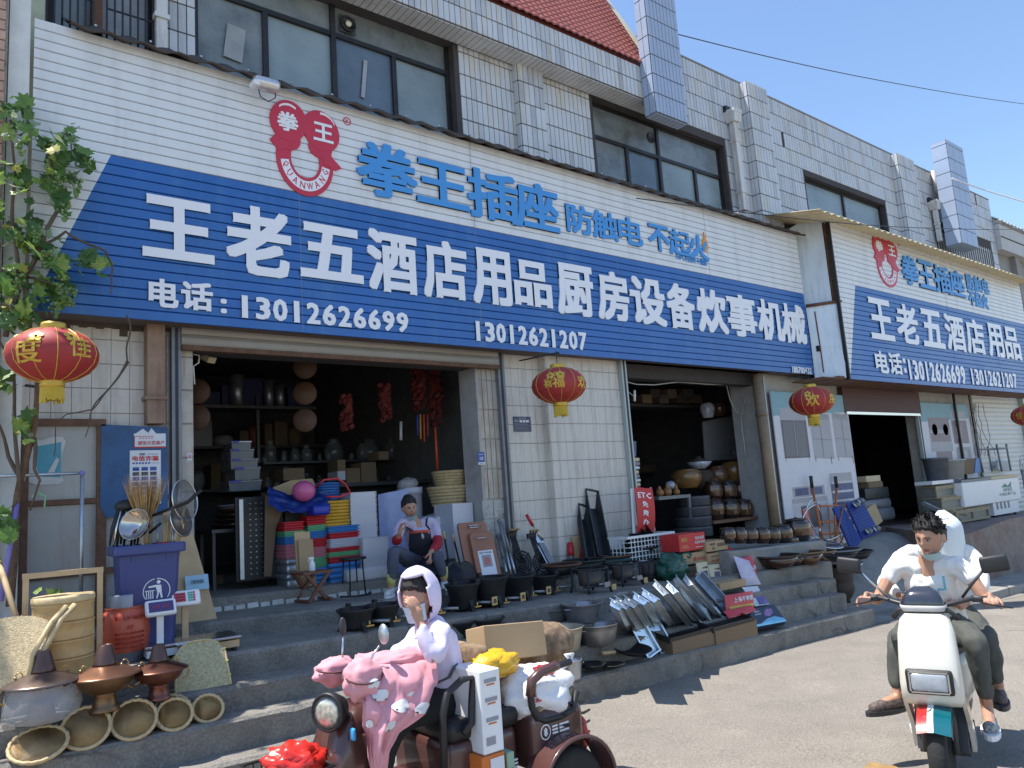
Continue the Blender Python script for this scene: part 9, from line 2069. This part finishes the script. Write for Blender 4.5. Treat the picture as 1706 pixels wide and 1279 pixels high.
mb = MB(); mb.rbox((.12,0,.38),(.44,.56,.36),.04); sb = mb.obj('seat_base',m_tb,tc_); mb = MB(); mb.rbox((.14,0,.61),(.46,.56,.10),.04); mb.obj('saddle',m_black,tc_)
mb = MB(); mb.rbox((.58,0,.46),(.38,.70,.30),.05); rb_ = mb.obj('rear_box',m_tb,tc_); mb = MB(); mb.rbox((.58,0,.64),(.38,.66,.09),.04); mb.obj('rear_seat',m_pat,tc_); mb = MB(); mb.rbox((.25,.02,.82),(.09,.34,.30),.04); mb.obj('backrest',m_pat,tc_)
mb = MB(); text(mb,'8',(.46,-.352,.485),(.025,0,0),(0,0,.045),(0,-1,0),.02,0,.002,1)
for k in range(18): a,b = 2*math.pi*k/18,2*math.pi*(k+1)/18; mb.add([(0.4725+r_*math.cos(q)*.9,-.352,.5075+r_*math.sin(q)) for q,r_ in ((a,.034),(b,.034),(b,.04),(a,.04))],[(0,1,2,3)])
for z in (.525,.508,.491): quad(mb,.52,.56,z-.005,z+.005,-.352,0); quad(mb,.572,.64,z-.005,z+.005,-.352,0)
mb.obj('logo',m_letter,rb_,normals=False)
mb = MB(); text(mb,'City',(.20,-.283,.36),(.07,0,0),(0,0,.035),(0,-1,0),.01,0,.002,1)
for z in (.36,.378,.396): quad(mb,.285,.325,z-.005,z+.005,-.283,0)
mb.obj('lettering',m_letter,sb,normals=False)
pp = lambda L_,y: [P(a,b,Y=y) for a,b in L_]
for L_,y in (([(740,1290),(738,1190),(745,1155),(768,1133),(788,1128),(786,1170),(785,1205),(772,1222)],3.38),([(950,1102),(925,1110),(901,1120),(886,1135),(883,1152),(886,1178),(895,1196),(906,1201),(934,1193),(954,1182),(961,1151)],3.36)):
    mb = MB(); mb.tube(pp(L_,y),.019,8); tp(mb,'arm_rail',m_black)
mb = MB(); mb.tube(pp([(884,1160),(886,1134),(900,1120),(918,1112),(928,1108)],3.345),.028,8); tp(mb,'arm_pad',m_tb)
for k in range(6):
    mb = MB(); py = 1172+18*k; a,b,c = P(940,py,Y=3.34),P(972+k,py-3,Y=3.4),P(982,py-8,Y=3.9); mb.tube([a,b,c],.008,5); tp(mb,'basket_wire',m_black)
t = blob('red_bag','red bag inside the rear wire basket of the tricycle','bag',P(957,1255,Y=3.5),(.06,.12,.13),m_brt,4,.2)
hl_ = P(545,1187,Y=3.6); T = Matrix.Translation(hl_) @ Euler((0,R(-90),R(28))).to_matrix().to_4x4()
mb = MB(); mb.lathe([(.0,-.10),(.06,-.09),(.088,-.03),(.092,.0),(.083,.012),(.076,.0)],28,0,T); h_ = tp(mb,'headlight',m_black); mb = MB(); mb.lathe([(.078,.002),(.05,.010),(0,.014)],28,0,T); tp(mb,'lens',M('lens_silver',(.6,.58,.5),.2,metal=.5,var=.5,scale=40),h_)
for px,py,y in ((540,1210,3.75),(588,1223,3.5)): mb = MB(); mb.rbox(P(px,py,Y=y),(.02,.04,.055),.012); tp(mb,'reflector',M('reflector_blue',(.05,.35,.65),.2))
hb = P(598,1125,Y=3.7)
mb = MB(); mb.tube([V((1.84,3.7,g0+.78)),V((1.86,3.7,g0+.90)),V((1.86,3.55,g0+.93)),V((1.88,3.5,g0+.92))],.014,7); mb.tube([V((1.86,3.7,g0+.90)),V((1.86,3.95,g0+.95)),V((1.96,4.05,g0+.94))],.014,7); tp(mb,'handlebar',m_black)
for L_,y,mx_,my_ in (([(576,1150),(570,1090),(572,1058)],3.9,571,1044),([(612,1115),(622,1090),(632,1075)],3.52,639,1056)):
    mb = MB(); mb.tube(pp(L_,y),.006,6); s_ = tp(mb,'mirror_stalk',m_steel); mb = MB(); c = P(mx_,my_,Y=y); mb.sphere(c,(.02,.04 if mx_ > 600 else .015,.05),14,10); tp(mb,'mirror',m_dgrey if mx_ < 600 else m_galv,s_)
bx0,bx1 = P(448,1240,Y=3.5).x,P(556,1236,Y=3.5).x
for k in range(4):
    z = g0+.60-.05*k; e = .012*k; mb = MB(); mb.tube([(bx0+e,3.5+e,z),(bx1-e,3.5+e,z),(bx1-e,3.86-e,z),(bx0+e,3.86-e,z)],.007,5,close=True); tp(mb,'basket_wire',m_black)
for k in range(8):
    for y in (3.5,3.86): mb = MB(); x = bx0+.02+(bx1-bx0-.04)*k/7; mb.cyl((x,y,g0+.60),(x,y+(.03 if y < 3.6 else -.03),g0+.40),.004,n=4); tp(mb,'basket_wire',m_black)
blob('shopping_bag','pale full bag in the front basket of the tricycle','bag',((bx0+bx1)/2,3.68,g0+.40),(.15,.14,.12),M('bag_pale',(.6,.55,.48),.6,var=.1),2,.2); blob('red_film_bag','knotted bright red plastic bag on top of the front basket','bag',((bx0+bx1)/2+.03,3.68,g0+.53),(.13,.12,.08),M('red_film',(.65,.03,.02),.3,var=.15),6,.45,3,fine=.3)
pc = thing('leg_cover','pink quilted leg and hand cover with white cow faces on the tricycle','cover',P(650,1150,Y=3.55))
rows_ = [(596,700,1088,3.72),(590,712,1100,3.62),(600,722,1112,3.52),(604,727,1140,3.44),(606,716,1166,3.40),(606,708,1190,3.38),(610,668,1218,3.38),(614,645,1250,3.4),(622,640,1290,3.42)]
def cv(u,v):
    q = v*(len(rows_)-1); i = min(len(rows_)-2,int(q)); f = q-i; a,b = rows_[i],rows_[i+1]; l_,r_,y_,Y_ = [a[k]+(b[k]-a[k])*f for k in range(4)]
    p = P(l_+(r_-l_)*u,y_-10*u*(1-v),Y=Y_+.03*(2*u-1)**2); qn = (abs(math.sin(u*9+v*6))*abs(math.sin(u*7-v*9)))**.5; return p+V((0,-.03*qn-.03*noise.noise(V((u*4,v*5,1))),.01*noise.noise(V((u*7,v*7,4)))))
mb = MB(); mb.grid(lambda u,v: cv(u,v),44,44); mb.grid(lambda u,v: cv(u,v)+V((0,.03,-.01)),30,30); lo(mb,'quilt',m_pink,pc)
for (u,v,s_) in ((.22,.46,1),(.55,.55,1.1),(.9,.58,.9),(.5,.72,1),(.68,.46,.4),(.05,.7,.6)):
    mb = MB(); E_ = lambda du,dv,e=.009: cv(min(1,max(0,u+du)),v+dv)+V((0,-e,0))
    def spot(cu,cw,ru,rv,m_,e): mb.add([E_(cu,cw,e+.004)]+[E_(cu+ru*math.cos(t_)*(1+.1*math.sin(3*t_)),cw+rv*math.sin(t_),e) for t_ in [2*math.pi*k/16 for k in range(16)]],[(0,1+k,1+(k+1) % 16) for k in range(16)],m_,None,True)
    spot(0,0,.13*s_,.05*s_,0,.009)
    if s_ > .8:
        for e in (-1,1): spot(e*.085,.03,.016,.008,1,.016)
    lo(mb,'cow_face',[M('quilt_white',(.7,.68,.68),.75),m_dgrey],pc)
for (px,py,y,r_,sd,rz) in ((560,1118,3.92,(.13,.08,.075),3,.3),(604,1134,3.48,(.105,.08,.105),5,0),(650,1100,3.62,(.2,.1,.05),9,0)):
    mb = MB(); c = P(px,py,Y=y); mb.sphere(c,r_,36,26,0,None,lambda w: w*(1+.2*noise.noise(w*2.2+V((sd,0,0)))-.07*abs(math.sin(w.x*6+w.z*4))**.5+.04*noise.noise(w*7))); gc_ = lo(mb,'glove_cover',m_pink,pc)
    if sd < 9:
        mb = MB(); q = c+V((.02,-r_[1]*.86,-.01)); mb.sphere(q,(.034,.014,.026),14,8); lo(mb,'cow_face',_mats['quilt_white'],pc)
        mb = MB(); mb.tube([c+V((r_[0]*.9*math.cos(t_),-r_[1]*.75*math.sin(t_)-.02,.03-r_[2]*.3*math.sin(t_))) for t_ in [math.pi*k/8 for k in range(9)]],.005,5); lo(mb,'seam',M('seam_brown',(.12,.05,.05),.8),pc)
def loadbox(name,label,px0,px1,z0,z1,y,dep,mats,items=(),rot=None):
    a,b = P(px0,1180,Y=y).x,P(px1,1180,Y=y).x; w_ = b-a; h_ = z1-z0; t = thing(name,label,'box',((a+b)/2,y+dep/2,g0+z0),rot or (0,0,0)); mb = MB(); mb.box((0,0,h_/2),(w_,dep,h_)); mb.obj('box',mats,t,bevel=.004)
    if items:
        mb = MB(); ms = []
        for it in items:
            if it[-1] not in ms: ms.append(it[-1])
            k = ms.index(it[-1])
            if it[0] == 't': text(mb,it[1],(-w_/2+it[2]*w_,-dep/2-.002,it[3]*h_),(w_*(it[4]-it[2]),0,0),(0,0,h_*(it[5]-it[3])),(0,-1,0),.01,k,.001,1)
            else: quad(mb,-w_/2+it[1]*w_,-w_/2+it[3]*w_,it[2]*h_,it[4]*h_,-dep/2-.002,k)
        mb.obj('print',ms,t,normals=False)
lab_ = lambda v: [('r',.2,v,.8,v+.05,p_grey),('r',.3,v-.035,.7,v-.015,p_orl)]
p_orl = M('print_orange',(.6,.16,.03),.5)
loadbox('white_carton','tall white carton with small printed labels behind the rider',802,836,.50,.90,3.32,.26,m_white,lab_(.85)+lab_(.62)+lab_(.38)+[('r',.15,.1,.6,.2,p_grey)])
loadbox('orange_carton','orange carton with blue spots under the white carton',798,836,.15,.497,3.31,.30,p_orl,[('r',.35,.35,.95,.95,p_w),('r',.5,.42,.8,.55,p_red),('r',.05,.2,.25,.5,p_blue)])
loadbox('green_carton','small green and white carton beside the orange one',839,852,.15,.47,3.34,.2,M('box_green',(.3,.45,.32),.6),[('r',.1,.5,.9,.54,m_teal),('r',.2,.7,.8,.76,m_teal)])
loadbox('cardboard_box','sunlit plain cardboard box on top of the tricycle load',822,918,.80,1.0,3.72,.22,m_card,rot=(R(-12),R(4),R(-6)))
blob('yellow_bag','shiny yellow plastic bag between the rider and the cardboard box','bag',P(822,1128,Y=3.55),(.15,.1,.07),M('yellow_film',(.75,.42,.02),.3,var=.15,bump=.4,scale=8),1,.3,fine=.25)
blob('brown_sack','brown patterned bundle behind the cardboard box','sack',P(905,1108,Y=3.98),(.24,.14,.14),m_pat,7,.15)
wb_ = blob('white_bag','big white plastic bag with red characters squeezed into the rear seat','bag',P(897,1196,Y=3.50),(.23,.15,.145),M('white_film',(.78,.77,.78),.35,var=.04,bump=.3,scale=6),5,.25,2,fine=.14,nu=44,nv=28)
mb = MB(); text(mb,'家',(-.06,-.10,.235),(.12,0,0),(0,.06,.055),(0,-.6,1),.03,0,.004,1); text(mb,'佳惠',(-.17,-.15,.13),(.08,.0,0),(0,.02,.05),(0,-1,.2),.01,0,.004,1); mb.obj('print',m_brt,wb_,normals=False)
mb = MB(); c = P(950,1100,Y=3.5)-wb_.location; mb.tube([V((.15,0,.22)),c,c+V((.02,0,.03)),c+V((-.03,0,.035)),c],[.03,.012,.016,.016,.01],6); mb.obj('bag_knot',m_white,wb_)
t = thing('person','woman in a pale hooded jacket and blue mask riding the brown tricycle','person',(2.4,3.7,g0)); o0 = t.location
L = lambda px,py,y: P(px,py,Y=y)-o0
hd = L(697,996,3.70); nk = L(712,1034,3.72); chs = L(722,1070,3.72); pel = L(744,1165,3.72)
arms = [(L(738,1052,3.54),L(722,1100,3.42),L(699,1034,3.50),V((-.25,.15,1)),V((-.3,1,0)),.7,-1),(L(706,1055,3.90),L(668,1092,3.88),L(636,1106,3.85),V((-1,0,-.2)),V((0,0,-1)),.8,1)]
lg = [(L(738,1172,3.60),L(655,1200,3.56),V((-.52,-.14,.42)),V((-.66,-.14,.375))),(L(738,1168,3.84),L(660,1190,3.84),V((-.5,.12,.42)),V((-.64,.12,.375)))]
T = person(t,hd,V((-1,-.42,-.22)),V((-.1,0,1)),nk,chs,pel,arms,lg,1.0,m_jack,M('trouser_black',(.012,.012,.014),.85,var=.2),1.5,(m_black,m_dgrey),wr=.015,width=1.05)
hair_(t,T,False,5); mask_(t,T,False)
mb = MB(); mb.sphere((0,.012,.01),(.104,.118,.148),44,32,0,T,lambda w: w*(1+.03*noise.noise(w*3))); mb.v,keep = mb.v,None
Ti = T.inverted(); kf = []
for f in mb.f:
    c = sum((V(mb.v[i]) for i in f),V())/len(f); q = Ti @ c
    if not (q.y < -.022+.10*max(0,q.z-.03) and abs(q.x) < .092 and q.z < .125): kf.append(f)
mb.f = kf; mb.m = [0]*len(kf); mb.sm = [True]*len(kf); o = mb.obj('hood',m_jack,t); md = o.modifiers.new('s','SOLIDIFY'); md.thickness = .012; md.offset = 1
mb = MB(); v_,f_ = skinned([[(T @ V((0,.05,-.11)),.085),(nk+V((.01,0,-.03)),.10),(chs+V((0,0,.03)),.11)]]); mb.add(v_,f_); fuse(mb,'collar',m_jack,t,.012,.006,14)
mb = MB(); mb.tube([L(760,1105,3.58),L(748,1128,3.46),L(726,1138,3.46)],.012,5,flat=.4); mb.obj('bag_strap',m_dgrey,t)
